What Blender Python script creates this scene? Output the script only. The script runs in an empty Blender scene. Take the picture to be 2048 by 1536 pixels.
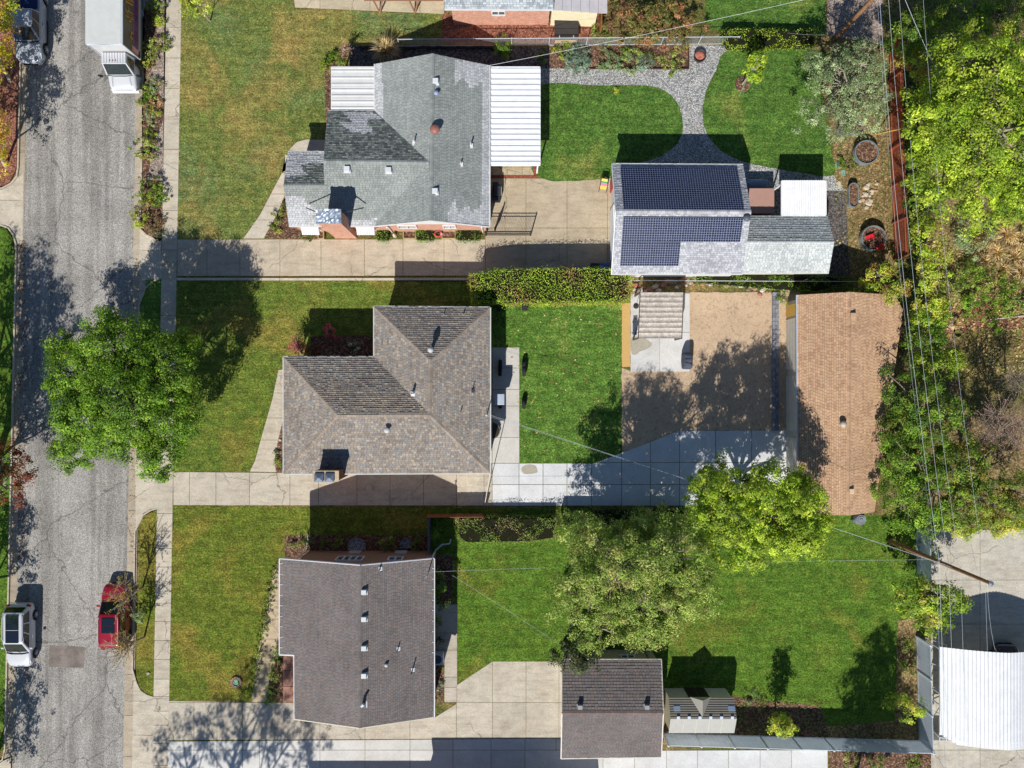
import bpy, math, random
import numpy as np
from mathutils import Vector, Matrix
R = math.radians
scene = bpy.context.scene
COL = scene.collection
H = 57.0      # drone height in metres
S = 28.0      # photo pixels per metre on the ground

def P(px, py, z=0.0):
    k = (H - z) / H / S
    return Vector(((px - 1024) * k, (768 - py) * k, z))
def pix(v):
    k = S * H / (H - v[2])
    return (1024 + v[0] * k, 768 - v[1] * k)
def lin(c):
    c = c / 255.0
    return c / 12.92 if c <= 0.04045 else ((c + 0.055) / 1.055) ** 2.4
def C(r, g, b, k=1.08):
    return (lin(r) * k, lin(g) * k, lin(b) * k)
def mixc(a, b, t):
    return tuple(a[i] * (1 - t) + b[i] * t for i in range(3))
def sc(a, k):
    return tuple(min(1, x * k) for x in a)

# ------------------------------------------------------------------ materials
class NT:
    def __init__(s, name):
        s.m = bpy.data.materials.new(name); s.m.use_nodes = True
        s.t = s.m.node_tree; s.t.nodes.clear()
        s.out = s.t.nodes.new('ShaderNodeOutputMaterial')
    def n(s, typ, props=None, **inp):
        nd = s.t.nodes.new('ShaderNode' + typ)
        for k, v in (props or {}).items(): setattr(nd, k, v)
        for k, v in inp.items():
            key = int(k[1:]) if k[0] == 'i' and k[1:].isdigit() else k.replace('_', ' ')
            sock = nd.inputs[key]
            if isinstance(v, bpy.types.NodeSocket): s.t.links.new(v, sock)
            else:
                if isinstance(v, tuple) and len(v) == 3 and sock.type == 'RGBA': v = (*v, 1)
                sock.default_value = v
        return nd
    def noise(s, vec, scale, detail=3, rough=.6, dist=0):
        return s.n('TexNoise', None, Vector=vec, Scale=scale, Detail=detail, Roughness=rough, Distortion=dist).outputs['Fac']
    def ramp(s, fac, stops):
        nd = s.n('ValToRGB', None, Fac=fac); e = nd.color_ramp.elements
        while len(e) < len(stops): e.new(.5)
        for i, (p, c) in enumerate(stops):
            e[i].position = p; e[i].color = (*c, 1) if isinstance(c, tuple) else (c, c, c, 1)
        return nd.outputs['Color']
    def mix(s, f, a, b, mode='MIX'):
        nd = s.n('Mix', {'data_type': 'RGBA', 'blend_type': mode})
        for i, v in ((0, f), (6, a), (7, b)):
            if isinstance(v, bpy.types.NodeSocket): s.t.links.new(v, nd.inputs[i])
            else: nd.inputs[i].default_value = (*v, 1) if isinstance(v, tuple) else ((v, v, v, 1) if i else v)
        return nd.outputs[2]
    def math(s, op, a, b=0.0, c=0.0):
        return s.n('Math', {'operation': op}, i0=a, i1=b, i2=c).outputs[0]
    def bsdf(s, col, rough=.9, bump=None, bs=.4, bd=.03, **kw):
        nd = s.n('BsdfPrincipled', None, Base_Color=col, Roughness=rough, **kw)
        if bump is not None:
            b = s.n('Bump', None, Strength=bs, Distance=bd, Height=bump)
            s.t.links.new(b.outputs[0], nd.inputs['Normal'])
        return nd.outputs[0]
    def done(s, sh):
        s.t.links.new(sh, s.out.inputs[0]); return s.m
    def pos(s):
        return s.n('NewGeometry').outputs['Position']
    def vscale(s, v, sx, sy, sz=1):
        return s.n('VectorMath', {'operation': 'MULTIPLY'}, i0=v, i1=(sx, sy, sz)).outputs[0]

def attr_mat(name, rough=.85, ns=3.0, amt=.15, fs=14.0, famt=.1, bump=.0, metallic=0.0, spec=.5, coat=0.0, stain=0.0, cracks=False, tr=0.0):
    q = NT(name); p = q.pos()
    a = q.n('Attribute', {'attribute_name': 'Col'}).outputs['Color']
    n1 = q.noise(p, ns, 4, .65); n2 = q.noise(p, fs, 3, .7)
    f1 = q.ramp(n1, [(.38, 1 - amt), (.6, 1 + 0.0)]); f2 = q.ramp(n2, [(.38, 1 - famt * 1.6), (.6, 1.0)])
    c = q.mix(1.0, a, f1, 'MULTIPLY'); c = q.mix(1.0, c, f2, 'MULTIPLY')
    if stain:
        n3 = q.noise(p, .55, 5, .7, .6)
        c = q.mix(q.ramp(n3, [(.46, 0.0), (.7, stain)]), c, q.mix(1.0, c, (.66, .60, .52), 'MULTIPLY'))
    if cracks:
        wob = q.n('VectorMath', {'operation': 'ADD'}, i0=p, i1=q.n('TexNoise', None, Vector=p, Scale=1.1, Detail=5.0).outputs['Color']).outputs[0]
        cr = q.n('TexVoronoi', {'feature': 'DISTANCE_TO_EDGE'}, Vector=wob, Scale=.19).outputs['Distance']
        msk = q.ramp(q.noise(p, .12, 2, .5), [(.48, 0.0), (.52, 1.0)])
        c = q.mix(q.math('MULTIPLY', q.ramp(cr, [(.0, .8), (.006, 0.0)]), msk), c, (.12, .10, .08))
        c = q.mix(1.0, c, q.ramp(q.noise(q.vscale(p, .3, 1.4), 2.2, 4, .7), [(.36, .84), (.52, 1.0)]), 'MULTIPLY')
    kw = dict(Metallic=metallic, Specular_IOR_Level=spec)
    if coat: kw['Coat_Weight'] = coat; kw['Coat_Roughness'] = .05
    b_ = q.bsdf(c, rough, n2 if bump else None, bump, .02, **kw)
    if tr:
        t_ = q.n('BsdfTranslucent', None, Color=c).outputs[0]; ms = q.n('MixShader', None, Fac=tr); q.t.links.new(b_, ms.inputs[1]); q.t.links.new(t_, ms.inputs[2]); return q.done(ms.outputs[0])
    return q.done(b_)

M = {}
M['matte'] = attr_mat('painted_matte', .85, 2.5, .10, 20, .06, spec=.25)
M['rough'] = attr_mat('rough_surface', .95, 4, .28, 16, .2, .5, spec=.15)
M['shingle'] = attr_mat('asphalt_shingle', .95, .45, .15, 24, .14, .4, spec=.12)
M['paint'] = attr_mat('car_paint', .28, 2, .04, 40, .02, coat=.7)
M['metal'] = attr_mat('weathered_metal', .5, 1.6, .08, 18, .05, metallic=.0, spec=.4)
M['vinyl'] = attr_mat('white_vinyl', .5, 1.5, .06, 20, .03, spec=.3, tr=.42)
M['galv'] = attr_mat('galvanised_steel', .45, 3, .25, 18, .1, metallic=.6)
M['concrete'] = attr_mat('cast_concrete', .93, 1.1, .13, 11, .12, .25, spec=.15, stain=.45, cracks=True)
M['newcrete'] = attr_mat('new_concrete', .92, .9, .10, 9, .07, .15, spec=.15, stain=.22)
M['rubber'] = attr_mat('black_rubber', .8, 4, .1, 20, .1, spec=.3)
M['gloss'] = attr_mat('smooth_plastic', .35, 3, .06, 20, .03)
def mk_glass():
    q = NT('tinted_glass'); a = q.n('Attribute', {'attribute_name': 'Col'}).outputs['Color']
    return q.done(q.bsdf(a, .06, Specular_IOR_Level=.7, Coat_Weight=.5, Coat_Roughness=.03))
M['glass'] = mk_glass()
def mk_leaf(name, tr=.35, rough=.55, spec=.35):
    q = NT(name); a = q.n('Attribute', {'attribute_name': 'Col'}).outputs['Color']
    p = q.pos(); n1 = q.noise(p, .9, 3, .6)
    c = q.mix(1.0, a, q.ramp(n1, [(.38, 1.0), (.62, 1.75)]), 'MULTIPLY')
    d = q.bsdf(c, rough, Specular_IOR_Level=spec)
    t = q.n('BsdfTranslucent', None, Color=q.mix(1.0, c, (1.0, 1.1, .5), 'MULTIPLY')).outputs[0]
    ms = q.n('MixShader', None, Fac=tr); q.t.links.new(d, ms.inputs[1]); q.t.links.new(t, ms.inputs[2])
    return q.done(ms.outputs[0])
M['leaf'] = mk_leaf('foliage')
M['bark'] = attr_mat('tree_bark', .95, 5, .35, 18, .25, .6, spec=.1)

def lawn_mat(name, g1, g2, dry, dry_amt, teal=None, seed=0.0):
    q = NT(name); p0 = q.pos()
    p = q.n('VectorMath', {'operation': 'ADD'}, i0=p0, i1=(seed * 13.7, seed * 7.1, 0)).outputs[0]
    big = q.noise(p, .22, 4, .6, .4); med = q.noise(p, .9, 4, .65, .3)
    fine = q.noise(p, 7.5, 5, .75); blade = q.noise(q.vscale(p, 1, .55), 19, 3, .8)
    c = q.mix(q.ramp(med, [(.32, 0.0), (.68, 1.0)]), g1, g2)
    if teal: c = q.mix(q.ramp(q.noise(p, .17, 3, .5), [(.5, 0.0), (.64, .5)]), c, teal)
    c = q.mix(q.ramp(big, [(.60 - dry_amt * .3, 0.0), (.78 - dry_amt * .3, .85)]), c, dry)
    c = q.mix(q.ramp(q.noise(p, 3.2, 5, .75, .6), [(.56 - dry_amt * .18, 0.0), (.74 - dry_amt * .1, .62)]), c, dry)
    strp = q.noise(q.vscale(p, .25, 3.2), 1.0, 2, .5)
    c = q.mix(1.0, c, q.ramp(strp, [(.4, 1.04), (.6, 1.30)]), 'MULTIPLY')
    c = q.mix(1.0, c, q.ramp(q.noise(p, 1.9, 4, .7, .5), [(.4, .78), (.6, 1.22)]), 'MULTIPLY')
    c = q.mix(1.0, c, q.ramp(fine, [(.36, .52), (.5, .95), (.64, 1.6)]), 'MULTIPLY')
    c = q.mix(1.0, c, q.ramp(blade, [(.36, .66), (.64, 1.4)]), 'MULTIPLY')
    h = q.math('ADD', fine, q.math('MULTIPLY', blade, .6))
    return q.done(q.bsdf(c, .9, h, 1.0, .11, Specular_IOR_Level=.12))
G = {}
G['front1'] = lawn_mat('lawn_dry_patched', C(90,108,52), C(114,126,62), C(154,132,76), .46, C(92,118,78), 1)
G['back1'] = lawn_mat('lawn_dense_green', C(68,102,42), C(90,120,50), C(134,136,68), .08, None, 2)
G['front2'] = lawn_mat('lawn_front_mixed', C(82,104,40), C(106,122,48), C(144,126,62), .32, None, 3)
G['back2'] = lawn_mat('lawn_vivid', C(72,106,40), C(96,128,52), C(150,150,78), .1, None, 4)
G['front3'] = lawn_mat('lawn_olive', C(84,102,34), C(104,118,42), C(138,120,56), .38, None, 5)
G['back3'] = lawn_mat('lawn_olive_green', C(72,104,34), C(94,122,42), C(126,118,52), .18, None, 6)
G['wild'] = lawn_mat('wild_grass', C(78,88,40), C(96,104,50), C(138,116,76), .6, None, 7)

def asphalt_mat():
    q = NT('worn_asphalt'); p = q.pos()
    fine = q.noise(p, 15, 5, .8); fine2 = q.noise(p, 30, 2, .8)
    big = q.noise(p, .35, 4, .6); mid = q.noise(p, 7, 3, .9)
    trk = q.noise(q.vscale(p, 1.0, .045), 1.25, 3, .6)
    c = q.mix(q.ramp(fine, [(.36, 0.0), (.64, 1.0)]), C(122,119,115), C(188,183,175))
    c = q.mix(1.0, c, q.ramp(fine2, [(.4, .68), (.6, 1.2)]), 'MULTIPLY')
    c = q.mix(1.0, c, q.ramp(mid, [(.38, .82), (.62, 1.2)]), 'MULTIPLY')
    c = q.mix(1.0, c, q.ramp(trk, [(.40, .74), (.56, 1.03)]), 'MULTIPLY')
    c = q.mix(1.0, c, q.ramp(big, [(.4, .86), (.6, 1.06)]), 'MULTIPLY')
    c = q.mix(1.0, c, q.ramp(q.noise(p, 1.6, 5, .7), [(.3, .7), (.42, 1.0)]), 'MULTIPLY')
    cr = q.n('TexVoronoi', {'feature': 'DISTANCE_TO_EDGE'}, Vector=q.n('VectorMath', {'operation': 'ADD'}, i0=p, i1=q.n('TexNoise', None, Vector=p, Scale=1.3, Detail=4.0).outputs['Color']).outputs[0], Scale=.16).outputs['Distance']
    c = q.mix(q.ramp(cr, [(.0, .75), (.009, 0.0)]), c, (.09, .085, .08))
    return q.done(q.bsdf(c, .92, fine, .6, .02, Specular_IOR_Level=.15))
G['asphalt'] = asphalt_mat()
def grain_mat(name, cols, scale=9, bump=.8, big=(.85, 1.1)):
    q = NT(name); p = q.pos()
    v = q.n('TexVoronoi', {'feature': 'F1'}, Vector=p, Scale=scale)
    sep = q.n('SeparateColor', None, Color=v.outputs['Color'])
    st = [(i / max(1, len(cols) - 1) * .8 + .1, c) for i, c in enumerate(cols)]
    c = q.ramp(sep.outputs[0], st)
    c = q.mix(1.0, c, q.ramp(v.outputs['Distance'], [(.15, 1.1), (.75, .45)]), 'MULTIPLY')
    c = q.mix(1.0, c, q.ramp(q.noise(p, .8, 4, .6), [(.3, big[0]), (.7, big[1])]), 'MULTIPLY')
    inv = q.math('SUBTRACT', 1.0, v.outputs['Distance'])
    return q.done(q.bsdf(c, .95, inv, bump, .04, Specular_IOR_Level=.12))
G['gravel'] = grain_mat('grey_gravel', [C(140,141,142), C(184,184,182), C(222,221,216), C(170,167,162)], 13)
G['pinkgravel'] = grain_mat('pink_gravel', [C(165,145,132), C(205,188,174), C(150,132,120)], 12)
G['mulch'] = grain_mat('bark_mulch', [C(92,70,56), C(136,104,84), C(112,86,70), C(170,136,112)], 10)
G['redmulch'] = grain_mat('red_mulch', [C(130,84,68), C(184,130,108), C(150,100,80)], 10)
G['river'] = grain_mat('river_rock', [C(84,80,80), C(130,122,118), C(106,100,97)], 8)
G['brush'] = grain_mat('dry_brush_ground', [C(142,120,82), C(186,160,114), C(122,116,66), C(166,136,102)], 8, big=(.65, 1.15))
def dirt_mat():
    q = NT('raked_dirt'); p = q.pos()
    c = q.mix(q.noise(p, .6, 5, .6), C(182,156,128), C(214,188,158))
    f = q.noise(q.vscale(p, 1, 1.8), 8, 5, .8); f2 = q.noise(p, 3, 5, .7, 1.5)
    c = q.mix(1.0, c, q.ramp(f, [(.3, .72), (.65, 1.08)]), 'MULTIPLY')
    c = q.mix(1.0, c, q.ramp(f2, [(.36, .7), (.5, 1.03)]), 'MULTIPLY')
    return q.done(q.bsdf(c, .96, f, .7, .05, Specular_IOR_Level=.1))
G['dirt'] = dirt_mat()
def straw_mat():
    q = NT('straw_mat'); p = q.pos()
    f = q.noise(q.vscale(p, .5, 2.2), 9, 4, .8)
    c = q.mix(f, C(176,134,70), C(226,192,130))
    return q.done(q.bsdf(c, .95, f, .8, .04, Specular_IOR_Level=.1))
G['straw'] = straw_mat()
def brick_mat():
    q = NT('red_brick'); uv = q.n('UVMap').outputs[0]
    b = q.n('TexBrick', None, Vector=uv, Color1=C(184,110,86), Color2=C(212,150,122), Mortar=C(206,190,172), Scale=1.0, Mortar_Size=.008, Brick_Width=.21, Row_Height=.075)
    c = q.mix(1.0, b.outputs['Color'], q.ramp(q.noise(q.pos(), 3, 4, .7), [(.3, .8), (.7, 1.08)]), 'MULTIPLY')
    return q.done(q.bsdf(c, .9, b.outputs['Fac'], -.4, .01))
G['brick'] = brick_mat()
def solar_mat():
    q = NT('solar_cells'); uv = q.n('UVMap').outputs[0]
    s = q.n('SeparateXYZ', None, Vector=uv)
    fx = q.math('FRACT', s.outputs[0]); fy = q.math('FRACT', s.outputs[1])
    ex = q.math('ABSOLUTE', q.math('SUBTRACT', fx, .5)); ey = q.math('ABSOLUTE', q.math('SUBTRACT', fy, .5))
    e = q.math('MAXIMUM', ex, ey); line = q.math('GREATER_THAN', e, .463)
    cx = q.math('FLOOR', s.outputs[0]); cy = q.math('FLOOR', s.outputs[1])
    wn = q.n('TexWhiteNoise', {'noise_dimensions': '2D'}, Vector=q.n('CombineXYZ', None, X=cx, Y=cy).outputs[0]).outputs['Value']
    c0 = q.mix(wn, C(12,20,52), C(28,38,74))
    c = q.mix(line, c0, C(172,182,200))
    return q.done(q.bsdf(c, .3, Specular_IOR_Level=.3))
G['solar'] = solar_mat()

# ------------------------------------------------------------------ object helpers
def tag(o, label=None, cat=None, group=None, kind=None):
    if label: o['label'] = label
    if cat: o['category'] = cat
    if group: o['group'] = group
    if kind: o['kind'] = kind
    return o
def thing(name, label, cat, loc=(0, 0, 0), rotz=0, group=None):
    o = bpy.data.objects.new(name, None); COL.objects.link(o)
    o.location = loc; o.rotation_euler = (0, 0, rotz); o.empty_display_size = .3
    return tag(o, label, cat, group)
def copy_tree(o, parent=None):
    c = o.copy(); COL.objects.link(c)
    if parent is not None: c.parent = parent
    for ch in list(o.children): copy_tree(ch, c)
    return c

class MB:
    def __init__(s, col=(.5, .5, .5)):
        s.v = []; s.f = []; s.c = []; s.uv = []; s.col = col; s.has_uv = False
    def poly(s, pts, col=None, uv=None):
        b = len(s.v); s.v += [tuple(p) for p in pts]; s.f.append(tuple(range(b, b + len(pts))))
        s.c.append(col or s.col); s.uv.append(uv)
        if uv: s.has_uv = True
    def box(s, x0, y0, z0, x1, y1, z1, col=None):
        s.hexa([(x0,y0,z0),(x1,y0,z0),(x1,y1,z0),(x0,y1,z0),(x0,y0,z1),(x1,y0,z1),(x1,y1,z1),(x0,y1,z1)], col)
    def hexa(s, p, col=None):
        b = len(s.v); s.v += [tuple(q) for q in p]
        for f in ((0,3,2,1),(4,5,6,7),(0,1,5,4),(1,2,6,5),(2,3,7,6),(3,0,4,7)):
            s.f.append(tuple(b + i for i in f)); s.c.append(col or s.col); s.uv.append(None)
    def obox(s, c, sx, sy, sz, rz=0, col=None, ry=0, rx=0):
        m = Matrix.Translation(Vector(c)) @ Matrix.Rotation(rz, 4, 'Z') @ Matrix.Rotation(ry, 4, 'Y') @ Matrix.Rotation(rx, 4, 'X')
        q = [m @ Vector((x*sx/2, y*sy/2, z*sz/2)) for z in (-1, 1) for (x, y) in ((-1,-1),(1,-1),(1,1),(-1,1))]
        s.hexa(q, col)
    def prism(s, pts, z0, z1, col=None, bottom=True):
        n = len(pts); b = len(s.v)
        s.v += [(p[0], p[1], z0) for p in pts] + [(p[0], p[1], z1) for p in pts]
        fs = [tuple(b + n + i for i in range(n))] + ([tuple(b + n - 1 - i for i in range(n))] if bottom else [])
        fs += [(b+i, b+(i+1) % n, b+n+(i+1) % n, b+n+i) for i in range(n)]
        for f in fs: s.f.append(f); s.c.append(col or s.col); s.uv.append(None)
    def beam(s, p, q, w, h, col=None):
        p = Vector(p); q = Vector(q); d = (q - p)
        if d.length < 1e-6: return
        d.normalize(); sd = d.cross(Vector((0, 0, 1)))
        if sd.length < 1e-4: sd = Vector((1, 0, 0))
        sd.normalize(); up = sd.cross(d)
        a = sd * w / 2; u = up * h / 2
        s.hexa([p-a-u, p+a-u, q+a-u, q-a-u, p-a+u, p+a+u, q+a+u, q-a+u], col)
    def tube(s, pts, rad, n=6, col=None, cap=True):
        pts = [Vector(p) for p in pts]
        if not isinstance(rad, (list, tuple)): rad = [rad] * len(pts)
        b = len(s.v); ref = None
        for i, p in enumerate(pts):
            d = (pts[min(i+1, len(pts)-1)] - pts[max(i-1, 0)])
            if d.length < 1e-6: d = Vector((0, 0, 1))
            d.normalize()
            if ref is None:
                ref = Vector((1, 0, 0)) if abs(d.x) < .8 else Vector((0, 1, 0))
            a = d.cross(ref)
            if a.length < 1e-4: a = d.cross(Vector((0, 1, 0)))
            a.normalize(); c2 = a.cross(d)
            ref = -c2 if False else ref
            for k in range(n):
                t = 2 * math.pi * k / n
                s.v.append(tuple(p + (a * math.cos(t) + c2 * math.sin(t)) * rad[i]))
        for i in range(len(pts) - 1):
            for k in range(n):
                s.f.append((b+i*n+k, b+i*n+(k+1) % n, b+(i+1)*n+(k+1) % n, b+(i+1)*n+k)); s.c.append(col or s.col); s.uv.append(None)
        if cap:
            s.f.append(tuple(b + k for k in range(n))[::-1]); s.c.append(col or s.col); s.uv.append(None)
            e = b + (len(pts)-1)*n
            s.f.append(tuple(e + k for k in range(n))); s.c.append(col or s.col); s.uv.append(None)
    def lathe(s, prof, c, n=24, col=None, cols=None, sx=1.0, sy=1.0):
        b = len(s.v)
        for (r, z) in prof:
            for k in range(n):
                t = 2 * math.pi * k / n
                s.v.append((c[0] + r * sx * math.cos(t), c[1] + r * sy * math.sin(t), c[2] + z))
        for i in range(len(prof) - 1):
            for k in range(n):
                s.f.append((b+i*n+k, b+i*n+(k+1) % n, b+(i+1)*n+(k+1) % n, b+(i+1)*n+k))
                s.c.append((cols[i] if cols else None) or col or s.col); s.uv.append(None)
        if prof[-1][0] > 1e-4:
            s.f.append(tuple(b + (len(prof)-1)*n + k for k in range(n))); s.c.append((cols[-1] if cols else None) or col or s.col); s.uv.append(None)
    def loft(s, rings, col=None, caps=True, closed=True):
        n = len(rings[0]); b = len(s.v)
        for r in rings: s.v += [tuple(p) for p in r]
        for i in range(len(rings) - 1):
            for k in range(n if closed else n - 1):
                s.f.append((b+i*n+k, b+i*n+(k+1) % n, b+(i+1)*n+(k+1) % n, b+(i+1)*n+k)); s.c.append(col or s.col); s.uv.append(None)
        if caps:
            s.f.append(tuple(b + n - 1 - k for k in range(n))); s.c.append(col or s.col); s.uv.append(None)
            s.f.append(tuple(b + (len(rings)-1)*n + k for k in range(n))); s.c.append(col or s.col); s.uv.append(None)
    def wall_quad(s, a, b, z0, z1, col=None, z1b=None):
        a = Vector(a); b = Vector(b); L = (Vector((b.x, b.y)) - Vector((a.x, a.y))).length
        z1b = z1 if z1b is None else z1b
        s.poly([(a.x,a.y,z0),(b.x,b.y,z0),(b.x,b.y,z1b),(a.x,a.y,z1)], col, [(0,z0),(L,z0),(L,z1b),(0,z1)])
    def build(s, name, mat, parent=None, smooth=False, bevel=0, sub=0, origin=None, local=False):
        me = bpy.data.meshes.new(name)
        v = np.array(s.v, dtype=np.float32).reshape(-1, 3)
        if origin is None:
            if parent is not None: origin = (0, 0, 0) if local else wloc(parent)
            elif len(v): origin = ((v[:,0].min()+v[:,0].max())/2, (v[:,1].min()+v[:,1].max())/2, float(v[:,2].min()))
            else: origin = (0, 0, 0)
        v = v - np.array(origin, dtype=np.float32)
        me.from_pydata(v.tolist(), [], s.f)
        ca = me.attributes.new('Col', 'FLOAT_COLOR', 'FACE')
        arr = np.ones((len(s.f), 4), dtype=np.float32); arr[:, :3] = np.array(s.c, dtype=np.float32).reshape(-1, 3)
        ca.data.foreach_set('color', arr.ravel())
        if s.has_uv:
            uvl = me.uv_layers.new(name='UVMap'); uu = np.zeros((len(me.loops), 2), dtype=np.float32); k = 0
            for f, u in zip(s.f, s.uv):
                if u:
                    for j, q in enumerate(u): uu[k + j] = q
                k += len(f)
            uvl.data.foreach_set('uv', uu.ravel())
        me.materials.append(mat)
        if smooth: me.polygons.foreach_set('use_smooth', [True] * len(me.polygons))
        me.update()
        o = bpy.data.objects.new(name, me); COL.objects.link(o)
        if parent is not None: o.parent = parent
        else: o.location = origin
        if bevel:
            b = o.modifiers.new('bevel', 'BEVEL'); b.width = bevel; b.segments = 2; b.limit_method = 'ANGLE'; b.angle_limit = R(40)
        if sub:
            b = o.modifiers.new('sub', 'SUBSURF'); b.levels = sub; b.render_levels = sub
        return o
def wloc(o):
    v = Vector((0, 0, 0))
    while o is not None: v = v + Vector(o.location); o = o.parent
    return v

# ------------------------------------------------------------------ 2D polygon tools
def clip_half(poly, a, b, c):     # keep a*x+b*y<=c ; points are tuples (x,y,...)
    out = []; n = len(poly)
    for i in range(n):
        p, q = poly[i], poly[(i+1) % n]
        dp = a*p[0] + b*p[1] - c; dq = a*q[0] + b*q[1] - c
        if dp <= 0: out.append(p)
        if dp * dq < 0:
            t = dp / (dp - dq); out.append(tuple(p[k] + (q[k]-p[k])*t for k in range(len(p))))
    return out
def clip_convex(poly, conv):       # conv counter-clockwise
    n = len(conv)
    for i in range(n):
        x0, y0 = conv[i]; x1, y1 = conv[(i+1) % n]
        a, b = (y1 - y0), -(x1 - x0)
        poly = clip_half(poly, a, b, a*x0 + b*y0)
        if len(poly) < 3: return []
    return poly
def area2(p): return sum(p[i][0]*p[(i+1) % len(p)][1] - p[(i+1) % len(p)][0]*p[i][1] for i in range(len(p)))
def inpoly(x, y, poly):
    r = False; n = len(poly); j = n - 1
    for i in range(n):
        xi, yi = poly[i]; xj, yj = poly[j]
        if (yi > y) != (yj > y) and x < (xj-xi)*(y-yi)/(yj-yi)+xi: r = not r
        j = i
    return r
def smooth_pts(pts, closed=True, k=6):
    out = []; n = len(pts)
    for i in range(n if closed else n-1):
        p0, p1, p2, p3 = [pts[(i+j) % n] if closed else pts[max(0, min(n-1, i+j))] for j in (-1, 0, 1, 2)]
        for t in range(k):
            t = t / k
            out.append(tuple(.5*((2*p1[d]) + (-p0[d]+p2[d])*t + (2*p0[d]-5*p1[d]+4*p2[d]-p3[d])*t*t + (-p0[d]+3*p1[d]-3*p2[d]+p3[d])*t**3) for d in (0, 1)))
    if not closed: out.append(tuple(pts[-1][:2]))
    return out
from mathutils.geometry import tessellate_polygon
def sheet(name, pts, z, mat, kind='structure', jit=0.0, col=(.5, .48, .44), skirt=None, label=None, smooth=False, px=True):
    if smooth: pts = smooth_pts(pts)
    w = [P(a, b, 0).xy if px else Vector((a, b)) for a, b in pts]
    if jit:
        rr = random.Random(sum(map(ord, name)) + len(pts)); o = []
        for i in range(len(w)):
            p, q = w[i], w[(i+1) % len(w)]; L = (q-p).length; m = max(1, int(L / .35))
            nrm = Vector((-(q-p).y, (q-p).x)) / max(L, 1e-6)
            for t in range(m): o.append(p + (q-p)*(t/m) + nrm*rr.uniform(-jit, jit))
        w = o
    tris = tessellate_polygon([[Vector((p.x, p.y, 0)) for p in w]])
    me = bpy.data.meshes.new(name); vs = [(p.x, p.y, 0) for p in w]; fs = []
    for t in tris:
        a, b, c = (w[i] for i in t)
        if (b-a).cross(c-a) < 0: t = (t[0], t[2], t[1])
        fs.append(tuple(t))
    if skirt is not None:
        n = len(w); ccw = area2([(p.x, p.y) for p in w]) > 0
        vs += [(p.x, p.y, skirt - z) for p in w]
        fs += [((i, n+i, n+(i+1) % n, (i+1) % n) if ccw else (i, (i+1) % n, n+(i+1) % n, n+i)) for i in range(n)]
    me.from_pydata(vs, [], fs); me.materials.append(mat); me.update()
    ca = me.attributes.new('Col', 'FLOAT_COLOR', 'FACE')
    ca.data.foreach_set('color', [*col, 1] * len(fs))
    o = bpy.data.objects.new(name, me); COL.objects.link(o); o.location = (0, 0, z)
    return tag(o, label, None, None, kind)
_rs = random.Random(5)
def slabs(name, pts, z, cols, xc=(), yc=(), gap=.028, mat='concrete', thick=.05, zf=None):
    """concrete cast in slabs: xc / yc are joint positions in photo pixels on the ground"""
    w = [tuple(P(a, b, 0).xy) for a, b in pts]
    X = [-1e3] + sorted((x-1024)/S for x in xc) + [1e3]; Y = [-1e3] + sorted((768-y)/S for y in yc) + [1e3]
    m = MB(cols)
    for i in range(len(X)-1):
        for j in range(len(Y)-1):
            g = gap/2; q = w
            q = clip_half(q, 1, 0, X[i+1]-g); q = clip_half(q, -1, 0, -(X[i]+g)) if len(q) > 2 else q
            q = clip_half(q, 0, 1, Y[j+1]-g) if len(q) > 2 else q; q = clip_half(q, 0, -1, -(Y[j]+g)) if len(q) > 2 else q
            if len(q) < 3 or abs(area2(q)) < .02: continue
            if area2(q) < 0: q = q[::-1]
            c = sc(cols, _rs.uniform(.93, 1.05)); b = len(m.v)
            tr = tessellate_polygon([[Vector((p[0], p[1], 0)) for p in q]])
            zz = [(zf(p) if zf else z) for p in q]
            m.v += [(p[0], p[1], h) for p, h in zip(q, zz)] + [(p[0], p[1], h - thick) for p, h in zip(q, zz)]
            for t in tr:
                a_, b_, c_ = (Vector(q[k]) for k in t)
                if (b_-a_).cross(c_-a_) < 0: t = (t[0], t[2], t[1])
                m.f.append(tuple(b + k for k in t)); m.c.append(c); m.uv.append(None)
            n = len(q)
            for k in range(n): m.f.append((b+k, b+n+k, b+n+(k+1) % n, b+(k+1) % n)); m.c.append(sc(c, .6)); m.uv.append(None)
    o = m.build(name, M[mat], origin=(0, 0, 0)); return tag(o, kind='structure')

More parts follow.
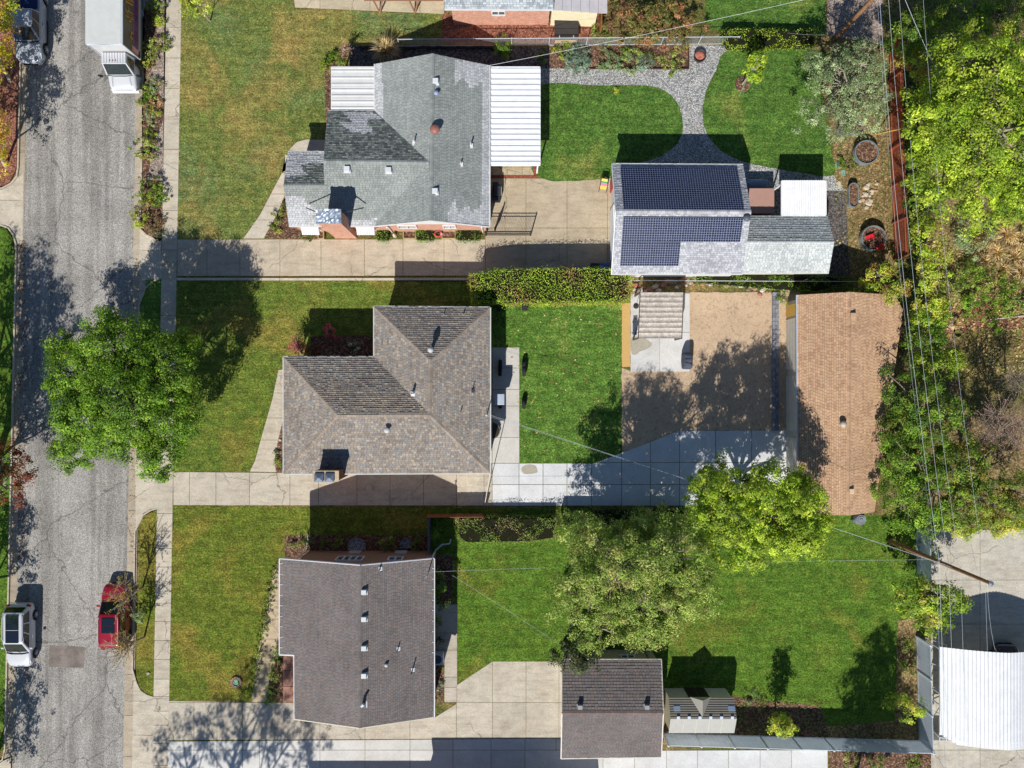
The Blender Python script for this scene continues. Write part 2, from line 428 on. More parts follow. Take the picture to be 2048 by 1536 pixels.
# ------------------------------------------------------------------ roofs
def roof_face(m, pts, pal, rng, tab=.22, row=.145, lift=.016, patch=None, deck=True, thick=.14, jit=.18):
    """pts: 3-D convex polygon of one roof plane; lays courses of individually coloured shingles on it"""
    pts = [Vector(p) for p in pts]
    n = Vector((0, 0, 0))
    for i in range(len(pts)):
        a, b = pts[i], pts[(i+1) % len(pts)]
        n += Vector(((a.y-b.y)*(a.z+b.z), (a.z-b.z)*(a.x+b.x), (a.x-b.x)*(a.y+b.y)))
    n.normalize()
    if n.z < 0: n = -n; pts = pts[::-1]
    mid_ = sum(pts, Vector())/len(pts); pts = [p-n*((p-mid_).dot(n)) for p in pts]
    u = Vector((0, 0, 1)).cross(n)
    if u.length < 1e-3: u = Vector((1, 0, 0))
    u.normalize(); v = n.cross(u)
    o = pts[0]; uvp = [((p-o).dot(u), (p-o).dot(v)) for p in pts]
    if area2(uvp) < 0: uvp = uvp[::-1]
    umin = min(p[0] for p in uvp); umax = max(p[0] for p in uvp); vmin = min(p[1] for p in uvp); vmax = max(p[1] for p in uvp)
    if deck:
        top = [p - n*.012 for p in pts]; bot = [p - n*thick for p in pts]; k = len(pts)
        dc = sc(pal[0], .40)
        m.poly(top, dc); m.poly(bot[::-1], (.5, .48, .45))
        for i in range(k): m.poly([top[i], bot[i], bot[(i+1) % k], top[(i+1) % k]], (.55, .53, .5))
    r = 0; vv = vmin
    while vv < vmax:
        off = (r % 2) * tab/2 + rng.uniform(-.04, .04); uu = umin - tab + off; rl = lift * rng.uniform(.8, 1.2); rk = rng.uniform(.97, 1.03)
        while uu < umax:
            w_ = tab * rng.uniform(1-jit, 1+jit)
            cell = [(uu+.008, vv+.014), (uu+w_-.008, vv+.014), (uu+w_-.008, vv+row+.002), (uu+.008, vv+row+.002)]
            q = clip_convex(cell, uvp)
            if len(q) >= 3 and abs(area2(q)) > .001:
                mid = o + u*(uu+w_/2) + v*(vv+row/2)
                pl = pal
                if patch:
                    x, y = pix(mid)
                    for pp, ppal in patch:
                        if inpoly(x, y, pp): pl = ppal; break
                c = sc(pl[rng.randrange(len(pl))], 1.14 * rk * rng.uniform(.95, 1.05)); lf = rl * rng.uniform(.6, 1.3)
                m.poly([o + u*a + v*b + n*(lf*max(0, 1-(b-vv)/row)) for a, b in q], c)
                lo = sorted(q, key=lambda t: t[1])[:2]
                if abs(lo[0][1]-vv-.014) < 1e-4 and abs(lo[1][1]-vv-.014) < 1e-4 and lf > .004:
                    a, b = sorted((lo[0][0], lo[1][0])); pa = o+u*a+v*(vv+.014); pb = o+u*b+v*(vv+.014)
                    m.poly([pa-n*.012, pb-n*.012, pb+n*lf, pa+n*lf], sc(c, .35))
            uu += w_
        vv += row; r += 1
def caps(m, p, q, pal, rng, w=.15, step=.2, lift=.02):
    p = Vector(p); q = Vector(q); L = (q-p).length; d = (q-p)/L; sd = d.cross(Vector((0, 0, 1))).normalized()
    k = max(1, int(L/step))
    for i in range(k):
        a = p + d*(L*i/k); b = p + d*(L*(i+1)/k); c = sc(pal[rng.randrange(len(pal))], rng.uniform(.95, 1.1))
        dn = Vector((0, 0, -w*.36)); l1 = Vector((0, 0, lift)); l2 = Vector((0, 0, lift+.012))
        m.poly([a+l1, a+sd*w+dn+l1, b+sd*w+dn+l2, b+l2], c); m.poly([a-sd*w+dn+l1, a+l1, b+l2, b-sd*w+dn+l2], c)
def gutter(m, p, q, col=(.72, .72, .7), w=.09, h=.1, dz=-.05, out=(0, 0)):
    o = Vector((out[0], out[1], dz)); m.beam(Vector(p)+o, Vector(q)+o, w, h, col)

# ------------------------------------------------------------------ foliage
def leaves(name, c, nrm, size, col, parent, mat='leaf', asp=.55, kind=None, origin=None):
    n = len(c); rng = np.random.default_rng(n)
    nrm = nrm / np.maximum(np.linalg.norm(nrm, axis=1, keepdims=True), 1e-6)
    rv = rng.normal(size=(n, 3)); t = np.cross(nrm, rv); t /= np.maximum(np.linalg.norm(t, axis=1, keepdims=True), 1e-6)
    b = np.cross(nrm, t); sz = size[:, None]
    v = np.empty((n, 4, 3), dtype=np.float32)
    v[:, 0] = c + t*sz*.5; v[:, 1] = c + b*sz*.5*asp + nrm*sz*.08; v[:, 2] = c - t*sz*.5; v[:, 3] = c - b*sz*.5*asp + nrm*sz*.08
    org = np.array(wloc(parent) if parent is not None else (origin or c.mean(0)), dtype=np.float32)
    v = v.reshape(-1, 3) - org
    me = bpy.data.meshes.new(name); me.vertices.add(n*4); me.vertices.foreach_set('co', v.astype(np.float32).ravel())
    me.loops.add(n*4); me.loops.foreach_set('vertex_index', np.arange(n*4, dtype=np.int32))
    me.polygons.add(n); me.polygons.foreach_set('loop_start', np.arange(0, n*4, 4, dtype=np.int32)); 
    me.update(calc_edges=True)
    ca = me.attributes.new('Col', 'FLOAT_COLOR', 'FACE'); a = np.ones((n, 4), dtype=np.float32); a[:, :3] = np.clip(col, 0, 1); ca.data.foreach_set('color', a.ravel())
    me.materials.append(M[mat]); o = bpy.data.objects.new(name, me); COL.objects.link(o)
    if parent is not None: o.parent = parent
    else: o.location = tuple(float(x) for x in org)
    return o
def clump_centres(blobs, dens, rng, low=-.35):
    cc = []; sh = []
    for bi, (c, r) in enumerate(blobs):
        A = 4*math.pi*((r[0]*r[1]+r[0]*r[2]+r[1]*r[2])/3); n = max(5, int(A*dens))
        d = rng.normal(size=(n*2, 3)); d /= np.linalg.norm(d, axis=1, keepdims=True); d = d[d[:, 2] > low][:n]
        ph = rng.uniform(0, 6.28, 6)
        lump = 1 + .16*np.sin(d[:, 0]*4+ph[0])*np.sin(d[:, 1]*5+ph[1]) + .13*np.sin(d[:, 0]*9+ph[2]+d[:, 2]*5) + .1*np.sin(d[:, 1]*11+ph[3])
        f = (rng.uniform(.25, 1.0, len(d))**.45) * lump
        cc.append(np.array(c) + d*np.array(r)*f[:, None]); sh.append(d)
    return np.concatenate(cc), np.concatenate(sh)
def crown(name, blobs, parent, pal, seed, dens=1.6, clump=.42, per=46, leaf=.16, flat=.7, mat='leaf', bare=None, low=-.35, up=.55):
    rng = np.random.default_rng(seed)
    cc, dirs = clump_centres(blobs, dens, rng, low)
    n = len(cc); cr = clump*rng.uniform(.55, 1.35, n)
    off = rng.normal(size=(n, per, 3)); off /= np.linalg.norm(off, axis=2, keepdims=True)
    off *= (rng.uniform(0, 1, (n, per, 1))**.4)
    off[:, :, 2] *= flat
    pos = cc[:, None, :] + off*cr[:, None, None]
    nr = off*.8 + dirs[:, None, :]*.5 + np.array([0, 0, up]) + rng.normal(size=off.shape)*.42
    pal = np.array(pal); k = rng.integers(0, len(pal), n); base = pal[k]
    col = base[:, None, :]*rng.uniform(.6, 1.4, (n, per, 1))*rng.uniform(.72, 1.25, (n, 1, 1))
    k2 = pal[rng.integers(0, len(pal), (n, per))]; col = col*.65 + k2*.35
    sz = leaf*rng.uniform(.6, 1.4, (n*per))
    o = leaves(name, pos.reshape(-1, 3), nr.reshape(-1, 3), sz, col.reshape(-1, 3), parent, mat)
    return cc
def limbs(parent, base, blobs, cc, seed, r0=.2, col=C(128,112,98), fork=.35, frac=.12, twig=.018, name='trunk'):
    rr = random.Random(seed); m = MB(col); base = Vector(base)
    zs = [b[0][2] for b in blobs]; cen = Vector((sum(b[0][0] for b in blobs)/len(blobs), sum(b[0][1] for b in blobs)/len(blobs), sum(zs)/len(zs)))
    top = base.lerp(cen, fork); top.z = base.z + (cen.z-base.z)*max(.3, fork)
    m.tube([base, base.lerp(top, .4)+Vector((rr.uniform(-.08,.08), rr.uniform(-.08,.08), 0)), top], [r0*1.25, r0, r0*.8], 8)
    cc = [Vector(c) for c in cc]
    for (c, r) in blobs:
        c = Vector(c); mid = top.lerp(c, .5)+Vector((rr.uniform(-.3,.3), rr.uniform(-.3,.3), rr.uniform(-.1,.3)))
        e = c+Vector((0, 0, r[2]*.3)); m.tube([top, mid, e], [r0*.62, r0*.4, r0*.2], 6)
        near = [q for q in cc if ((q-c).x/r[0])**2+((q-c).y/r[1])**2+((q-c).z/r[2])**2 < 1.7]
        rr.shuffle(near)
        for q in near[:max(3, int(len(near)*frac))]:
            s_ = mid.lerp(e, rr.random()); q = s_ + (q-s_)*rr.uniform(.85, 1.08); k = s_.lerp(q, .5)+Vector((rr.uniform(-.2,.2), rr.uniform(-.2,.2), rr.uniform(0,.2)))
            m.tube([s_, k, q], [r0*.22+twig, r0*.12+twig, twig], 4, cap=False)
    return m.build(name, M['bark'], parent)
def tree(label, base, blobs, pal, seed, name='tree', cat='tree', r0=.2, group=None, bark=C(128,112,98), frac=.12, **kw):
    """base: photo pixel of the trunk foot; blobs: (px, py, z, rx, ry, rz) crown masses"""
    b = P(base[0], base[1], 0); t = thing(name, label, cat, b, group=group)
    bl = [(tuple(P(x, y, z)), (rx, ry, rz)) for x, y, z, rx, ry, rz in blobs]
    cc = crown('crown', bl, t, pal, seed, **kw)
    limbs(t, b, bl, cc, seed, r0, bark, frac=frac)
    return t
_bs = [100]
def bush(px, py, r, h, pal, label, name='shrub', cat='shrub', group=None, ry=None, leaf=.1, dens=4.6, per=34, clump=.2, boxy=False, low=-.1, stem=True, z=0, **kw):
    _bs[0] += 1; sd = _bs[0]
    b = P(px, py, z); t = thing(name, label, cat, b, group=group)
    bl = [((b.x, b.y, z+h*.45), (r, ry or r, h*.55))]
    cc = crown('foliage', bl, t, pal, sd, dens=dens, clump=clump, per=per, leaf=leaf, low=low, **kw)
    if stem:
        rr = random.Random(sd); m = MB(C(96,76,60))
        for i in range(4):
            q = cc[rr.randrange(len(cc))]; m.tube([b, b.lerp(Vector(q), .5)+Vector((0,0,.05)), q], [.025, .018, .008], 4, cap=False)
        m.build('stem', M['bark'], t)
    return t
def tuft(px, py, r, h, pal, label, name='ornamental_grass', cat='plant', n=160, group=None, w=.03, z=0):
    _bs[0] += 1; rr = random.Random(_bs[0]); b = P(px, py, z); m = MB()
    for i in range(n):
        a = rr.uniform(0, 6.283); f = rr.random()**.6; L = h*rr.uniform(.6, 1.1)
        p0 = b+Vector((math.cos(a), math.sin(a), 0))*r*.2*f; p1 = b+Vector((math.cos(a)*r*.6*f, math.sin(a)*r*.6*f, L*.8)); p2 = b+Vector((math.cos(a)*r*f, math.sin(a)*r*f, L*(1-.4*f)))
        s_ = Vector((-math.sin(a), math.cos(a), 0))*w*.5; c = sc(pal[rr.randrange(len(pal))], rr.uniform(.7, 1.3))
        m.poly([p0-s_, p0+s_, p1+s_, p1-s_], c); m.poly([p1-s_, p1+s_, p2], c)
    o = m.build(name, M['leaf'], origin=tuple(b)); return tag(o, label, cat, group)
def hedge(label, pts, h, pal, seed, name='hedge', z=0, leaf=.085, dens=38, rough=.12, group=None, cat='hedge', core=True):
    """clipped hedge: leaves over the top and sides of a polygon footprint (photo pixels)"""
    rng = np.random.default_rng(seed); w = [tuple(P(a, b, 0).xy) for a, b in pts]
    if area2(w) < 0: w = w[::-1]
    xs = [p[0] for p in w]; ys = [p[1] for p in w]; A = abs(area2(w))/2
    n = int(A*dens*6.5); q = []
    while len(q) < n:
        x = rng.uniform(min(xs), max(xs)); y = rng.uniform(min(ys), max(ys))
        if inpoly(x, y, w): q.append((x, y))
    q = np.array(q)
    gx = np.sin(q[:, 0]*2.3+seed)*np.sin(q[:, 1]*3.1)*rough+np.sin(q[:, 0]*7.1)*np.cos(q[:, 1]*6.3+seed)*rough*.6
    pos = np.stack([q[:, 0], q[:, 1], z+h+gx-rng.uniform(0, 1, n)**2*.35*min(1,h)], 1); nr = np.stack([rng.normal(size=n)*.4, rng.normal(size=n)*.4-.25, np.ones(n)], 1)
    P_, N_ = [pos], [nr]
    for i in range(len(w)):
        a = np.array(w[i]); b = np.array(w[(i+1) % len(w)]); L = np.linalg.norm(b-a); k = int(L*h*dens*3)
        t = rng.uniform(0, 1, k); nn = np.array([(b-a)[1], -(b-a)[0]])/max(L, 1e-6)
        xy = a+(b-a)*t[:, None]+nn*(rng.normal(size=(k, 1))*.07+.02+.06*np.sin(t*L*3)[:, None])
        P_.append(np.concatenate([xy, z+rng.uniform(0, h, (k, 1))], 1)); N_.append(np.concatenate([np.tile(nn, (k, 1)), np.full((k, 1), .4)], 1)+rng.normal(size=(k, 3))*.4)
    pos = np.concatenate(P_); nr = np.concatenate(N_); pal = np.array(pal)
    hue = (np.sin(pos[:, 0]*1.7+seed)+np.sin(pos[:, 1]*2.3+pos[:, 0]*.7)+rng.normal(size=len(pos))*1.2)
    idx = np.clip(((hue+2.5)/5*len(pal)).astype(int), 0, len(pal)-1)
    col = pal[idx]*rng.uniform(.65, 1.3, (len(pos), 1))
    cx = sum(xs)/len(xs); cy = sum(ys)/len(ys)
    t = thing(name, label, cat, (cx, cy, z), group=group)
    leaves('foliage', pos, nr, leaf*rng.uniform(.6, 1.4, len(pos)), col, t)
    if core:
        m = MB(C(38,40,22)); m.prism([(cx+(p[0]-cx)*.93, cy+(p[1]-cy)*.86) for p in w], z+.05, z+h*.93); m.build('branches', M['rough'], t)  # unseen solid dark block added inside, fills out the hedge shadow
    return t
# ================================================================== world, sun, camera
w = bpy.data.worlds.new('World'); scene.world = w; w.use_nodes = True
bg = w.node_tree.nodes['Background']; sky = w.node_tree.nodes.new('ShaderNodeTexSky')
sky.sky_type = 'NISHITA'; sky.sun_disc = False
SX, SY = 0.29, 1.04                      # shadow displacement per metre of height
elev = math.atan(1/math.hypot(SX, SY)); az = math.atan2(-SX, -SY)   # sun stands at (-SX, -SY): south-south-west
sky.sun_elevation = elev; sky.sun_rotation = az % (2*math.pi)
sky.altitude = 1300; sky.air_density = 1.0; sky.dust_density = .6; sky.ozone_density = 4.5
w.node_tree.links.new(sky.outputs[0], bg.inputs[0]); bg.inputs[1].default_value = .082
sl = bpy.data.lights.new('sun', 'SUN'); sl.energy = 5.0; sl.angle = R(.53); sl.color = (1.0, .965, .905)
so = bpy.data.objects.new('sun', sl); COL.objects.link(so)
so.rotation_euler = Vector((SX, SY, -1)).to_track_quat('-Z', 'Y').to_euler(); so.location = (-20, -60, 60)
cd = bpy.data.cameras.new('camera'); cd.sensor_width = 36; cd.lens = H*S*36/2048; cd.clip_end = 1500; cd.clip_start = .5
cam = bpy.data.objects.new('camera', cd); COL.objects.link(cam); cam.location = (0, 0, H); cam.rotation_euler = (0, 0, 0)
scene.camera = cam
scene.view_settings.view_transform = 'Standard'; scene.view_settings.look = 'None'; scene.view_settings.exposure = 0

# ================================================================== terrain, street, kerbs
WE = lambda y: 54-.0188*y
EE = lambda y: 275-.02*y
KE = lambda y: EE(y)+11.5+.002*y      # face of the east kerb
SL = lambda y: 333-.0185*y
SR = lambda y: 363-.0175*y
KW = lambda y: 41-.0228*y
Y0, Y1 = -3400, 4900
sheet('ground', [(-26000, -26000), (30000, -26000), (30000, 30000), (-26000, 30000)], -.17, G['wild'])
sheet('street', [(WE(Y0)-8, Y0), (EE(Y0)+5, Y0), (EE(Y1)+5, Y1), (WE(Y1)-8, Y1)], -.12, G['asphalt'], jit=0)
# lots east and west of the street, standing a kerb's height above it
sheet('east_lots', [(SL(Y0)+5, Y0), (8000, Y0), (8000, Y1), (SL(Y1)+5, Y1)], 0, G['wild'], skirt=-.17)
sheet('west_lots', [(-7000, Y0), (-50, Y0), (-50, Y1), (-7000, Y1)], 0, G['wild'], skirt=-.17)
CC = C(208,197,178); CW = C(202,188,165); NC = C(216,217,217); CD = C(186,172,150)
yj = list(range(-700, 2400, 82))
def band(name, fl, fr, ya, yb, z, col, joints, mat='concrete', gap=.03):
    return slabs(name, [(fl(ya), ya), (fr(ya), ya), (fr(yb), yb), (fl(yb), yb)], z, col, [], joints, gap, mat)
band('gutter', EE, lambda y: KE(y)+6, -700, 2300, -.108, C(190,176,154), yj)
band('gutter', lambda y: KW(y)-3, lambda y: WE(y), -700, 2300, -.108, C(182,168,148), [y+20 for y in yj])
# kerbs: a real step, dropped where driveways cross it
def kerb(pts, name='kerb', w=.13, z0=-.13, z1=.012, col=C(204,192,172)):
    w2 = [P(a, b, 0) for a, b in pts]; m = MB(col); rings = []
    for i, p in enumerate(w2):
        d = (w2[min(i+1, len(w2)-1)]-w2[max(i-1, 0)]).normalized(); s_ = Vector((d.y, -d.x, 0))*w/2
        rings.append([(p-s_)+Vector((0,0,z0)), (p+s_)+Vector((0,0,z0)), (p+s_*.7)+Vector((0,0,z1)), (p-s_*.9)+Vector((0,0,z1))])
    m.loft(rings); o = m.build(name, M['concrete'], origin=(0, 0, 0)); return tag(o, kind='structure')
def kl(f, ya, yb, dx=2, step=60):
    n = max(2, int(abs(yb-ya)/step)); return [(f(ya+(yb-ya)*i/n)+dx, ya+(yb-ya)*i/n) for i in range(n+1)]
kerb(kl(KE, -700, 458)+[(290, 468), (300, 474), (322, 479)])
kerb([(322, 556), (304, 563), (291, 576), (284, 594)]+kl(KE, 610, 915))
kerb([(314, 1017), (300, 1021), (286, 1030), (278, 1046)]+kl(KE, 1062, 1340)+[(272, 1366), (280, 1382), (293, 1391), (309, 1396)])
kerb(kl(KW, -700, 335, 2)+[(33, 352), (22, 366), (4, 376), (-40, 379)])
kerb([(-60, 449), (0, 450), (16, 456), (26, 470), (31, 488)]+kl(KW, 505, 1500, 2)+[(4, 1520), (-20, 1536)])
# sidewalk
band('sidewalk', SL, SR, -900, 478, .014, CC, [y for y in range(-860, 478, 61)])
band('sidewalk', SL, SR, 478, 560, .018, CW, [500, 530])
band('sidewalk', SL, SR, 560, 943, .014, CC, [631, 695, 760, 820, 880])
band('sidewalk', SL, SR, 943, 1012, .018, CC, [])
band('sidewalk', SL, SR, 1012, 1397, .014, CC, [1027, 1062, 1097, 1134, 1206, 1243, 1281, 1319, 1358, 1393])
band('sidewalk', SL, SR, 1397, 2000, .018, CC, [1422, 1450, 1480, 1487, 1531, 1600, 1700, 1800])
band('sidewalk', lambda y: -90-.018*y, lambda y: -60-.018*y, -700, 2200, .014, CC, yj)
# driveway aprons, sloping from the sidewalk down to the gutter
def zap(x_out, x_in):
    X0, X1 = (x_out-1024)/S, (x_in-1024)/S
    return lambda p: -.104+(.118)*max(0, min(1, (p[0]-X0)/(X1-X0)))
slabs('driveway_apron', [(285, 462), (292, 470), (301, 475), (323, 480), (323, 555), (304, 562), (291, 574), (283, 594), (277, 600), (278, 455)], 0, CC, [], [500], zf=zap(279, 322))
slabs('driveway_apron', [(272, 905), (316, 905), (315, 1016), (300, 1020), (286, 1028), (277, 1045), (270, 1056), (269, 910)], 0, CC, [], [], zf=zap(271, 314))
slabs('driveway_apron', [(266, 1350), (271, 1366), (280, 1383), (293, 1392), (308, 1397), (305, 1600), (261, 1600)], 0, CC, [], [1471], zf=zap(265, 306))
slabs('driveway_apron', [(45, 345), (34, 356), (22, 369), (4, 379), (-60, 381), (-60, 446), (0, 448), (17, 454), (27, 468), (33, 490), (43, 490)], 0, CC, [], [400], zf=lambda p: -.104+.118*max(0, min(1, (-(p[0]+35.2))/1.6)))
slabs('driveway', [(-600, 381), (-90, 381), (-90, 446), (-600, 446)], .010, CC, [-300], [])
# parking strips
sheet('parkstrip_lawn', [(291, 560), (322, 559), (316, 905), (274, 905), (279, 660), (284, 600), (292, 575)], .006, G['back2'], skirt=-.17)
sheet('parkstrip_lawn', [(281, 1045), (290, 1030), (314, 1020), (308, 1392), (293, 1387), (280, 1376), (272, 1350), (276, 1200)], .006, G['front3'], skirt=-.17)
sheet('parkstrip_lawn', [(262, 1600), (306, 1600), (300, 2300), (248, 2300)], .006, G['front3'], skirt=-.17)
sheet('parkstrip_gravel', [(292, -600), (334, -600), (325, 478), (300, 472), (287, 458), (286, 300)], .006, G['pinkgravel'], skirt=-.17)
for nm, pts in (('parkstrip_mulch', [(288, 20), (312, 25), (309, 120), (296, 150), (288, 160)]), ('parkstrip_mulch', [(287, 165), (320, 190), (326, 240), (305, 290), (297, 345), (286, 350)]), ('parkstrip_mulch', [(286, 372), (325, 370), (324, 476), (302, 472), (287, 456)])):
    sheet(nm, pts, .012, G['mulch'], smooth=True)
sheet('parkstrip_mulch', [(-60, -600), (50, -600), (33, 335), (20, 362), (0, 372), (-60, 374)], .006, G['redmulch'], skirt=-.17)
sheet('parkstrip_lawn', [(-70, 452), (10, 456), (24, 475), (30, 520), (8, 1500), (-90, 1530)], .006, G['back3'], skirt=-.17)
slabs('driveway_apron', [(-90, 1532), (-16, 1538), (6, 1522), (22, 1515), (20, 1620), (-90, 1620)], .004, CC)
sheet('patched_asphalt', [(97, 1292), (168, 1295), (166, 1337), (95, 1335)], -.113, attr_mat('asphalt_patch', .93, 1.2, .35, 18, .25, .5, spec=.15), jit=.01, col=C(150,138,130))
# ---- lot 1
sheet('front_lawn', [(363.5, -700), (600, -700), (560, -20), (588, 14), (690, 20), (815, 27), (884, 27), (905, 35), (895, 85), (705, 128), (660, 133), (655, 285), (600, 281), (578, 300), (560, 350), (518, 430), (486, 478), (354.5, 478)], .006, G['front1'], jit=.03)
slabs('front_walk', [(650, 280), (612, 279), (594, 284), (580, 298), (562, 350), (520, 430), (487, 477), (527, 477), (552, 432), (569, 392), (570, 310), (650, 310)], .012, CC, [], [345, 388, 412, 440])
sheet('flower_bed', [(529, 477), (553, 432), (569, 396), (600, 400), (640, 478)], .008, G['mulch'], jit=.04)
sheet('flower_bed', [(650, 128), (700, 128), (700, 135), (664, 140), (664, 290), (652, 290)], .010, G['mulch'], jit=.04)
slabs('driveway', [(355, 479), (800, 479), (970, 479), (970, 551), (355, 552)], .014, CW, [414, 480, 560, 642, 729, 806, 888], [])
slabs('driveway', [(971, 357), (1230, 357), (1230, 552), (971, 552)], .014, C(196,180,154), [1052, 1134, 1215], [456])
m = MB(C(216,204,184)); 
for x0, x1 in ((355, 560), (560.6, 800), (800.6, 945)): a = P(x0, 556); b = P(x1, 556.5); m.box(a.x, a.y-.17, -.02, b.x, a.y+.0, .12)
tag(m.build('edging_kerb', M['concrete'], bevel=.015), kind='structure')
m = MB(C(168,88,74))
for i in range(32):
    a = P(984+i*2.9, 353.5); m.box(a.x, a.y-.1, .0, a.x+.085, a.y+.1, .03, sc(C(176,92,78), random.Random(i).uniform(.75, 1.2)))
for i in range(14):
    a = P(1070, 352-i*2.9); m.box(a.x-.1, a.y, .0, a.x+.1, a.y+.085, .03, sc(C(176,92,78), random.Random(i+50).uniform(.75, 1.2)))
tag(m.build('brick_edging', M['rough']), kind='structure')
slabs('patio', [(960, 200), (1068, 200), (1068, 350), (960, 350)], .012, C(206,190,160), [985, 1000, 1015, 1030, 1045, 1060], [305, 320, 335], gap=.015)
sheet('gravel_path', [(1070, 137), (1376, 137), (1376, 90), (1448, 92), (1500, 110), (1560, 330), (1668, 351), (1690, 382), (1690, 552), (1480, 560), (1440, 340), (1225, 352), (1073, 352)], .006, G['gravel'], jit=.02)
sheet('back_lawn', smooth_pts([(1073, 355), (1073, 260), (1073, 173), (1200, 171), (1298, 172), (1336, 186), (1358, 213), (1366, 255), (1354, 287), (1322, 312), (1280, 325), (1240, 332), (1226, 342), (1224, 356)], k=4), .018, G['back1'], jit=.025)
sheet('back_lawn', smooth_pts([(1450, 104), (1432, 140), (1412, 182), (1405, 226), (1414, 266), (1440, 300), (1488, 324), (1558, 338), (1664, 351), (1662, 300), (1650, 230), (1640, 150), (1655, 108), (1600, 98), (1520, 98)], k=5), .018, G['back1'], jit=.03)
sheet('garden_bed', [(1098, 92), (1376, 92), (1376, 137), (1098, 137)], .014, G['mulch'])
m = MB(C(70,52,44)); a = P(1180, 138); b = P(1376, 138); m.box(a.x, a.y-.03, 0, b.x, a.y+.03, .14)
a = P(1376, 92); m.box(b.x, b.y-.03, 0, b.x+.06, a.y, .14); tag(m.build('bed_edging', M['matte']), kind='structure')
sheet('river_rock_bed', [(700, 92), (1098, 95), (1098, 137), (700, 140)], .008, G['river'], jit=.05)
sheet('side_gravel', [(1650, 382), (1690, 382), (1700, 552), (1655, 552)], .012, G['river'])
sheet('kitchen_garden_ground', [(1664, 235), (1772, 230), (1785, 560), (1700, 556), (1690, 382), (1668, 351)], .012, G['brush'], jit=.05)
sheet('mulch_bed', [(884, 27), (1200, 30), (1200, 84), (884, 84)], .010, G['redmulch'], jit=.04)
slabs('driveway', [(545, -500), (590, 15), (888, 28), (888, -500)], .012, C(208,194,166), [640, 740, 840], [-60])
sheet('north_lawn', [(1410, -300), (1652, -300), (1650, 70), (1412, 60)], .008, G['back1'], jit=.03)
sheet('pale_gravel_yard', [(1654, -300), (1765, -300), (1765, 90), (1654, 70)], .008, G['pinkgravel'], jit=.02)
# ---- lot 2
sheet('front_lawn', [(353, 561), (945, 562), (945, 640), (760, 640), (760, 720), (560, 745), (545, 798), (530, 850), (508, 925), (498, 942), (347, 942)], .006, G['front2'], jit=.03)
sheet('shaded_bed', [(622, 672), (760, 672), (760, 730), (622, 730)], .010, G['mulch'], jit=.06)
slabs('front_walk', [(590, 738), (557, 740), (545, 798), (530, 850), (510, 922), (500, 943), (552, 944), (550, 918), (556, 880), (566, 840), (590, 820)], .012, CC, [], [786, 836, 880])
sheet('flower_bed', [(567, 842), (590, 842), (590, 944), (552, 944), (549, 918), (556, 882)], .014, G['mulch'])
slabs('driveway', [(347, 944), (600, 946), (984, 948), (984, 1011), (347, 1010)], .018, CC, [379, 432, 499, 580, 637, 714, 780, 847, 913, 968], [])
slabs('patio', [(960, 695), (1038.5, 695), (1038.5, 926), (960, 926)], .014, C(206,202,194), [985], [736, 779, 812, 875], mat='newcrete')
slabs('driveway', [(985, 927), (1187, 927), (1360, 861.5), (1547, 861), (1600, 861), (1600, 1011), (985, 1011)], .016, NC, [1038, 1086, 1134, 1183, 1243, 1301, 1359, 1431, 1503], [925, 969], mat='newcrete', gap=.04)
sheet('back_lawn', [(984, 612), (1243, 612), (1243, 905), (1186, 926), (1039, 926), (1039, 694), (984, 694)], .020, G['back2'], jit=.035)
sheet('straw_strip', [(1243, 606), (1261, 606), (1261, 734), (1243, 734)], .010, G['straw'], jit=.04)
sheet('dirt_yard', [(1242, 735), (1262, 743), (1262, 585), (1545, 585), (1546, 860), (1360, 861), (1244, 905)], .008, G['dirt'], jit=.03)
slabs('patio_pad', [(1261, 587), (1379, 587), (1379, 743), (1261, 743)], .05, C(212,210,206), [1319], [665], mat='newcrete', thick=.1)
sheet('stain', smooth_pts([(1262, 676), (1285, 675), (1300, 684), (1304, 690), (1292, 699), (1280, 703), (1272, 709), (1263, 706)]), .056, attr_mat('damp_concrete', .8, 3, .1, 12, .1), col=C(176,168,150))
sheet('stain', smooth_pts([(1045, 934), (1056, 929), (1070, 931), (1075, 940), (1072, 946), (1050, 948), (1043, 941)]), .021, bpy.data.materials['damp_concrete'], col=C(176,168,150))
sheet('side_bed', [(1548, 560), (1600, 560), (1600, 861), (1548, 861)], .012, G['dirt'], jit=.02)
# ---- lot 3
sheet('front_lawn', [(345.5, 1012), (620, 1014), (862, 1016), (862, 1118), (575, 1125), (556, 1128), (545, 1140), (530, 1230), (514, 1310), (503, 1402), (338.5, 1400)], .008, G['front3'], jit=.03)
slabs('front_walk', [(590, 1134), (556, 1134), (547, 1141), (531, 1230), (515, 1310), (503, 1404), (533, 1404), (540, 1350), (556, 1312), (590, 1312)], .014, C(204,184,154), [], [1202, 1238, 1278, 1322, 1358])
sheet('flower_bed', [(533, 1404), (541, 1350), (557, 1312), (568, 1312), (568, 1404)], .012, G['mulch'])
sheet('flower_bed', [(570, 1070), (862, 1070), (862, 1112), (570, 1118)], .014, G['mulch'], jit=.04)
slabs('porch', [(567, 1310), (592, 1310), (592, 1404), (567, 1404)], .10, C(178,134,116), [], [1340, 1372], thick=.12)
slabs('driveway', [(337.5, 1402), (590, 1406), (600, 1442), (868, 1436), (913, 1408), (913, 1371), (985, 1323), (1130, 1323), (1130, 1476), (337, 1480)], .012, C(206,196,178), [388, 434, 485, 550, 640, 730, 820, 913, 985, 1052, 1118], [1405])
slabs('driveway', [(337, 1483), (1122, 1477), (1122, 1700), (330, 1700)], .016, C(214,212,206), [388, 434, 485, 519, 640, 730, 820, 906, 982, 1050, 1112], [1500, 1560], mat='newcrete')
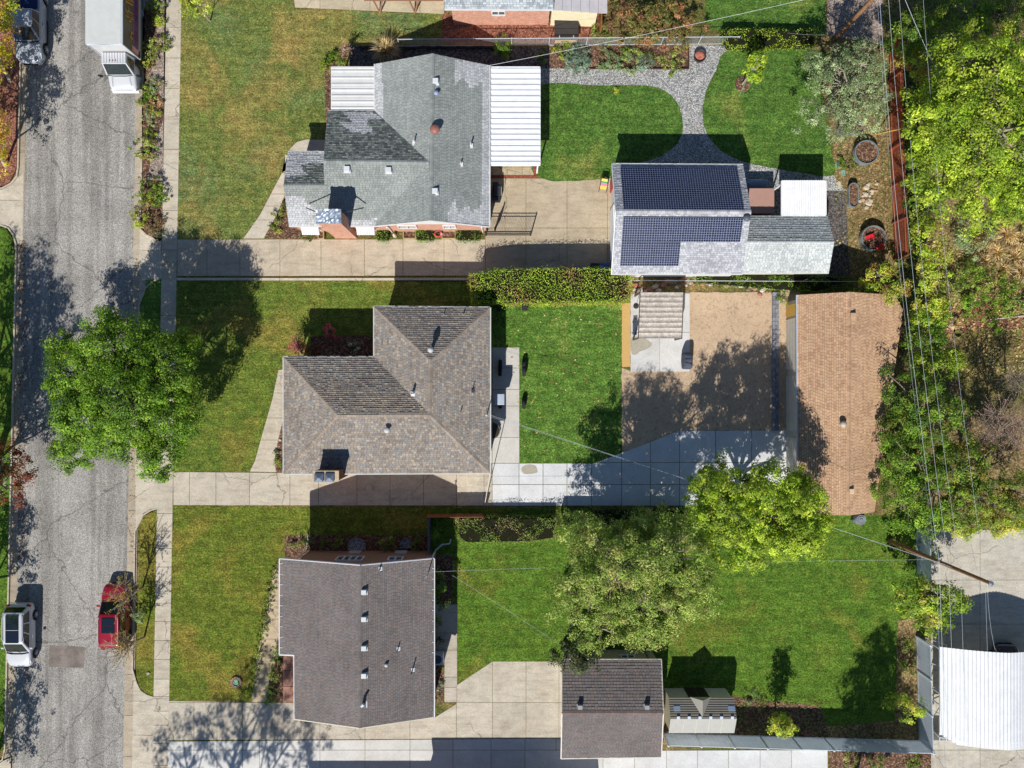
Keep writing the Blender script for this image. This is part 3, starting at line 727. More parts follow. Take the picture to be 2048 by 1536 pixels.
slabs('driveway', [(1100, 1502), (1655, 1500), (1655, 1700), (1100, 1700)], .018, C(216,216,214), [1196, 1206, 1269, 1333, 1395, 1457, 1520, 1583], [1560], mat='newcrete')
slabs('side_walk', [(870, 1209), (914, 1209), (914, 1404), (889, 1404), (889, 1300), (870, 1300)], .012, C(200,190,174), [], [1266, 1300, 1354, 1375])
sheet('side_bed', [(866, 1110), (905, 1110), (905, 1208), (868, 1208)], .012, G['mulch'])
sheet('side_bed', [(866, 1301), (888, 1301), (888, 1404), (866, 1404)], .014, G['mulch'])
sheet('back_lawn', [(862, 1016), (1480, 1018), (1835, 1035), (1835, 1480), (1330, 1478), (1125, 1322), (985, 1322), (915, 1370), (915, 1208), (905, 1207), (903, 1118), (862, 1118)], .010, G['back3'], jit=.03)
sheet('shed_bed', [(1325, 1372), (1520, 1400), (1640, 1412), (1660, 1478), (1325, 1484)], .014, G['mulch'], jit=.05)
sheet('fence_bed', [(1795, 1240), (1836, 1240), (1836, 1480), (1640, 1480), (1640, 1455), (1790, 1440)], .013, G['brush'], jit=.06)
sheet('south_bed', [(1658, 1502), (1872, 1502), (1872, 1700), (1658, 1700)], .012, G['mulch'])
# ---- east side
slabs('concrete_yard', [(1862, 1060), (2400, 1060), (2400, 1800), (1862, 1800)], .014, C(204,197,182), [1960, 2080, 2200], [1160, 1248, 1340, 1500])
sheet('brush_ground', [(1793, 60), (2300, 60), (2300, 1055), (1800, 1055)], .006, G['brush'], jit=.05)
sheet('east_lawn', [(1905, 660), (2300, 640), (2300, 830), (1930, 820)], .014, G['wild'], jit=.1)
sheet('mulch_clearing', [(1895, 620), (2060, 600), (2060, 655), (1890, 668)], .016, G['redmulch'], jit=.08)
# ================================================================== buildings
GREY = [C(146,151,147), C(152,157,153), C(140,146,142), C(148,153,148), C(156,160,156)]
GREYL = [C(186,188,188), C(196,196,196), C(176,178,180)]
BROWN = [C(148,138,128), C(154,144,133), C(140,130,121), C(164,152,136), C(146,142,137), C(132,123,116), C(150,140,130), C(170,160,146), C(138,138,138), C(148,138,128)]
DARK = [C(122,115,112), C(128,120,116), C(117,110,108), C(130,118,112), C(122,117,116)]
TAN = [C(192,157,126), C(196,161,130), C(189,153,123), C(192,157,124), C(178,141,113), C(198,164,132)]
PALE = [C(184,190,188), C(194,198,197), C(176,182,182), C(200,204,202)]
LGREY = [C(172,174,180), C(184,186,190), C(160,162,168), C(190,190,194)]
WHITE = (.78, .78, .76)
def window(parent, c, wdt, hgt, nrm, cols=2, fr=WHITE, name='window', arch=False, depth=.05):
    c = Vector(c); n = Vector(nrm).normalized(); s_ = Vector((-n.y, n.x, 0)); z = Vector((0, 0, 1))
    t = MB(fr); a = c - s_*wdt/2; b = c + s_*wdt/2
    for (p, q) in ((a-z*hgt/2, b-z*hgt/2), (a+z*hgt/2, b+z*hgt/2)): t.beam(p+n*depth, q+n*depth, .1, .07)
    for i in range(cols+1):
        x = a.lerp(b, i/cols); t.hexa([x-s_*.035+n*(depth-.03)-z*hgt/2+z*.036, x+s_*.035+n*(depth-.03)-z*hgt/2+z*.036, x+s_*.035+n*(depth+.04)-z*hgt/2+z*.036, x-s_*.035+n*(depth+.04)-z*hgt/2+z*.036,
                 x-s_*.035+n*(depth-.03)+z*hgt/2-z*.036, x+s_*.035+n*(depth-.03)+z*hgt/2-z*.036, x+s_*.035+n*(depth+.04)+z*hgt/2-z*.036, x-s_*.035+n*(depth+.04)+z*hgt/2-z*.036])
    f = t.build(name, M['matte'], parent)
    g = MB(C(70,84,100,.5)); g.poly([a-z*hgt/2+n*.02, b-z*hgt/2+n*.02, b+z*hgt/2+n*.02, a+z*hgt/2+n*.02]); g.build('pane', M['glass'], f, origin=wloc(parent), local=False)
    return f
def boxvent(parent, px, py, z, col=C(214,216,218), s=.36, h=.22, name='roof_vent'):
    c = P(px, py, z+h*.5); m = MB(col); m.obox(c, s, s*.95, h); m.obox(c+Vector((0, -.02, -h*.5)), s*1.35, s*1.3, .03, col=sc(col, .9)); return m.build(name, M['metal'], parent, bevel=.02)
def pipe(parent, px, py, z, h=.45, r=.05, col=C(214,214,214), name='vent_pipe', flash=True):
    c = P(px, py, z); m = MB(col)
    m.lathe([(r*1.9, 0), (r*1.3, .06), (r, .1), (r, h), (r*.7, h), (r*.7, h-.1)], c, 12)
    if flash: m.obox(c+Vector((0, -.06, .02)), .28, .32, .02, col=col)
    return m.build(name, M['metal'], parent)
def turbine(parent, px, py, z, r=.2, h=.35, col=C(190,190,188), name='round_vent', sx=1):
    c = P(px, py, z); m = MB(col); m.lathe([(r*.6, -.1), (r*.6, h*.55), (r*1.05, h*.6), (r*1.1, h*.8), (r*.75, h*.98), (r*.25, h*1.06), (0.001, h*1.08)], c, 18); return m.build(name, M['metal'], parent, smooth=True)
class Roof:
    def __init__(s, house, seed): s.m = MB(); s.h = house; s.rng = random.Random(seed)
    def face(s, pts, pal, **k): roof_face(s.m, [P(*p) for p in pts], pal, s.rng, **k)
    def cap(s, p, q, pal, **k): caps(s.m, P(*p), P(*q), pal, s.rng, **k)
    def build(s): return s.m.build('roof', M['shingle'], s.h)
def edges(house, pairs, col=(.74, .74, .72), name='gutter', w=.09, h=.1, dz=-.04):
    for p, q in pairs:
        m = MB(col); m.beam(P(*p)+Vector((0, 0, dz)), P(*q)+Vector((0, 0, dz)), w, h); m.build(name, M['metal'], house)

# ---------------- house 1 (grey)
b = P(820, 330); h1 = thing('house', 'brick house with patchy grey shingle roof and a metal capped chimney', 'house', b)
rf = Roof(h1, 11); e, rz = 2.7, 4.55
lightN = [[(908,128),(950,118),(985,126),(985,176),(955,178),(950,168),(935,178),(930,160),(912,168)], [(964,126),(985,120),(985,460),(964,460)]]
patE = [(lightN[1], GREYL), ([(908,120),(975,126),(975,158),(940,180),(934,160),(922,158),(909,170)], GREYL), ([(894,445),(896,425),(905,402),(910,400),(916,428),(930,412),(938,412),(944,425),(966,408),(966,455),(894,455)], GREYL)]
rf.face([(979,131,e),(979,453,e),(862,441,4.53),(865,107,rz)], GREY, patch=patE)
patW = [([(745,120),(765,120),(765,240),(770,243),(775,252),(768,250),(745,222)], GREYL)]
rf.face([(749,128,e),(865,107,rz),(858,325,4.5),(750,222,e)], GREY, patch=patW)
rf.face([(858,325,4.5),(862,441,4.53),(749,452,e)], GREY)
patN = [([(688,226),(748,226),(762,238),(752,240),(730,238),(745,262),(735,268),(700,265),(682,246),(702,244)], GREYL)]
GREY_SHADE = [C(118,123,118), C(132,137,130), C(102,108,104), C(140,145,138), C(92,98,96)]  # darker greys for the north slopes, shade put into the shingle colour
rf.face([(655,222,e),(750,222,e),(858,325,4.5),(647,322,4.5)], GREY_SHADE, patch=patN, lift=.03)
patS = [([(690,438),(752,438),(750,452),(690,452)], GREYL)]
rf.face([(647,322,4.5),(858,325,4.5),(750,452,e),(652,452,e)], GREY, patch=patS)
rf.face([(576,303,e),(655,303,e),(655,371,3.86),(567,371,3.86)], GREY_SHADE, patch=[([(570,300),(650,300),(650,325),(600,330),(610,345),(622,352),(560,354)], GREYL)], lift=.04)
rf.face([(567,371,3.86),(655,371,3.86),(652,452,e),(578,452,e)], GREY, patch=[([(560,392),(604,394),(620,412),(640,420),(642,432),(600,430),(652,436),(652,456),(560,456)], GREYL)])
for p, q in (((865,107,rz),(862,441,4.53)), ((647,322,4.5),(858,325,4.5)), ((567,371,3.86),(652,371,3.86))): rf.cap(p, q, GREY, w=.14)
rf.build()
# walls
m = MB(C(196,120,90)); 
def KX(px, z): return (px-1024)*(H-z)/H/S
X0, X1, XM = KX(757, e), KX(972, e), KX(864, 4.5); XW, XWW = KX(662, e), KX(584, e)
YN, YS = P(0, 136, e).y, P(0, 448, e).y; YWN, YWWN = P(0, 230, e).y, P(0, 310, e).y
m.wall_quad((X0, YS), (X1, YS), 0, e-.1); m.wall_quad((X1, YS), (X1, YN), 0, e-.1); m.wall_quad((X1, YN), (X0, YN), 0, e-.1); m.wall_quad((X0, YN), (X0, YWN), 0, e-.1)
m.wall_quad((X0, YWN), (XW, YWN), 0, e-.1); m.wall_quad((XW, YWN), (XW, YWWN), 0, e-.1); m.wall_quad((XW, YWWN), (XWW, YWWN), 0, e-.1); m.wall_quad((XWW, YWWN), (XWW, YS), 0, e-.1); m.wall_quad((XWW, YS), (X0, YS), 0, e-.1)
m.build('wall', G['brick'], h1)
for y in (YS, YN): m = MB(WHITE); m.poly([(X0-.1, y, e-.1), (X1+.1, y, e-.1), (XM, y, 4.36)]); m.build('gable', M['matte'], h1)
m = MB(WHITE); m.poly([(XWW, YWWN, e-.1), (XWW, YS, e-.1), (XWW, (YS+YWWN)/2, 3.7)]); m.build('gable', M['matte'], h1); m = MB(WHITE); m.poly([(XW, YWN, e-.1), (XW, YS, e-.1), (XW, (YS+YWN)/2, 4.3)]); m.build('gable', M['matte'], h1); m = MB(WHITE)
g1 = P(749, 452, e); g2 = P(862, 441, 4.53); g3 = P(979, 453, e)
for p, q in ((g1, g2), (g2, g3)): m.beam(p+Vector((0,-.02,-.07)), q+Vector((0,-.02,-.07)), .05, .2)
m.build('rake_board', M['matte'], h1)
edges(h1, [((979.5,131,e),(979.5,453,e)), ((655,222,e),(750,222,e)), ((576,303,e),(652,303,e)), ((578,452.5,e),(655,452.5,e)), ((655,452.5,e),(749,452.5,e)), ((749,128,e),(749,222,e))])
for px in (773.5, 963): m = MB(WHITE); a = P(px, 455, e-.1); m.tube([a, Vector((a.x, YS-.08, 2.2)), Vector((a.x, YS-.08, .1))], .05, 6); m.build('downspout', M['metal'], h1)
for px, wd in ((815, 1.25), (899, .85)): window(h1, (KX(px, 1.9), YS, 1.95), wd, .9, (0, -1, 0), 2)
for px, wd in ((620, 1.1), (731, 1.1)): window(h1, (KX(px, 1.7), YS, 1.5), wd, 1.2, (0, -1, 0), 2)
def awning(x0, x1, y0, z0, y1, z1, parent, n=8, col=WHITE):
    m = MB(col); L = (x1-x0)/n
    for i in range(n):
        a = x0+i*L; m.poly([(a, y0, z0), (a, y1, z1), (a+L*.6, y1, z1+.03), (a+L*.6, y0, z0+.03)], sc(col, .95)); m.poly([(a+L*.6, y0, z0+.03), (a+L*.6, y1, z1+.03), (a+L, y1, z1), (a+L, y0, z0)], sc(col, .82))
    for x in (x0, x1): m.poly([(x, y0, z0), (x, y1, z1), (x, y0, z1)])
    return m.build('awning', M['metal'], parent)
awning(KX(603, 2.2), KX(638, 2.2), YS-.01, 2.5, YS-.62, 2.0, h1); awning(KX(713, 2.2), KX(749, 2.2), YS-.01, 2.5, YS-.62, 2.0, h1)
# chimney on the south wall
zc = 5.5; cx0, cx1 = -352/S, -310/S; cy0, cy1 = 291/S, 314/S
m = MB(C(196,120,92))
def brickbox(m, x0, y0, x1, y1, z0, z1, z1b=None):
    m.wall_quad((x0, y0), (x1, y0), z0, z1); m.wall_quad((x1, y0), (x1, y1), z0, z1); m.wall_quad((x1, y1), (x0, y1), z0, z1); m.wall_quad((x0, y1), (x0, y0), z0, z1)
    m.poly([(x0, y0, z1), (x1, y0, z1), (x1, y1, z1), (x0, y1, z1)], None, [(0, 0), (x1-x0, 0), (x1-x0, y1-y0), (0, y1-y0)])
brickbox(m, cx0, cy0, cx1, cy1, 0, zc); ch = m.build('chimney', G['brick'], h1)
m = MB(C(205,215,225)); m.box(cx0-.06, cy0-.05, zc+.002, cx1+.06, cy1+.05, zc+.08)
rc = random.Random(7); NX, NY = 14, 8; hz = [[zc+.1+rc.uniform(0, .11) for _ in range(NY+1)] for _ in range(NX+1)]
for i in range(NX):
    for j in range(NY):
        fx = lambda k: cx0-.06+(cx1-cx0+.12)*k/NX; fy = lambda k: cy0-.05+(cy1-cy0+.1)*k/NY
        m.poly([(fx(i),fy(j),hz[i][j]),(fx(i+1),fy(j),hz[i+1][j]),(fx(i+1),fy(j+1),hz[i+1][j+1]),(fx(i),fy(j+1),hz[i][j+1])], C(206,216,228))
m.build('chimney_cap', M['galv'], ch)
for s_, x in ((-1, cx0), (1, cx1)): m = MB(C(70,74,82)); m.tube([(x, cy1-.1, zc-.35), (x+s_*1.15, cy1+.55, 3.72)], .04, 6); m.build('brace', M['metal'], ch)
for x, y, z in ((871,162,4.4), (870,382,4.4), (694,338,4.35), (777,340,4.35)): boxvent(h1, x, y, z)
turbine(h1, 873, 188, 4.4, .15, .3, C(150,160,190))
turbine(h1, 871, 262, 4.4, .3, .55, C(150,100,88), 'brown_cap_vent')
for x, y, z, hh in ((829,284,4.0,.6), (942,290,3.3,.5), (922,327,3.6,.3)): pipe(h1, x, y, z, hh)
# metal awning roof over the front windows and the patio cover behind
def ribbed(name, label, cat, x0, y0, x1, y1, z, along='x', pitch=.30, rib=.05, col=WHITE, dz=0.0, posts=(), parent=None, var=.12, seed=1, rw=.05):
    """ribbed metal sheet; photo pixel corners at height z; ribs run along x or y"""
    a = P(x0, y1, z); b2 = P(x1, y0, z); rr = random.Random(seed); m = MB(col)
    L = (b2.y-a.y) if along == 'x' else (b2.x-a.x); t = 0
    prof = []
    while t < L-.01:
        p_ = pitch*rr.uniform(.86, 1.14); p_ = min(p_, L-t); c = sc(col, rr.uniform(1-var, 1.0))
        prof.append((t, 0, t+p_*.5-rw, 0, c)); prof.append((t+p_*.5-rw, 0, t+p_*.5-rw*.6, rib, sc(c, .9))); prof.append((t+p_*.5-rw*.6, rib, t+p_*.5+rw*.6, rib, c))
        prof.append((t+p_*.5+rw*.6, rib, t+p_*.5+rw, 0, sc(c, .8))); prof.append((t+p_*.5+rw, 0, t+p_, 0, c)); t += p_
    for (s0, h0, s1, h1_, c) in prof:
        if along == 'x':
            f = lambda s_, h_, x, k: (x, a.y+s_, z+h_+k*dz)
            m.poly([f(s0,h0,a.x,0), f(s0,h0,b2.x,1), f(s1,h1_,b2.x,1), f(s1,h1_,a.x,0)], c)
        else:
            f = lambda s_, h_, y, k: (a.x+s_, y, z+h_+k*dz)
            m.poly([f(s0,h0,b2.y,1), f(s0,h0,a.y,0), f(s1,h1_,a.y,0), f(s1,h1_,b2.y,1)], c)
    cx, cy = (a.x+b2.x)/2, (a.y+b2.y)/2
    t = parent or thing(name, label, cat, (cx, cy, 0))
    m.build('metal_roof', M['metal'], t)
    fr = MB(col)
    zb = z-.06
    for p, q in (((a.x,a.y),(b2.x,a.y)), ((b2.x,a.y),(b2.x,b2.y)), ((b2.x,b2.y),(a.x,b2.y)), ((a.x,b2.y),(a.x,a.y))): fr.beam((*p, zb), (*q, zb), .07, .14)
    fr.build('roof_frame', M['matte'], t)
    for (px, py) in posts:
        q = P(px, py, z); pm = MB(col); pm.box(q.x-.05, q.y-.05, 0, q.x+.05, q.y+.05, z-.13); pm.build('post', M['matte'], t)
    return t
ribbed('porch_cover', 'small white ribbed metal porch roof over the front window of the grey roofed house', 'porch cover', 663, 134, 748.5, 221, 2.62, 'x', .42, .05, C(225,225,222), posts=((667,138),(667,217)), seed=3, var=.2, rw=.07)
ribbed('patio_cover', 'long white ribbed metal patio cover behind the grey roofed house', 'patio cover', 980.5, 134, 1080, 330, 2.55, 'x', .37, .06, C(240,242,244), posts=((1076,138),(1076,326),(1076,232)), seed=4, rw=.075)

# ---------------- house 2 (brown hip roof)
b = P(800, 820); h2 = thing('house', 'house with mottled brown hip roof and a low chimney beside the driveway', 'house', b)
rf = Roof(h2, 12); r2 = 4.75; e = 3.4
BROWN_SHADE = [sc(c, .8) for c in BROWN]  # dimmed copy of the browns for north-facing hips, shade painted in
rf.face([(748,613,e),(980,615,e),(861,722,r2)], BROWN_SHADE, lift=.04)
rf.face([(980,615,e),(980,946,e),(860,830,r2),(861,722,r2)], BROWN)
rf.face([(748,613,e),(861,722,r2),(857,829,r2),(748,714,e)], BROWN)
rf.face([(567,714,e),(748,714,e),(858,829,r2),(675,830,r2)], BROWN_SHADE, lift=.045)
rf.face([(567,714,e),(675,830,r2),(567,948,e)], BROWN)
rf.face([(567,948,e),(675,830,r2),(860,830,r2),(980,946,e)], BROWN, lift=.02)
CAPB = [C(156,142,128), C(148,136,124), C(164,150,136)]
for p, q in (((748,613,e),(861,722,r2)), ((980,615,e),(861,722,r2)), ((861,722,r2),(859,829,r2)), ((675,830,r2),(859,830,r2)), ((567,714,e),(675,830,r2)), ((567,948,e),(675,830,r2)), ((980,946,e),(860,830,r2))): rf.cap(p, q, CAPB)
rf.build()
m = MB(C(186,160,134))
c = lambda x, y: tuple(P(x, y, e).xy)
fp = [c(756,622), c(972,622), c(972,938), c(576,938), c(576,724), c(756,724)]
m.prism(fp, 0, e-.08, bottom=False); m.build('wall', M['rough'], h2)
edges(h2, [((748,613,e),(980,615,e)), ((980.5,615,e),(980.5,946,e)), ((567,714,e),(748,714,e)), ((748,613,e),(748,714,e)), ((567,714,e),(567,948,e)), ((567,948.5,e),(980,946.5,e))], C(206,206,200), w=.11)
edges(h2, [((980.5,946,e),(969,1012,.3))], C(200,190,176), name='downspout', w=.05, h=.05)
cx0, cx1, cy0, cy1, zc = -361/S, -316/S, -176/S, -159/S, 5.15
m = MB(C(170,118,84)); brickbox(m, cx0, cy0, cx1, cy1, 0, zc); ch = m.build('chimney', M['rough'], h2)
m = MB(C(206,184,154)); 
m.box(cx0-.05, cy0-.05, zc+.002, cx1+.05, cy1+.05, zc+.09, C(206,184,154)); m.build('chimney_crown', M['concrete'], ch)
m = MB(C(84,94,110))
for x in (-350/S, -331/S):
    m.box(x-.26, -178/S+.06, zc+.1, x+.26, -163/S, zc+.2); m.hexa([(x-.3,-178/S,zc+.2),(x+.3,-178/S,zc+.2),(x+.3,-162/S,zc+.2),(x-.3,-162/S,zc+.2),(x-.06,-170.5/S,zc+.33),(x+.06,-170.5/S,zc+.33),(x+.06,-169.5/S,zc+.33),(x-.06,-169.5/S,zc+.33)], C(96,108,126))
m.build('flue_cap', M['metal'], ch)
turbine(h2, 863, 700, 4.6, .19, .75); turbine(h2, 774.5, 860, 4.6, .18, .3)
pipe(h2, 826, 786, 4.4, .6, .09)
for x, y, z, hh in ((945,779,3.8,.5), (922,822,4.0,.4)): pipe(h2, x, y, z, hh, .03, C(60,64,74))
for x in (888, 927): pipe(h2, x, 629, 3.5, .35, .04, C(170,176,190), flash=False)
m = MB(C(190,190,186)); a = P(974, 829, 3.45); m.tube([a, a+Vector((0, 0, 1.1))], .035, 6); m.lathe([(.09, 0), (.07, .12), (.001, .15)], a+Vector((0, 0, 1.1)), 10); m.build('service_mast', M['metal'], h2)

# ---------------- house 3 (charcoal gable)
b = P(720, 1280); h3 = thing('house', 'house with dark charcoal brown gable roof and a line of square roof vents', 'house', b)
rf = Roof(h3, 13); e3, r3 = 4.15, 5.95
rf.face([(721.5,1131.6,r3),(720,1456,r3),(868,1434,e3),(868,1118,e3)], DARK)
rf.face([(559.6,1118.4,3.85),(721.5,1131.6,r3),(720.5,1311,r3),(559.6,1309,3.85)], DARK)
rf.face([(588,1309.3,e3),(720.5,1311,r3),(720,1456,r3),(589,1438,e3)], DARK)
rf.cap((721.5,1131.6,r3),(720,1456,r3), DARK, w=.14); rf.build()
X0, X1, XM = KX(598, e3), KX(860, e3), KX(721, r3); YN = -333.5/S; YS = P(0, 1430, e3).y
m = MB(C(150,124,108)); m.wall_quad((X0, YS), (X1, YS), 0, e3-.1); m.wall_quad((X1, YS), (X1, YN), 0, e3-.1); m.wall_quad((X1, YN), (X0-.35, YN), 0, e3-.1); m.wall_quad((X0, P(0,1305,e3).y), (X0, YS), 0, e3-.1)
m.wall_quad((X0-.35, YN), (X0-.35, P(0,1305,e3).y), 0, 3.8); m.wall_quad((X0-.35, P(0,1305,e3).y), (X0, P(0,1305,e3).y), 0, 3.8)
m.poly([(X0, YN, e3-.1), (X1, YN, e3-.1), (XM, YN, r3-.18)]); m.poly([(X0, YS, e3-.1), (X1, YS, e3-.1), (XM, YS, r3-.18)])
m.build('wall', M['matte'], h3)
m = MB(C(210,208,212)); a = P(559.6,1118.4,3.85); p_ = P(721.5,1131.6,r3); c2 = P(868,1118,e3)
for u_, v_ in ((a, p_), (p_, c2)):
    m.beam(u_+Vector((0, .03, -.1)), v_+Vector((0, .03, -.1)), .06, .22)
    m.poly([u_+Vector((0,.01,-.18)), v_+Vector((0,.01,-.18)), Vector((v_.x, YN+.01, v_.z-.18)), Vector((u_.x, YN+.01, u_.z-.18))])
a = P(868,1434,e3); p_ = P(720,1456,r3); c2 = P(589,1438,e3)
for u_, v_ in ((a, p_), (p_, c2)): m.beam(u_+Vector((0,-.02,-.09)), v_+Vector((0,-.02,-.09)), .06, .2, C(226,218,196))
m.build('rake_board', M['matte'], h3)
edges(h3, [((559,1118.4,3.85),(559,1309,3.85)), ((559,1309.5,3.85),(587,1311,4.15)), ((588,1310,e3),(589,1438,e3)), ((868.5,1118,e3),(868.5,1434,e3))], (.8, .8, .8))
for i in range(9):
    y = 1127+i*21; z = 3.88
    m = MB((.8, .8, .8)); p_ = P(560, y, z); m.box(p_.x, p_.y-.015, z+.02, p_.x+.2, p_.y+.015, z+.05); m.build('gutter_strap', M['metal'], h3)
    m = MB((.8, .8, .8)); p_ = P(868, y+10, e3+.03); m.box(p_.x-.12, p_.y-.015, e3+.03, p_.x, p_.y+.015, e3+.06); m.build('gutter_strap', M['metal'], h3)
m = MB((.78, .8, .84)); a = P(868, 1118, e3-.1)
m.tube([a, Vector((a.x-.25, YN+.1, 3.6)), Vector((a.x-.25, YN+.1, .35)), Vector((a.x+.2, YN+.5, .25)), Vector((a.x+.75, YN+.55, .15)), Vector((a.x+.8, YN+.85, .05))], .055, 6); m.build('downspout', M['metal'], h3); m = MB((.78, .8, .84))
a = P(560, 1118, 3.75); m.tube([a, Vector((X0-.45, YN+.1, 3.5)), Vector((X0-.45, YN+.1, .3)), Vector((X0-.45, YN+1.2, .1))], .055, 6)
m.build('downspout', M['metal'], h3)
window(h3, (KX(700, 2.7), YN, 2.75), 1.75, 1.25, (0, 1, 0), 4); window(h3, (KX(791, 2.7), YN, 2.8), .95, 1.1, (0, 1, 0), 2)
window(h3, (KX(711, .5), YN, .6), .75, .45, (0, 1, 0), 1); window(h3, (KX(803, .5), YN, .6), .75, .45, (0, 1, 0), 1)
for y in (1184, 1238, 1296, 1351): boxvent(h3, 728, y, 5.8, C(206,212,210), .32, .3)
m = MB(C(200,206,210)); a = P(728, 1409, 5.8); m.tube([a, a+Vector((-.05, .1, .5)), a+Vector((.1, .25, .6))], .09, 8); m.obox(a, .42, .4, .03); m.build('flue', M['metal'], h3)
for x, y, z, hh, r_ in ((760,1138,5.45,.35,.045), (796,1298,5.0,.45,.04), (825,1340,4.65,.75,.04)): pipe(h3, x, y, z, hh, r_, C(60,64,72))
for x, y, z in ((760,1138,5.45), (796,1298,5.0), (825,1340,4.65)):
    m = MB(C(226,228,230)); p_ = P(x+1, y, z+.05); m.obox(p_, .25, .25, .02, ry=.36); m.build('flashing', M['metal'], h3)
turbine(h3, 773, 1329, 5.3, .11, .22)
m = MB(C(180,184,188)); a = P(857, 1145, 4.3); m.tube([a, a+Vector((0,0,1.1)), a+Vector((-.12,-.12,1.15))], .035, 6); m.build('service_mast', M['metal'], h3)

# ---------------- solar garage
b = P(1350, 440); g1 = thing('garage', 'white garage whose grey shingle roof is covered in solar panels', 'garage', b)
rf = Roof(g1, 14); eg, rg = 2.78, 4.64
rf.face([(1225,328,eg),(1486,329.8,eg),(1502.5,423.6,rg),(1232,422,rg)], LGREY, lift=.03)
rf.face([(1232,422,rg),(1502.5,423.6,rg),(1485,548,eg),(1224,548,eg)], LGREY, lift=.014)
rf.cap((1232,422,rg),(1502.5,423.6,rg), LGREY, w=.15); rf.build()
X0, X1 = KX(1232, eg), KX(1478, eg); YN, YS = P(0, 336, eg).y, P(0, 543, eg).y; YM = (YN+YS)/2
m = MB(C(228,228,224)); m.wall_quad((X0,YS),(X1,YS),0,eg-.08); m.wall_quad((X1,YS),(X1,YN),0,eg-.08); m.wall_quad((X1,YN),(X0,YN),0,eg-.08); m.wall_quad((X0,YN),(X0,YS),0,eg-.08)
for x in (X0, X1): m.poly([(x, YS, eg-.08), (x, YN, eg-.08), (x, YM, rg-.2)])
m.build('wall', M['matte'], g1)
m = MB(C(240,240,238)); x = X0-.04
for a_, c_ in (((1224.5,328,eg),(1231.5,422,rg)), ((1231.5,422,rg),(1223.5,548,eg))): m.beam(P(*a_)+Vector((-.02,0,-.08)), P(*c_)+Vector((-.02,0,-.08)), .05, .2)
m.build('rake_board', M['matte'], g1)
gd = MB(C(238,238,236)); y0 = P(0, 540).y+.6; y1 = y0+3.6
for i in range(4): gd.box(X0-.09, y0, .05+i*.53, X0-.02, y1, .05+i*.53+.5)
gd.build('garage_door', M['matte'], g1, bevel=.01)
gd = MB(C(200,90,76)); yy = P(0, 385).y; gd.box(X0-.08, yy-.1, .1, X0-.02, yy+.75, 2.05); gd.build('side_door', M['matte'], g1)
turbine(g1, 1491, 438, 4.36, .22, .45, C(90,94,104))
edges(g1, [((1224,548.5,eg),(1485,548.5,eg)), ((1225,327.5,eg),(1486,329.3,eg))], C(220,218,212))
# solar modules lie on the slopes: bilinear placement on each roof plane
def slopept(a, b_, c_, d, u_, v_, off):
    p_ = a.lerp(b_, u_).lerp(d.lerp(c_, u_), v_); n = (b_-a).cross(d-a).normalized(); n = n if n.z > 0 else -n
    return p_+n*off
def modules(a, b_, c_, d, u0, u1, v0, v1, nx, ny, rows_of=(6, 10)):
    for j in range(ny):
        for i in range(nx):
            gu = .0006; gv = .002
            ua, ub = u0+(u1-u0)*i/nx+gu, u0+(u1-u0)*(i+1)/nx-gu; va, vb = v0+(v1-v0)*j/ny+gv, v0+(v1-v0)*(j+1)/ny-gv
            q = [slopept(a,b_,c_,d,u_,v_,.13) for u_, v_ in ((ua,va),(ub,va),(ub,vb),(ua,vb))]
            m = MB(C(96,102,116)); lo = [slopept(a,b_,c_,d,u_,v_,.09) for u_, v_ in ((ua,va),(ub,va),(ub,vb),(ua,vb))]
            m.hexa(lo+q); fr = m.build('solar_panel', M['metal'], g1)
            s_ = MB(); du = (ub-ua)*.008; dv = (vb-va)*.006
            q2 = [slopept(a,b_,c_,d,u_,v_,.134) for u_, v_ in ((ua+du,va+dv),(ub-du,va+dv),(ub-du,vb-dv),(ua+du,vb-dv))]
            s_.poly(q2, None, [(i*6, j*10), (i*6+6, j*10), (i*6+6, j*10+rows_of[1]), (i*6, j*10+rows_of[1])]); c_o = s_.build('cells', G['solar'], fr, origin=wloc(g1)); 
A_, B_, C_, D_ = P(1225,328,eg), P(1486,329.8,eg), P(1502.5,423.6,rg), P(1232,422,rg)
modules(A_, B_, C_, D_, .055, .945, .10, .99, 8, 2)
A2, B2, C2, D2 = P(1232,422,rg), P(1502.5,423.6,rg), P(1485,548,eg), P(1224,548,eg)
modules(A2, B2, C2, D2, .055, .945, .085, .47, 8, 1)
modules(A2, B2, C2, D2, .055, .50, .475, .86, 4, 1)

# ---------------- shed annex beside it
b = P(1580, 490); g2 = thing('shed', 'low pale shingled shed joined to the east end of the solar garage', 'shed', b)
rf = Roof(g2, 15)
rf.face([(1488,431,2.3),(1655,432,2.3),(1668.5,483.7,3.42),(1484,483,3.42)], [sc(c_, .85) for c_ in PALE], lift=.028, row=.2)  # north slope takes a dimmed copy of the pale shingles, shade in the colour
rf.face([(1484,483,3.42),(1668.5,483.7,3.42),(1657.5,545.5,2.3),(1484,546,2.3)], PALE, lift=.014); rf.build()
m = MB(C(206,200,182)); X0, X1 = KX(1480, 2.3), KX(1648, 2.3); YN, YS = P(0, 438, 2.3).y, P(0, 541, 2.3).y
m.prism([(X0,YS),(X1,YS),(X1,YN),(X0,YN)], 0, 2.22, bottom=False); m.poly([(X1,YS,2.22),(X1,YN,2.22),(X1,(YN+YS)/2,3.3)]); m.build('wall', M['matte'], g2)
edges(g2, [((1485,547,2.3),(1657.5,546,2.3))], C(220,214,196))

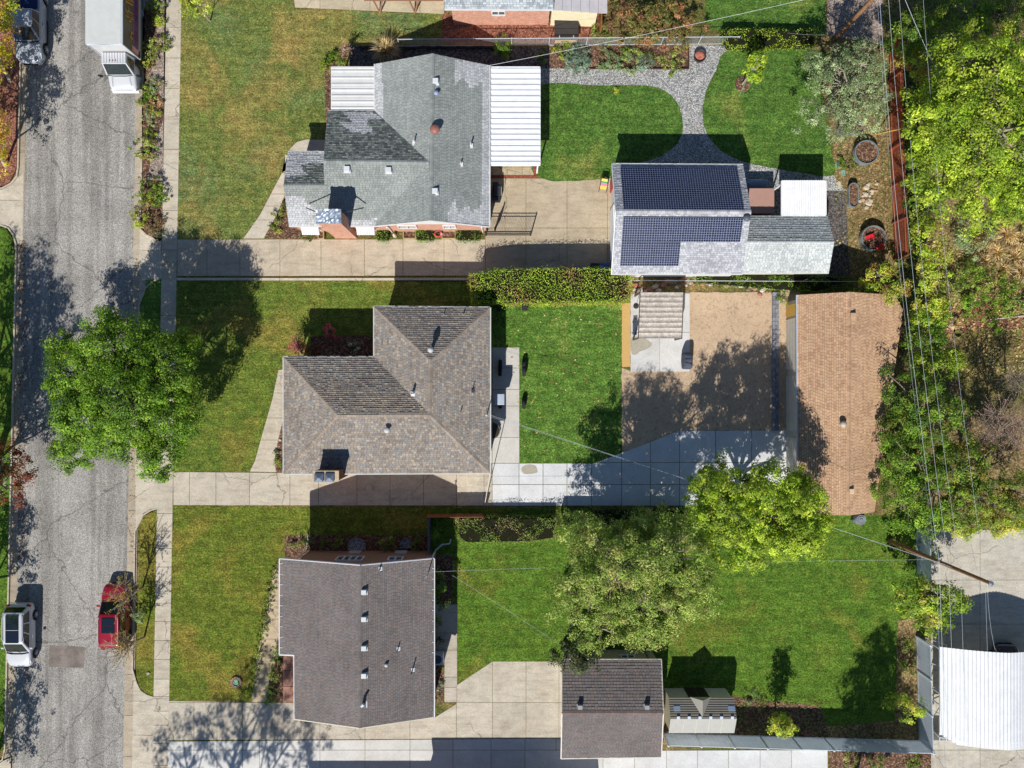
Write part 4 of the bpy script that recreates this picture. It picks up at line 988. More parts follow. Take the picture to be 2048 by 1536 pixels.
# ---------------- white metal lean-to
ribbed('metal_lean_to', 'small square white corrugated metal roof north of the shed', 'lean-to', 1563.5, 361.5, 1652, 430, 2.4, 'y', .155, .045, C(240,240,242), posts=((1567,365),(1648,365)), seed=5, var=.04, rw=.03)
m = MB(C(216,160,138)); a = P(1498, 427, 1.55); c2 = P(1549, 376, 1.55); t = thing('storage_box', 'brown metal storage cabinet between the solar garage and the small metal roof', 'storage', ((a.x+c2.x)/2, (a.y+c2.y)/2, 0))
m.box(a.x+.05, a.y+.05, 0, c2.x-.05, c2.y-.05, 1.45, C(150,104,88)); m.build('body', M['metal'], t, bevel=.04)
m = MB(C(176,138,124)); m.box(a.x, a.y, 1.453, c2.x, c2.y, 1.55); m.build('lid', M['metal'], t, bevel=.04)
t = thing('storage_tank', 'blue grey rounded tank lying behind the brown storage cabinet', 'tank', P(1512, 372)); m = MB(C(120,140,160)); a = P(1492, 370, .5); c2 = P(1530, 370, .5)
m.tube([a, c2, c2+Vector((.15, 0, 0))], [.42, .42, .28], 16); m.build('drum', M['gloss'], t, smooth=True)
m = MB(C(70,74,80)); m.box(a.x+.2, a.y-.3, 0, a.x+.3, a.y+.3, .2); m.box(c2.x-.3, a.y-.3, 0, c2.x-.2, a.y+.3, .2); m.build('foot', M['matte'], t)

# ---------------- garage 3
b = P(1224, 1420); g3 = thing('garage', 'detached garage with dark charcoal roof and two small vents near its ridge', 'garage', b)
rf = Roof(g3, 16); e4, r4 = 2.6, 3.6
rf.face([(1125,1319,e4),(1322.7,1319,e4),(1326.8,1426,r4),(1124.4,1426,r4)], [sc(c_, .9) for c_ in DARK], lift=.022, row=.2)  # north slope: dimmed charcoal copy, its shade mixed into the colour
rf.face([(1124.4,1426,r4),(1326.8,1426,r4),(1322.7,1514,e4),(1122,1517,e4)], DARK, lift=.012, row=.1)
rf.cap((1124.4,1426,r4),(1326.8,1426,r4), [C(128,110,102), C(120,108,104)], w=.14); rf.build()
X0, X1 = KX(1131, e4), KX(1316, e4); YN, YS = P(0, 1325, e4).y, P(0, 1510, e4).y
m = MB(C(178,164,134)); m.prism([(X0,YS),(X1,YS),(X1,YN),(X0,YN)], 0, e4-.08, bottom=False)
for x in (X0, X1): m.poly([(x,YS,e4-.08),(x,YN,e4-.08),(x,(YN+YS)/2,r4-.18)])
m.build('wall', M['matte'], g3)
edges(g3, [((1124,1319,e4),(1322.7,1319,e4)), ((1121.5,1517.5,e4),(1322.7,1514.5,e4)), ((1122,1517,e4),(1124,1426,r4)), ((1322.7,1319,e4),(1326.8,1426,r4)), ((1326.8,1426,r4),(1322.7,1514,e4))], C(216,210,200), w=.07)
m = MB(C(226,222,212)); 
for i in range(4): m.box(X0-.07, YS+.8, .05+i*.5, X0-.02, YS+5.2, .05+i*.5+.47)
m.build('garage_door', M['matte'], g3)
window(g3, (KX(1255, 1.5), YN, 1.6), .9, .7, (0, 1, 0), 2)
m = MB(C(90,130,130)); a = P(1300, 1319, 2.5); m.tube([a, Vector((a.x, YN+.07, 2.1)), Vector((a.x, YN+.07, .1))], .05, 6); m.build('downspout', M['metal'], g3)
for x in (1160, 1294): boxvent(g3, x, 1414, 3.5, C(150,150,152), .3, .25)

# ---------------- resin garden shed
b = P(1400, 1415); sd = thing('garden_shed', 'beige plastic garden shed with a little gable over its dark double doors', 'shed', b)
K2 = lambda x, y, z: P(x, y, z)
yn = -608/S; ys = P(0, 1466, 2.05).y; x0 = (1331-1024)*(57)/57/S; x1 = KX(1466, 2.05)
x0 = KX(1343, 2.05)-.12; rz_ = 2.68; ym = P(0, 1438, rz_).y
m = MB(C(222,216,196)); m.prism([(x0,ys+.08),(x1,ys+.08),(x1,yn),(x0,yn)], 0, 2.05, bottom=False)
for x in (x0, x1): m.poly([(x,ys+.08,2.05),(x,yn,2.05),(x,ym,rz_-.03)])
m.build('wall', M['gloss'], sd)
m = MB(C(60,52,46)); xd0, xd1 = KX(1373, 1.0), KX(1414, 1.0); m.box(xd0, yn+.005, .08, (xd0+xd1)/2-.02, yn+.05, 1.78); m.box((xd0+xd1)/2+.02, yn+.005, .08, xd1, yn+.05, 1.78); m.build('door', M['gloss'], sd)
m = MB(C(98,88,76)); n_ = 9
for i in range(n_):
    t0, t1 = i/n_, (i+1)/n_; ya, yb = yn+.12+(ym-yn-.12)*t0, yn+.12+(ym-yn-.12)*t1; za, zb = 2.05+(rz_-2.05)*t0, 2.05+(rz_-2.05)*t1
    m.poly([(x0-.08,ya,za+.035),(x1+.08,ya,za+.035),(x1+.08,yb,zb),(x0-.08,yb,zb)], sc(C(138,132,120), .97+.06*(i % 2))); m.poly([(x0-.08,ya,za),(x1+.08,ya,za),(x1+.08,ya,za+.035),(x0-.08,ya,za+.035)], C(96,90,80))
m.poly([(x0-.08,ym,rz_),(x1+.08,ym,rz_),(x1+.08,ys,2.06),(x0-.08,ys,2.06)], C(172,170,162))
for k in range(1, 5): xx = x0+(x1-x0)*k/5; m.beam((xx,ym,rz_+.005),(xx,ys,2.065), .03, .02, C(198,190,170))
m.build('roof', M['gloss'], sd)
xm = (xd0+xd1)/2; za = 2.76; m = MB(C(214,206,184)); yf = yn+.18; yb = ym+.12
m.poly([(xm-.72,yf,2.1),(xm,yf,za),(xm,yb,za-.06)], C(164,160,150)); m.poly([(xm,yf,za),(xm+.72,yf,2.1),(xm,yb,za-.06)], C(150,145,134)); m.poly([(xm-.72,yf,2.1),(xm+.72,yf,2.1),(xm,yf,za)], C(206,198,176)); m.build('door_gable', M['gloss'], sd)
for px in (1354, 1463): m = MB(C(150,168,190)); p_ = P(px, 1417, 2.38); m.obox(p_, .46, .34, .07, rx=-.45); m.build('skylight', M['gloss'], sd, bevel=.02)
for i in range(6): m = MB(C(206,214,226)); p_ = P(1357+i*21.6, 1436, 2.70); m.obox(p_-Vector((0,0,.04)), .2, .18, .05); m.build('ridge_light', M['gloss'], sd)

# ---------------- long tan roofed garage
b = P(1690, 810); g5 = thing('long_garage', 'long outbuilding with sandy tan shingle roof beside the leafy east border', 'garage', b)
rf = Roof(g5, 17); e5, r5 = 2.6, 3.75
rf.face([(1594,590,e5),(1699,584,r5),(1697,1031,r5),(1596,1028,e5)], TAN, jit=.1)
def zpl(px, Xr=P(1698,800,3.75).x, zr=3.75, sl=.30):
    a = (px-1024)/(H*S); return (zr-sl*(H*a-Xr))/(1-sl*a)
rf.face([(1699,584,r5),(1790,590,zpl(1790)),(1806,620,zpl(1806)),(1749,1024,zpl(1749)),(1697,1031,r5)], TAN, jit=.1)
rf.cap((1699,584,r5),(1697,1031,r5), TAN, w=.12); rf.build()
X0 = KX(1600, e5); YN, YS = P(0, 597, e5).y, P(0, 1022, e5).y; XE = KX(1736, 3.4); XE2 = KX(1780, e5)
m = MB(C(196,190,172)); m.prism([(X0,YS),(XE,YS),(XE2,YN),(X0,YN)], 0, e5-.1, bottom=False); m.poly([(X0,YN,e5-.1),(XE2,YN,e5-.1),(KX(1699,r5),YN,r5-.2)]); m.poly([(X0,YS,e5-.1),(XE,YS,e5-.1),(KX(1697,r5),YS,r5-.2)])
m.build('wall', M['matte'], g5)
edges(g5, [((1594,590,e5),(1596,1028,e5))], C(186,196,212), w=.1)
for i in range(15): m = MB(C(160,180,214)); p_ = P(1596, 600+i*29, e5+.04); m.box(p_.x-.02, p_.y-.015, e5+.03, p_.x+.22, p_.y+.015, e5+.06); m.build('gutter_strap', M['metal'], g5)
for ya, yb in ((640, 740), (752, 860), (872, 935)):
    m = MB(C(206,200,186)); 
    for k in range(4): m.box(X0-.07, P(0, yb).y, .05+k*.52, X0-.02, P(0, ya).y, .05+k*.52+.49)
    m.build('garage_door', M['matte'], g5)
m = MB(C(206,166,82)); m.box(X0-.09, P(0,634).y, .05, X0-.02, P(0,612).y, 2.05); d = m.build('door', M['matte'], g5)
boxvent(g5, 1706, 631, 3.7, C(190,160,130), .36, .2); boxvent(g5, 1703, 982, 3.7, C(214,190,160), .3, .2); turbine(g5, 1683, 848, 3.6, .2, .45, C(190,176,160))

# ---------------- neighbour at the top edge
b = P(1020, -60); h4 = thing('house', 'brick house with pale grey roof at the north edge of the photo', 'house', b)
rf = Roof(h4, 18); 
rf.face([(889,18,2.7),(1107,19,2.7),(1107,-110,4.6),(889,-110,4.6)], [C(168,176,180), C(190,196,198), C(150,158,164), C(176,182,188)], lift=.02)
rf.face([(889,-110,4.6),(1107,-110,4.6),(1107,-260,2.7),(889,-260,2.7)], GREYL, lift=.02); rf.build()
m = MB(); a0, a1 = P(902, 0, 2.7).x, P(1100, 0, 2.7).x; y0, y1 = P(0, 14, 2.7).y, P(0, -255, 2.7).y
for p_, q in (((a0,y0),(a1,y0)), ((a1,y0),(a1,y1)), ((a1,y1),(a0,y1)), ((a0,y1),(a0,y0))): m.wall_quad(p_, q, 0, 2.6)
m.build('wall', G['brick'], h4)
window(h4, (KX(997, 1.8), y0, 1.9), .9, .6, (0, -1, 0), 2)
edges(h4, [((889,18.5,2.7),(1107,19.5,2.7))], (.8, .8, .78))
b = P(1150, -20); t = thing('carport', 'cream walled lean-to with flat pale grey roof joined to the northern brick house', 'lean-to', b)
m = MB(C(232,220,184)); m.prism([tuple(P(1104, 19, 2.4).xy), tuple(P(1196, 22, 2.4).xy), tuple(P(1196, -160, 2.4).xy), tuple(P(1104, -160, 2.4).xy)], 0, 2.4, bottom=False); m.build('wall', M['matte'], t)
m = MB(C(190,186,186))
for i in range(6):
    a = P(1107+i*18, 20+i*1.2, 2.55); c2 = P(1107+i*18+17.5, -170, 2.55); m.box(a.x, a.y, 2.47, c2.x, c2.y, 2.55, C(188+i, 186, 188))
m.build('roof', M['matte'], t)
m = MB(C(176,118,70)); a = P(1198, 75, 0); c2 = P(1197, 20, 0); m.box(a.x-.03, a.y, 0, a.x+.03, c2.y, 1.8); t2 = m.build('wood_screen', M['rough']); tag(t2, 'narrow brown wooden screen at the corner of the cream lean-to', 'fence')
t = thing('hot_tub', 'square hot tub with dark brown cover in the red mulch bed', 'hot tub', P(1132, 60))
a = P(1109, 79, .8); c2 = P(1157, 35, .8); m = MB(C(216,190,132)); m.box(a.x+.06, a.y+.06, 0, c2.x-.06, c2.y-.06, .72); m.build('cabinet', M['matte'], t, bevel=.03)
m = MB(C(62,58,56)); m.box(a.x, a.y, .722, c2.x, (a.y+c2.y)/2-.01, .84); m.box(a.x, (a.y+c2.y)/2+.01, .722, c2.x, c2.y, .84); m.build('cover', M['matte'], t, bevel=.03)
m = MB(C(190,196,200)); m.obox((a.x+.35, a.y+.2, .86), .06, .2, .03); m.obox((c2.x-.35, a.y+.2, .86), .06, .2, .03); m.build('latch', M['metal'], t)
# open timber carport frame at the top edge
t = thing('timber_carport', 'brown timber carport frame over the concrete at the north edge', 'carport', P(810, -40)); m = MB(C(158,116,90))
for x in (760, 830):
    a = P(x, 26, 0); m.tube([a, a+Vector((-.5, .6, 2.4))], .06, 6); m.tube([a, a+Vector((.7, .6, 2.4))], .06, 6)
m.build('post', M['matte'], t); m = MB(C(150,108,84)); a = P(728, 1, 2.5); c2 = P(886, 1, 2.5); m.box(a.x, a.y, 2.42, c2.x, a.y+.22, 2.55); m.box(a.x, a.y+.24, 2.5, c2.x, a.y+6, 2.56, C(200,196,190)); m.build('roof', M['matte'], t)

# ---------------- white metal carport at the lower right
t = thing('metal_carport', 'large white ribbed metal carport on the concrete yard at the lower right', 'carport', P(2000, 1390))
zs = 2.35; prof = []; X0 = P(1884, 0, 2.2).x; X1 = P(2118, 0, 2.2).x; XM = (X0+X1)/2; y0 = P(0, 1490, 2.4).y; y1 = P(0, 1298, 2.4).y
def cz(x): s_ = (x-X0)/(X1-X0); return 1.95+1.25*(1-abs(2*s_-1)**1.5) if True else 0
m = MB(C(236,238,240)); x = X0; k = 0; rr = random.Random(3)
while x < X1:
    d = .17 if k % 2 == 0 else .06; xn = min(X1, x+d); lift = 0 if k % 2 == 0 else .035
    za, zb = cz(x)+lift, cz(xn)+lift; cut = 0
    if x < X0+.9: cut = .5*(1-(x-X0)/.9)
    m.poly([(x,y0+cut,za),(xn,y0+cut,zb),(xn,y1,zb-.0),(x,y1,za)], sc(C(236,238,240), rr.uniform(.93, 1) if lift == 0 else .86))
    x = xn; k += 1
for i in range(30):
    xa, xb = X0+(X1-X0)*i/30, X0+(X1-X0)*(i+1)/30; m.poly([(xa,y0+.5,cz(xa)-.03),(xb,y0+.5,cz(xb)-.03),(xb,y1-.02,cz(xb)-.03),(xa,y1-.02,cz(xa)-.03)])  # added under-sheet, unseen from above, stops light leaking between the ribs
m.build('metal_roof', M['metal'], t)
m = MB(C(214,218,222))
for yy in (y0+.3, (y0+y1)/2, y1-.2):
    xs = [X0+(X1-X0)*i/12 for i in range(13)]; m.tube([(x, yy, cz(x)-.08) for x in xs], .04, 6)
for x in (X0+.05, X1-.05):
    m.beam((x, y0, 1.8), (x, y1, 1.8), .06, .06)
m.build('frame', M['metal'], t)
for x in (X0+.05, X1-.05):
    for yy in (y0+.3, y0+2.5, (y0+y1)/2, y1-.2):
        pm = MB(C(220,222,224)); pm.box(x-.035, yy-.035, 0, x+.035, yy+.035, 1.76); pm.build('post', M['metal'], t)

# ---------------- neighbour south of the frame, whose eaves shade the concrete drive
t = thing('house', 'house just south of the frame shading the concrete driveway', 'house', (-22/S, -940/S, 0)); es = 3.0
m = MB(C(190,170,150)); m.box(-176/S, -1090/S, 0, 134/S, -802/S, es-.1); m.box(-420/S, -1090/S, 0, -177/S, -848/S, es-.1); m.build('wall', M['matte'], t)
ms = MB(); rg_ = random.Random(19); zr_ = 4.6
roof_face(ms, [Vector((-184/S,-794/S,es)), Vector((142/S,-794/S,es)), Vector((142/S,-950/S,zr_)), Vector((-184/S,-950/S,zr_))], DARK, rg_, tab=.4, row=.3)
roof_face(ms, [Vector((-184/S,-950/S,zr_)), Vector((142/S,-950/S,zr_)), Vector((142/S,-1106/S,es)), Vector((-184/S,-1106/S,es))], DARK, rg_, tab=.4, row=.3)
roof_face(ms, [Vector((-430/S,-840/S,es)), Vector((-185/S,-840/S,es)), Vector((-185/S,-950/S,4.2)), Vector((-430/S,-950/S,4.2))], DARK, rg_, tab=.4, row=.3)
roof_face(ms, [Vector((-430/S,-950/S,4.2)), Vector((-185/S,-950/S,4.2)), Vector((-185/S,-1100/S,es)), Vector((-430/S,-1100/S,es))], DARK, rg_, tab=.4, row=.3)
ms.build('roof', M['shingle'], t)
# ================================================================== vehicles (built facing +y at the origin, then placed)
def ring(hw, zb, zs, zt, y, crown_=.03, n_in=.84):
    h = [(hw*.80, zb), (hw*.95, zb+.05), (hw, zb+(zs-zb)*.45), (hw*.985, zs), (hw*.93, zt-.035), (hw*n_in, zt), (hw*.42, zt+crown_)]
    r = [(x, y, z) for x, z in h]; l = [(-x, y, z) for x, z in reversed(h)]
    return r + [(0, y, zt+crown_*1.15)] + l + [(0, y, zb)]
def wheel(parent, x, y, r=.34, w=.22, side=1, rimc=C(190,196,204), spokes=7):
    m = MB(C(36,36,38)); k = 28; prof = [(r*.62, -w*.5), (r*.93, -w*.5), (r, -w*.36), (r, w*.36), (r*.93, w*.5), (r*.62, w*.46)]
    rings = [[(x+side*0+d*side, y+math.cos(2*math.pi*i/k)*rr_, r+math.sin(2*math.pi*i/k)*rr_) for i in range(k)] for rr_, d in prof]
    m.loft(rings, caps=False); ty = m.build('wheel', M['rubber'], parent, smooth=False)
    m = MB(rimc); xo = x+side*w*.47
    m.loft([[(x+side*w*.3, y+math.cos(2*math.pi*i/k)*r*.63, r+math.sin(2*math.pi*i/k)*r*.63) for i in range(k)], [(xo, y+math.cos(2*math.pi*i/k)*r*.6, r+math.sin(2*math.pi*i/k)*r*.6) for i in range(k)]], caps=False)
    m.poly([(x+side*w*.25, y+math.cos(2*math.pi*i/k)*r*.6, r+math.sin(2*math.pi*i/k)*r*.6) for i in range(k)], C(40,42,46))
    for s_ in range(spokes):
        a = 2*math.pi*s_/spokes; m.beam((xo-.01*side, y+math.cos(a)*r*.1, r+math.sin(a)*r*.1), (xo-.01*side, y+math.cos(a)*r*.58, r+math.sin(a)*r*.58), .06, .035)
    m.loft([[(xo, y+math.cos(2*math.pi*i/12)*r*.14, r+math.sin(2*math.pi*i/12)*r*.14) for i in range(12)], [(xo+side*.02, y+math.cos(2*math.pi*i/12)*r*.1, r+math.sin(2*math.pi*i/12)*r*.1) for i in range(12)]])
    m.build('rim', M['metal'], ty, local=True, origin=(0,0,0)); return ty
def pane(parent, q, u0, u1, v0, v1, off, col, name='window', mat='glass', v0b=None, v1b=None):
    """quad on the patch q (4 corners: lower-left, lower-right, upper-right, upper-left), pushed off along its outward normal"""
    q = [Vector(p) for p in q]; f = lambda u_, v_: q[0].lerp(q[1], u_).lerp(q[3].lerp(q[2], u_), v_)
    n = (q[1]-q[0]).cross(q[3]-q[0]).normalized(); m = MB(col); k = 6
    v0b = v0 if v0b is None else v0b; v1b = v1 if v1b is None else v1b
    for i in range(k):
        a, b_ = i/k, (i+1)/k; bul = lambda t: math.sin(t*math.pi)*.012
        m.poly([f(u0+(u1-u0)*a, v0+(v0b-v0)*a)+n*(off+bul(a)), f(u0+(u1-u0)*b_, v0+(v0b-v0)*b_)+n*(off+bul(b_)), f(u0+(u1-u0)*b_, v1+(v1b-v1)*b_)+n*(off+bul(b_)), f(u0+(u1-u0)*a, v1+(v1b-v1)*a)+n*(off+bul(a))])
    return m.build(name, M[mat], parent, origin=(0, 0, 0))
def car(name, label, loc, rz, L, W, Ht, col, style='suv', roofglass=None, rails=True, belt=1.02, hood=1.0, r=.35, wb=2.7, rim=C(190,196,204)):
    t = thing(name, label, 'car', loc, rz); hw = W/2; m = MB(col)
    st = [(-.5,.72,.55,.78),(-.49,.84,.62,.95),(-.46,.93,.68,1.0),(-.38,.985,.72,1.0),(-.2,1,.74,1.0),(0,1,.74,1.0),(.15,1,.74,1.0),(.24,.995,.72,.99),(.33,.98,.70,.95),(.42,.93,.66,.88),(.47,.84,.6,.80),(.495,.70,.52,.68),(.505,.55,.48,.6)]
    m.loft([ring(hw*w_, .24 if abs(s_) < .45 else .34, zs*belt/1.0, zt*belt, s_*L) for s_, w_, zs, zt in st]); body = m.build('body', M['paint'], t, smooth=True, sub=1, origin=(0,0,0))
    zb = belt-.02; zr = Ht
    yb0, yf0, yb1, yf1 = -.475*L, .245*L, -.40*L, .075*L
    if style == 'pickup': yb0, yf0, yb1, yf1 = -.12*L, .245*L, -.10*L, .12*L
    wb_, wt = hw*.93, hw*(.80 if style != 'pickup' else .74)
    lo = [(-wb_, yb0, zb), (wb_, yb0, zb), (wb_, yf0, zb), (-wb_, yf0, zb)]; hi = [(-wt, yb1, zr-.03), (wt, yb1, zr-.03), (wt*.96, yf1, zr-.03), (-wt*.96, yf1, zr-.03)]
    m = MB(col); rings = []
    def rrect(w0, w1, ya, yb_, z, rad):
        out = []; n_ = 6
        for (cx, cy, a0) in ((w0-rad, ya+rad, -90), (w1-rad, yb_-rad, 0), (-(w1-rad), yb_-rad, 90), (-(w0-rad), ya+rad, 180)):
            for k_ in range(n_+1): a_ = R(a0+90*k_/n_); out.append((cx+math.cos(a_)*rad, cy+math.sin(a_)*rad, z))
        return out
    hz = zr-.03-zb
    for tt, ins, dz in ((0, 0, 0), (.45, 0, 0), (.84, 0, 0), (.95, .025, 0), (1.0, .09, .0), (1.0, .2, .03), (1.0, .42, .05)):
        L_ = lambda a_, b_: a_+(b_-a_)*tt
        rings.append(rrect(L_(wb_, wt)-ins, L_(wb_, wt*.96)-ins, L_(yb0, yb1)+ins, L_(yf0, yf1)-ins, zb+hz*tt+dz, .13))
    m.loft(rings, caps=False); m.poly(rings[-1]); cab = m.build('cabin', M['paint'], t, smooth=True, origin=(0,0,0))
    tg = C(44,62,66,.55); dk = C(26,30,34,.6)
    Bk = [lo[1], lo[0], hi[0], hi[1]]; Fr = [lo[3], lo[2], hi[2], hi[3]]; Rt = [lo[1], lo[2], hi[2], hi[1]]; Lf = [lo[3], lo[0], hi[0], hi[3]]
    Fr2 = [Fr[1], Fr[0], Fr[3], Fr[2]]; Bk2 = [Bk[1], Bk[0], Bk[3], Bk[2]]
    pane(t, Fr2, .06, .94, .06, .93, .012, C(46,60,62,.6), 'windshield'); pane(t, Bk2, .08, .92, .2, .9, .012, dk, 'rear_window')
    segs = [(.08, .34, .3), (.37, .60, 0), (.63, .93, 0)] if style != 'pickup' else [(.08, .46, 0), (.50, .93, 0)]
    for q, mir in ((Rt, False), (Lf, True)):
        for (a, b_, s_) in segs:
            if mir: a, b_ = 1-b_, 1-a
            pane(t, q, a, b_, .10, .88, .012, dk, 'side_window')
    for s_ in (-1, 1):
        for y in (-wb/2-.02, wb/2):
            mm = MB(C(22,22,24)); k2 = 20
            mm.loft([[(s_*(hw*.97), y+math.cos(math.pi*i/k2)*(r+.06), r+math.sin(math.pi*i/k2)*(r+.06)) for i in range(k2+1)], [(s_*(hw+.008), y+math.cos(math.pi*i/k2)*(r+.06), r+math.sin(math.pi*i/k2)*(r+.06)) for i in range(k2+1)]], caps=False, closed=False)
            mm.poly([(s_*(hw+.004), y+math.cos(math.pi*i/k2)*(r+.06), r*.9+math.sin(math.pi*i/k2)*(r+.06)) for i in range(k2+1)]); mm.build('wheel_arch', M['rubber'], t, origin=(0,0,0))
            wheel(t, s_*(hw-.09), y, r, .22, s_, rim)
        mm = MB(col); mm.obox((s_*(hw+.09), yf0-.30, belt+.04), .2, .13, .13); mm.build('mirror', M['paint'], t, bevel=.03, origin=(0,0,0))
        mm = MB(C(214,220,228)); mm.hexa([(s_*hw*.62, .472*L, belt*.66),(s_*hw*.86, .44*L, belt*.66),(s_*hw*.90, .40*L, belt*.80),(s_*hw*.60, .45*L, belt*.80),(s_*hw*.62, .470*L, belt*.74),(s_*hw*.88, .437*L, belt*.74),(s_*hw*.92, .385*L, belt*.86),(s_*hw*.60, .443*L, belt*.86)]); mm.build('headlight', M['glass'], t, origin=(0,0,0))
        mm = MB(C(150,20,24)); mm.obox((s_*hw*.80, -.478*L, belt*.9), hw*.3, .14, .2, rz=s_*.35); mm.build('taillight', M['gloss'], t, bevel=.03, origin=(0,0,0))
        mm = MB(C(214,218,224) if sum(col) > .8 else sc(col, .8))
        for y in (yb0+.9, .05): mm.obox((s_*(hw+.005), y, belt*.78), .03, .2, .035)
        mm.build('door_handle', M['metal'], t, origin=(0,0,0))
        if rails:
            mm = MB(C(190,196,206)); mm.tube([(s_*wt*.88, yb1+.15, zr+.0), (s_*wt*.92, yb1+.35, zr+.06), (s_*wt*.92, yf1-.35, zr+.06), (s_*wt*.88, yf1-.15, zr+.0)], .022, 6); mm.build('roof_rail', M['metal'], t, origin=(0,0,0))
    mm = MB(C(30,32,36)); mm.obox((0, .507*L, belt*.55), W*.5, .05, .2); mm.build('grille', M['rubber'], t, origin=(0,0,0), bevel=.02)
    mm = MB(C(24,26,30)); mm.tube([(-hw*.84, yf0+.05, belt+.0), (-hw*.4, yf0+.12, belt+.03), (hw*.4, yf0+.12, belt+.03), (hw*.84, yf0+.05, belt+.0)], .035, 6); mm.build('cowl', M['rubber'], t, origin=(0,0,0))
    mm = MB(C(28,30,34))
    for s_ in (-.3, .35): mm.tube([(s_*hw, yf0+.02, belt+.04), (s_*hw+.45, (yf0+yf1)/2+.18, zb+(zr-zb)*.30+.07)], .012, 4)
    mm.build('wiper', M['rubber'], t, origin=(0,0,0))
    if roofglass:
        for (a, b_) in roofglass: 
            mm = MB(C(34,44,56,.6)); mm.poly([(-wt*.62, a*L, zr+.032),(wt*.62, a*L, zr+.032),(wt*.62, b_*L, zr+.032),(-wt*.62, b_*L, zr+.032)]); mm.build('roof_glass', M['glass'], t, origin=(0,0,0))
    return t
g = P(50.5, 1265)
white_suv = car('parked_car', 'white crossover parked at the west kerb with a dark glass roof', (g.x, g.y, -.12), R(180), 4.5, 1.84, 1.62, C(232,234,238,.74), roofglass=[(-.37, -.14), (-.13, .06)], wb=2.68)
g = P(238.5, 1228)
red_suv = car('parked_car', 'red sport utility vehicle with sunroof parked at the east kerb under bare budding trees', (g.x, g.y, -.12), R(0), 4.62, 1.86, 1.7, C(172,22,50,.8), roofglass=[(-.19, -.085), (-.08, .035)], wb=2.75, rim=C(70,74,80))
m = MB(C(30,20,24)); m.tube([(0, -1.42, 1.74), (0, -1.58, 1.85)], .025, 6); m.build('antenna', M['rubber'], red_suv, origin=(0,0,0))
# silver pickup, upper left
g = P(70.5, 54); L = 5.7
pk = car('pickup_truck', 'silver crew cab pickup truck with dark bed cover half under the yellowing trees', (g.x, g.y, -.12), R(180), L, 1.98, 1.85, C(176,182,190,.9), 'pickup', rails=False, belt=1.12, r=.40, wb=3.5); pk['category'] = 'pickup truck'
m = MB(C(40,56,96)); m.box(-.80, -.485*L, 1.17, .80, -.14*L, 1.215); m.build('bed_cover', M['matte'], pk, bevel=.03, origin=(0,0,0))
m = MB(C(34,36,40)); 
for s_ in (-1, 1): m.tube([(s_*1.03, -.05*L, .42), (s_*1.06, .0*L, .40), (s_*1.06, .22*L, .40), (s_*1.03, .25*L, .42)], .04, 6)
m.build('running_board', M['rubber'], pk, origin=(0,0,0))
# dark car under the metal carport
g = P(2000, 1345)
car('parked_car', 'dark car mostly hidden beneath the white metal carport', (g.x, g.y, .014), R(0), 4.5, 1.8, 1.45, C(52,44,40), rails=False)
# ---------------- box truck
g = P(1024-766, 120); t = thing('box_truck', 'white delivery box truck with purple striped side panel parked at the east kerb', 'truck', (-766/S, 581/S, -.12)); 
# local frame: cab front bumper at y=0, truck extends to +y (north); x centred
hw = .98; col = C(234,236,240,.72)
m = MB(col)
def tr(hw_, zb, zt, y): 
    h = [(hw_*.9, zb), (hw_, zb+.12), (hw_, zb+(zt-zb)*.55), (hw_*.96, zt-.1), (hw_*.86, zt)]
    return [(x, y, z) for x, z in h]+[(-x, y, z) for x, z in reversed(h)]
m.loft([tr(.80, .5, .86, -.06), tr(.90, .42, 1.0, .02), tr(.96, .38, 1.12, .2), tr(.99, .36, 1.22, .5), tr(1.0, .36, 1.32, .82), tr(1.0, .36, 1.4, 1.0), tr(1.0, .36, 1.4, 2.0)]); m.build('body', M['paint'], t, smooth=True, sub=1, origin=(0,0,0))
lo = [(-.97, .82, 1.34), (.97, .82, 1.34), (.97, 2.02, 1.34), (-.97, 2.02, 1.34)]; hi = [(-.84, 1.30, 2.32), (.84, 1.30, 2.32), (.84, 2.0, 2.34), (-.84, 2.0, 2.34)]
m = MB(col); m.loft([lo, hi], caps=False); k = 9
for i in range(k):
    a, b_ = -.84+1.68*i/k, -.84+1.68*(i+1)/k; m.poly([(a+.02,1.30,2.345),(b_-.02,1.30,2.345),(b_-.02,2.0,2.365),(a+.02,2.0,2.365)]); m.poly([(b_-.02,1.3,2.345),(b_,1.3,2.32),(b_,2.0,2.34),(b_-.02,2.0,2.365)], sc(col,.55)); m.poly([(a,1.3,2.32),(a+.02,1.3,2.345),(a+.02,2.0,2.365),(a,2.0,2.34)], sc(col,.6))
m.build('cab', M['paint'], t, origin=(0,0,0))
m = MB(C(60,62,66)); m.tube([(-.9,.80,1.415),(-.4,.72,1.42),(.4,.72,1.42),(.9,.80,1.415)], .022, 5); m.build('cowl', M['rubber'], t, origin=(0,0,0))
m = MB(C(150,154,160)); m.tube([(-.66,.1,1.1),(-.6,.68,1.375)], .012, 4); m.tube([(.66,.1,1.1),(.6,.68,1.375)], .012, 4); m.build('hood_seam', M['rubber'], t, origin=(0,0,0))
m = MB(C(34,36,40))
for s_ in (-.5,.2): m.tube([(s_,.84,1.42),(s_+.55,.98,1.56)], .016, 4)
m.build('wiper', M['rubber'], t, origin=(0,0,0))
pane(t, [lo[0], lo[1], hi[1], hi[0]], .05, .95, .08, .92, .012, C(50,64,68,.6), 'windshield'); 
pane(t, [lo[1], lo[2], hi[2], hi[1]], .14, .80, .08, .82, .012, C(30,34,40,.6), 'side_window'); pane(t, [lo[3], lo[0], hi[0], hi[3]], .2, .86, .08, .82, .012, C(30,34,40,.6), 'side_window')
m = MB(C(40,160,200)); 
for s_ in (-.62, .58): m.obox((s_, 1.24, 2.2), .05, .16, .02, rx=1.1)
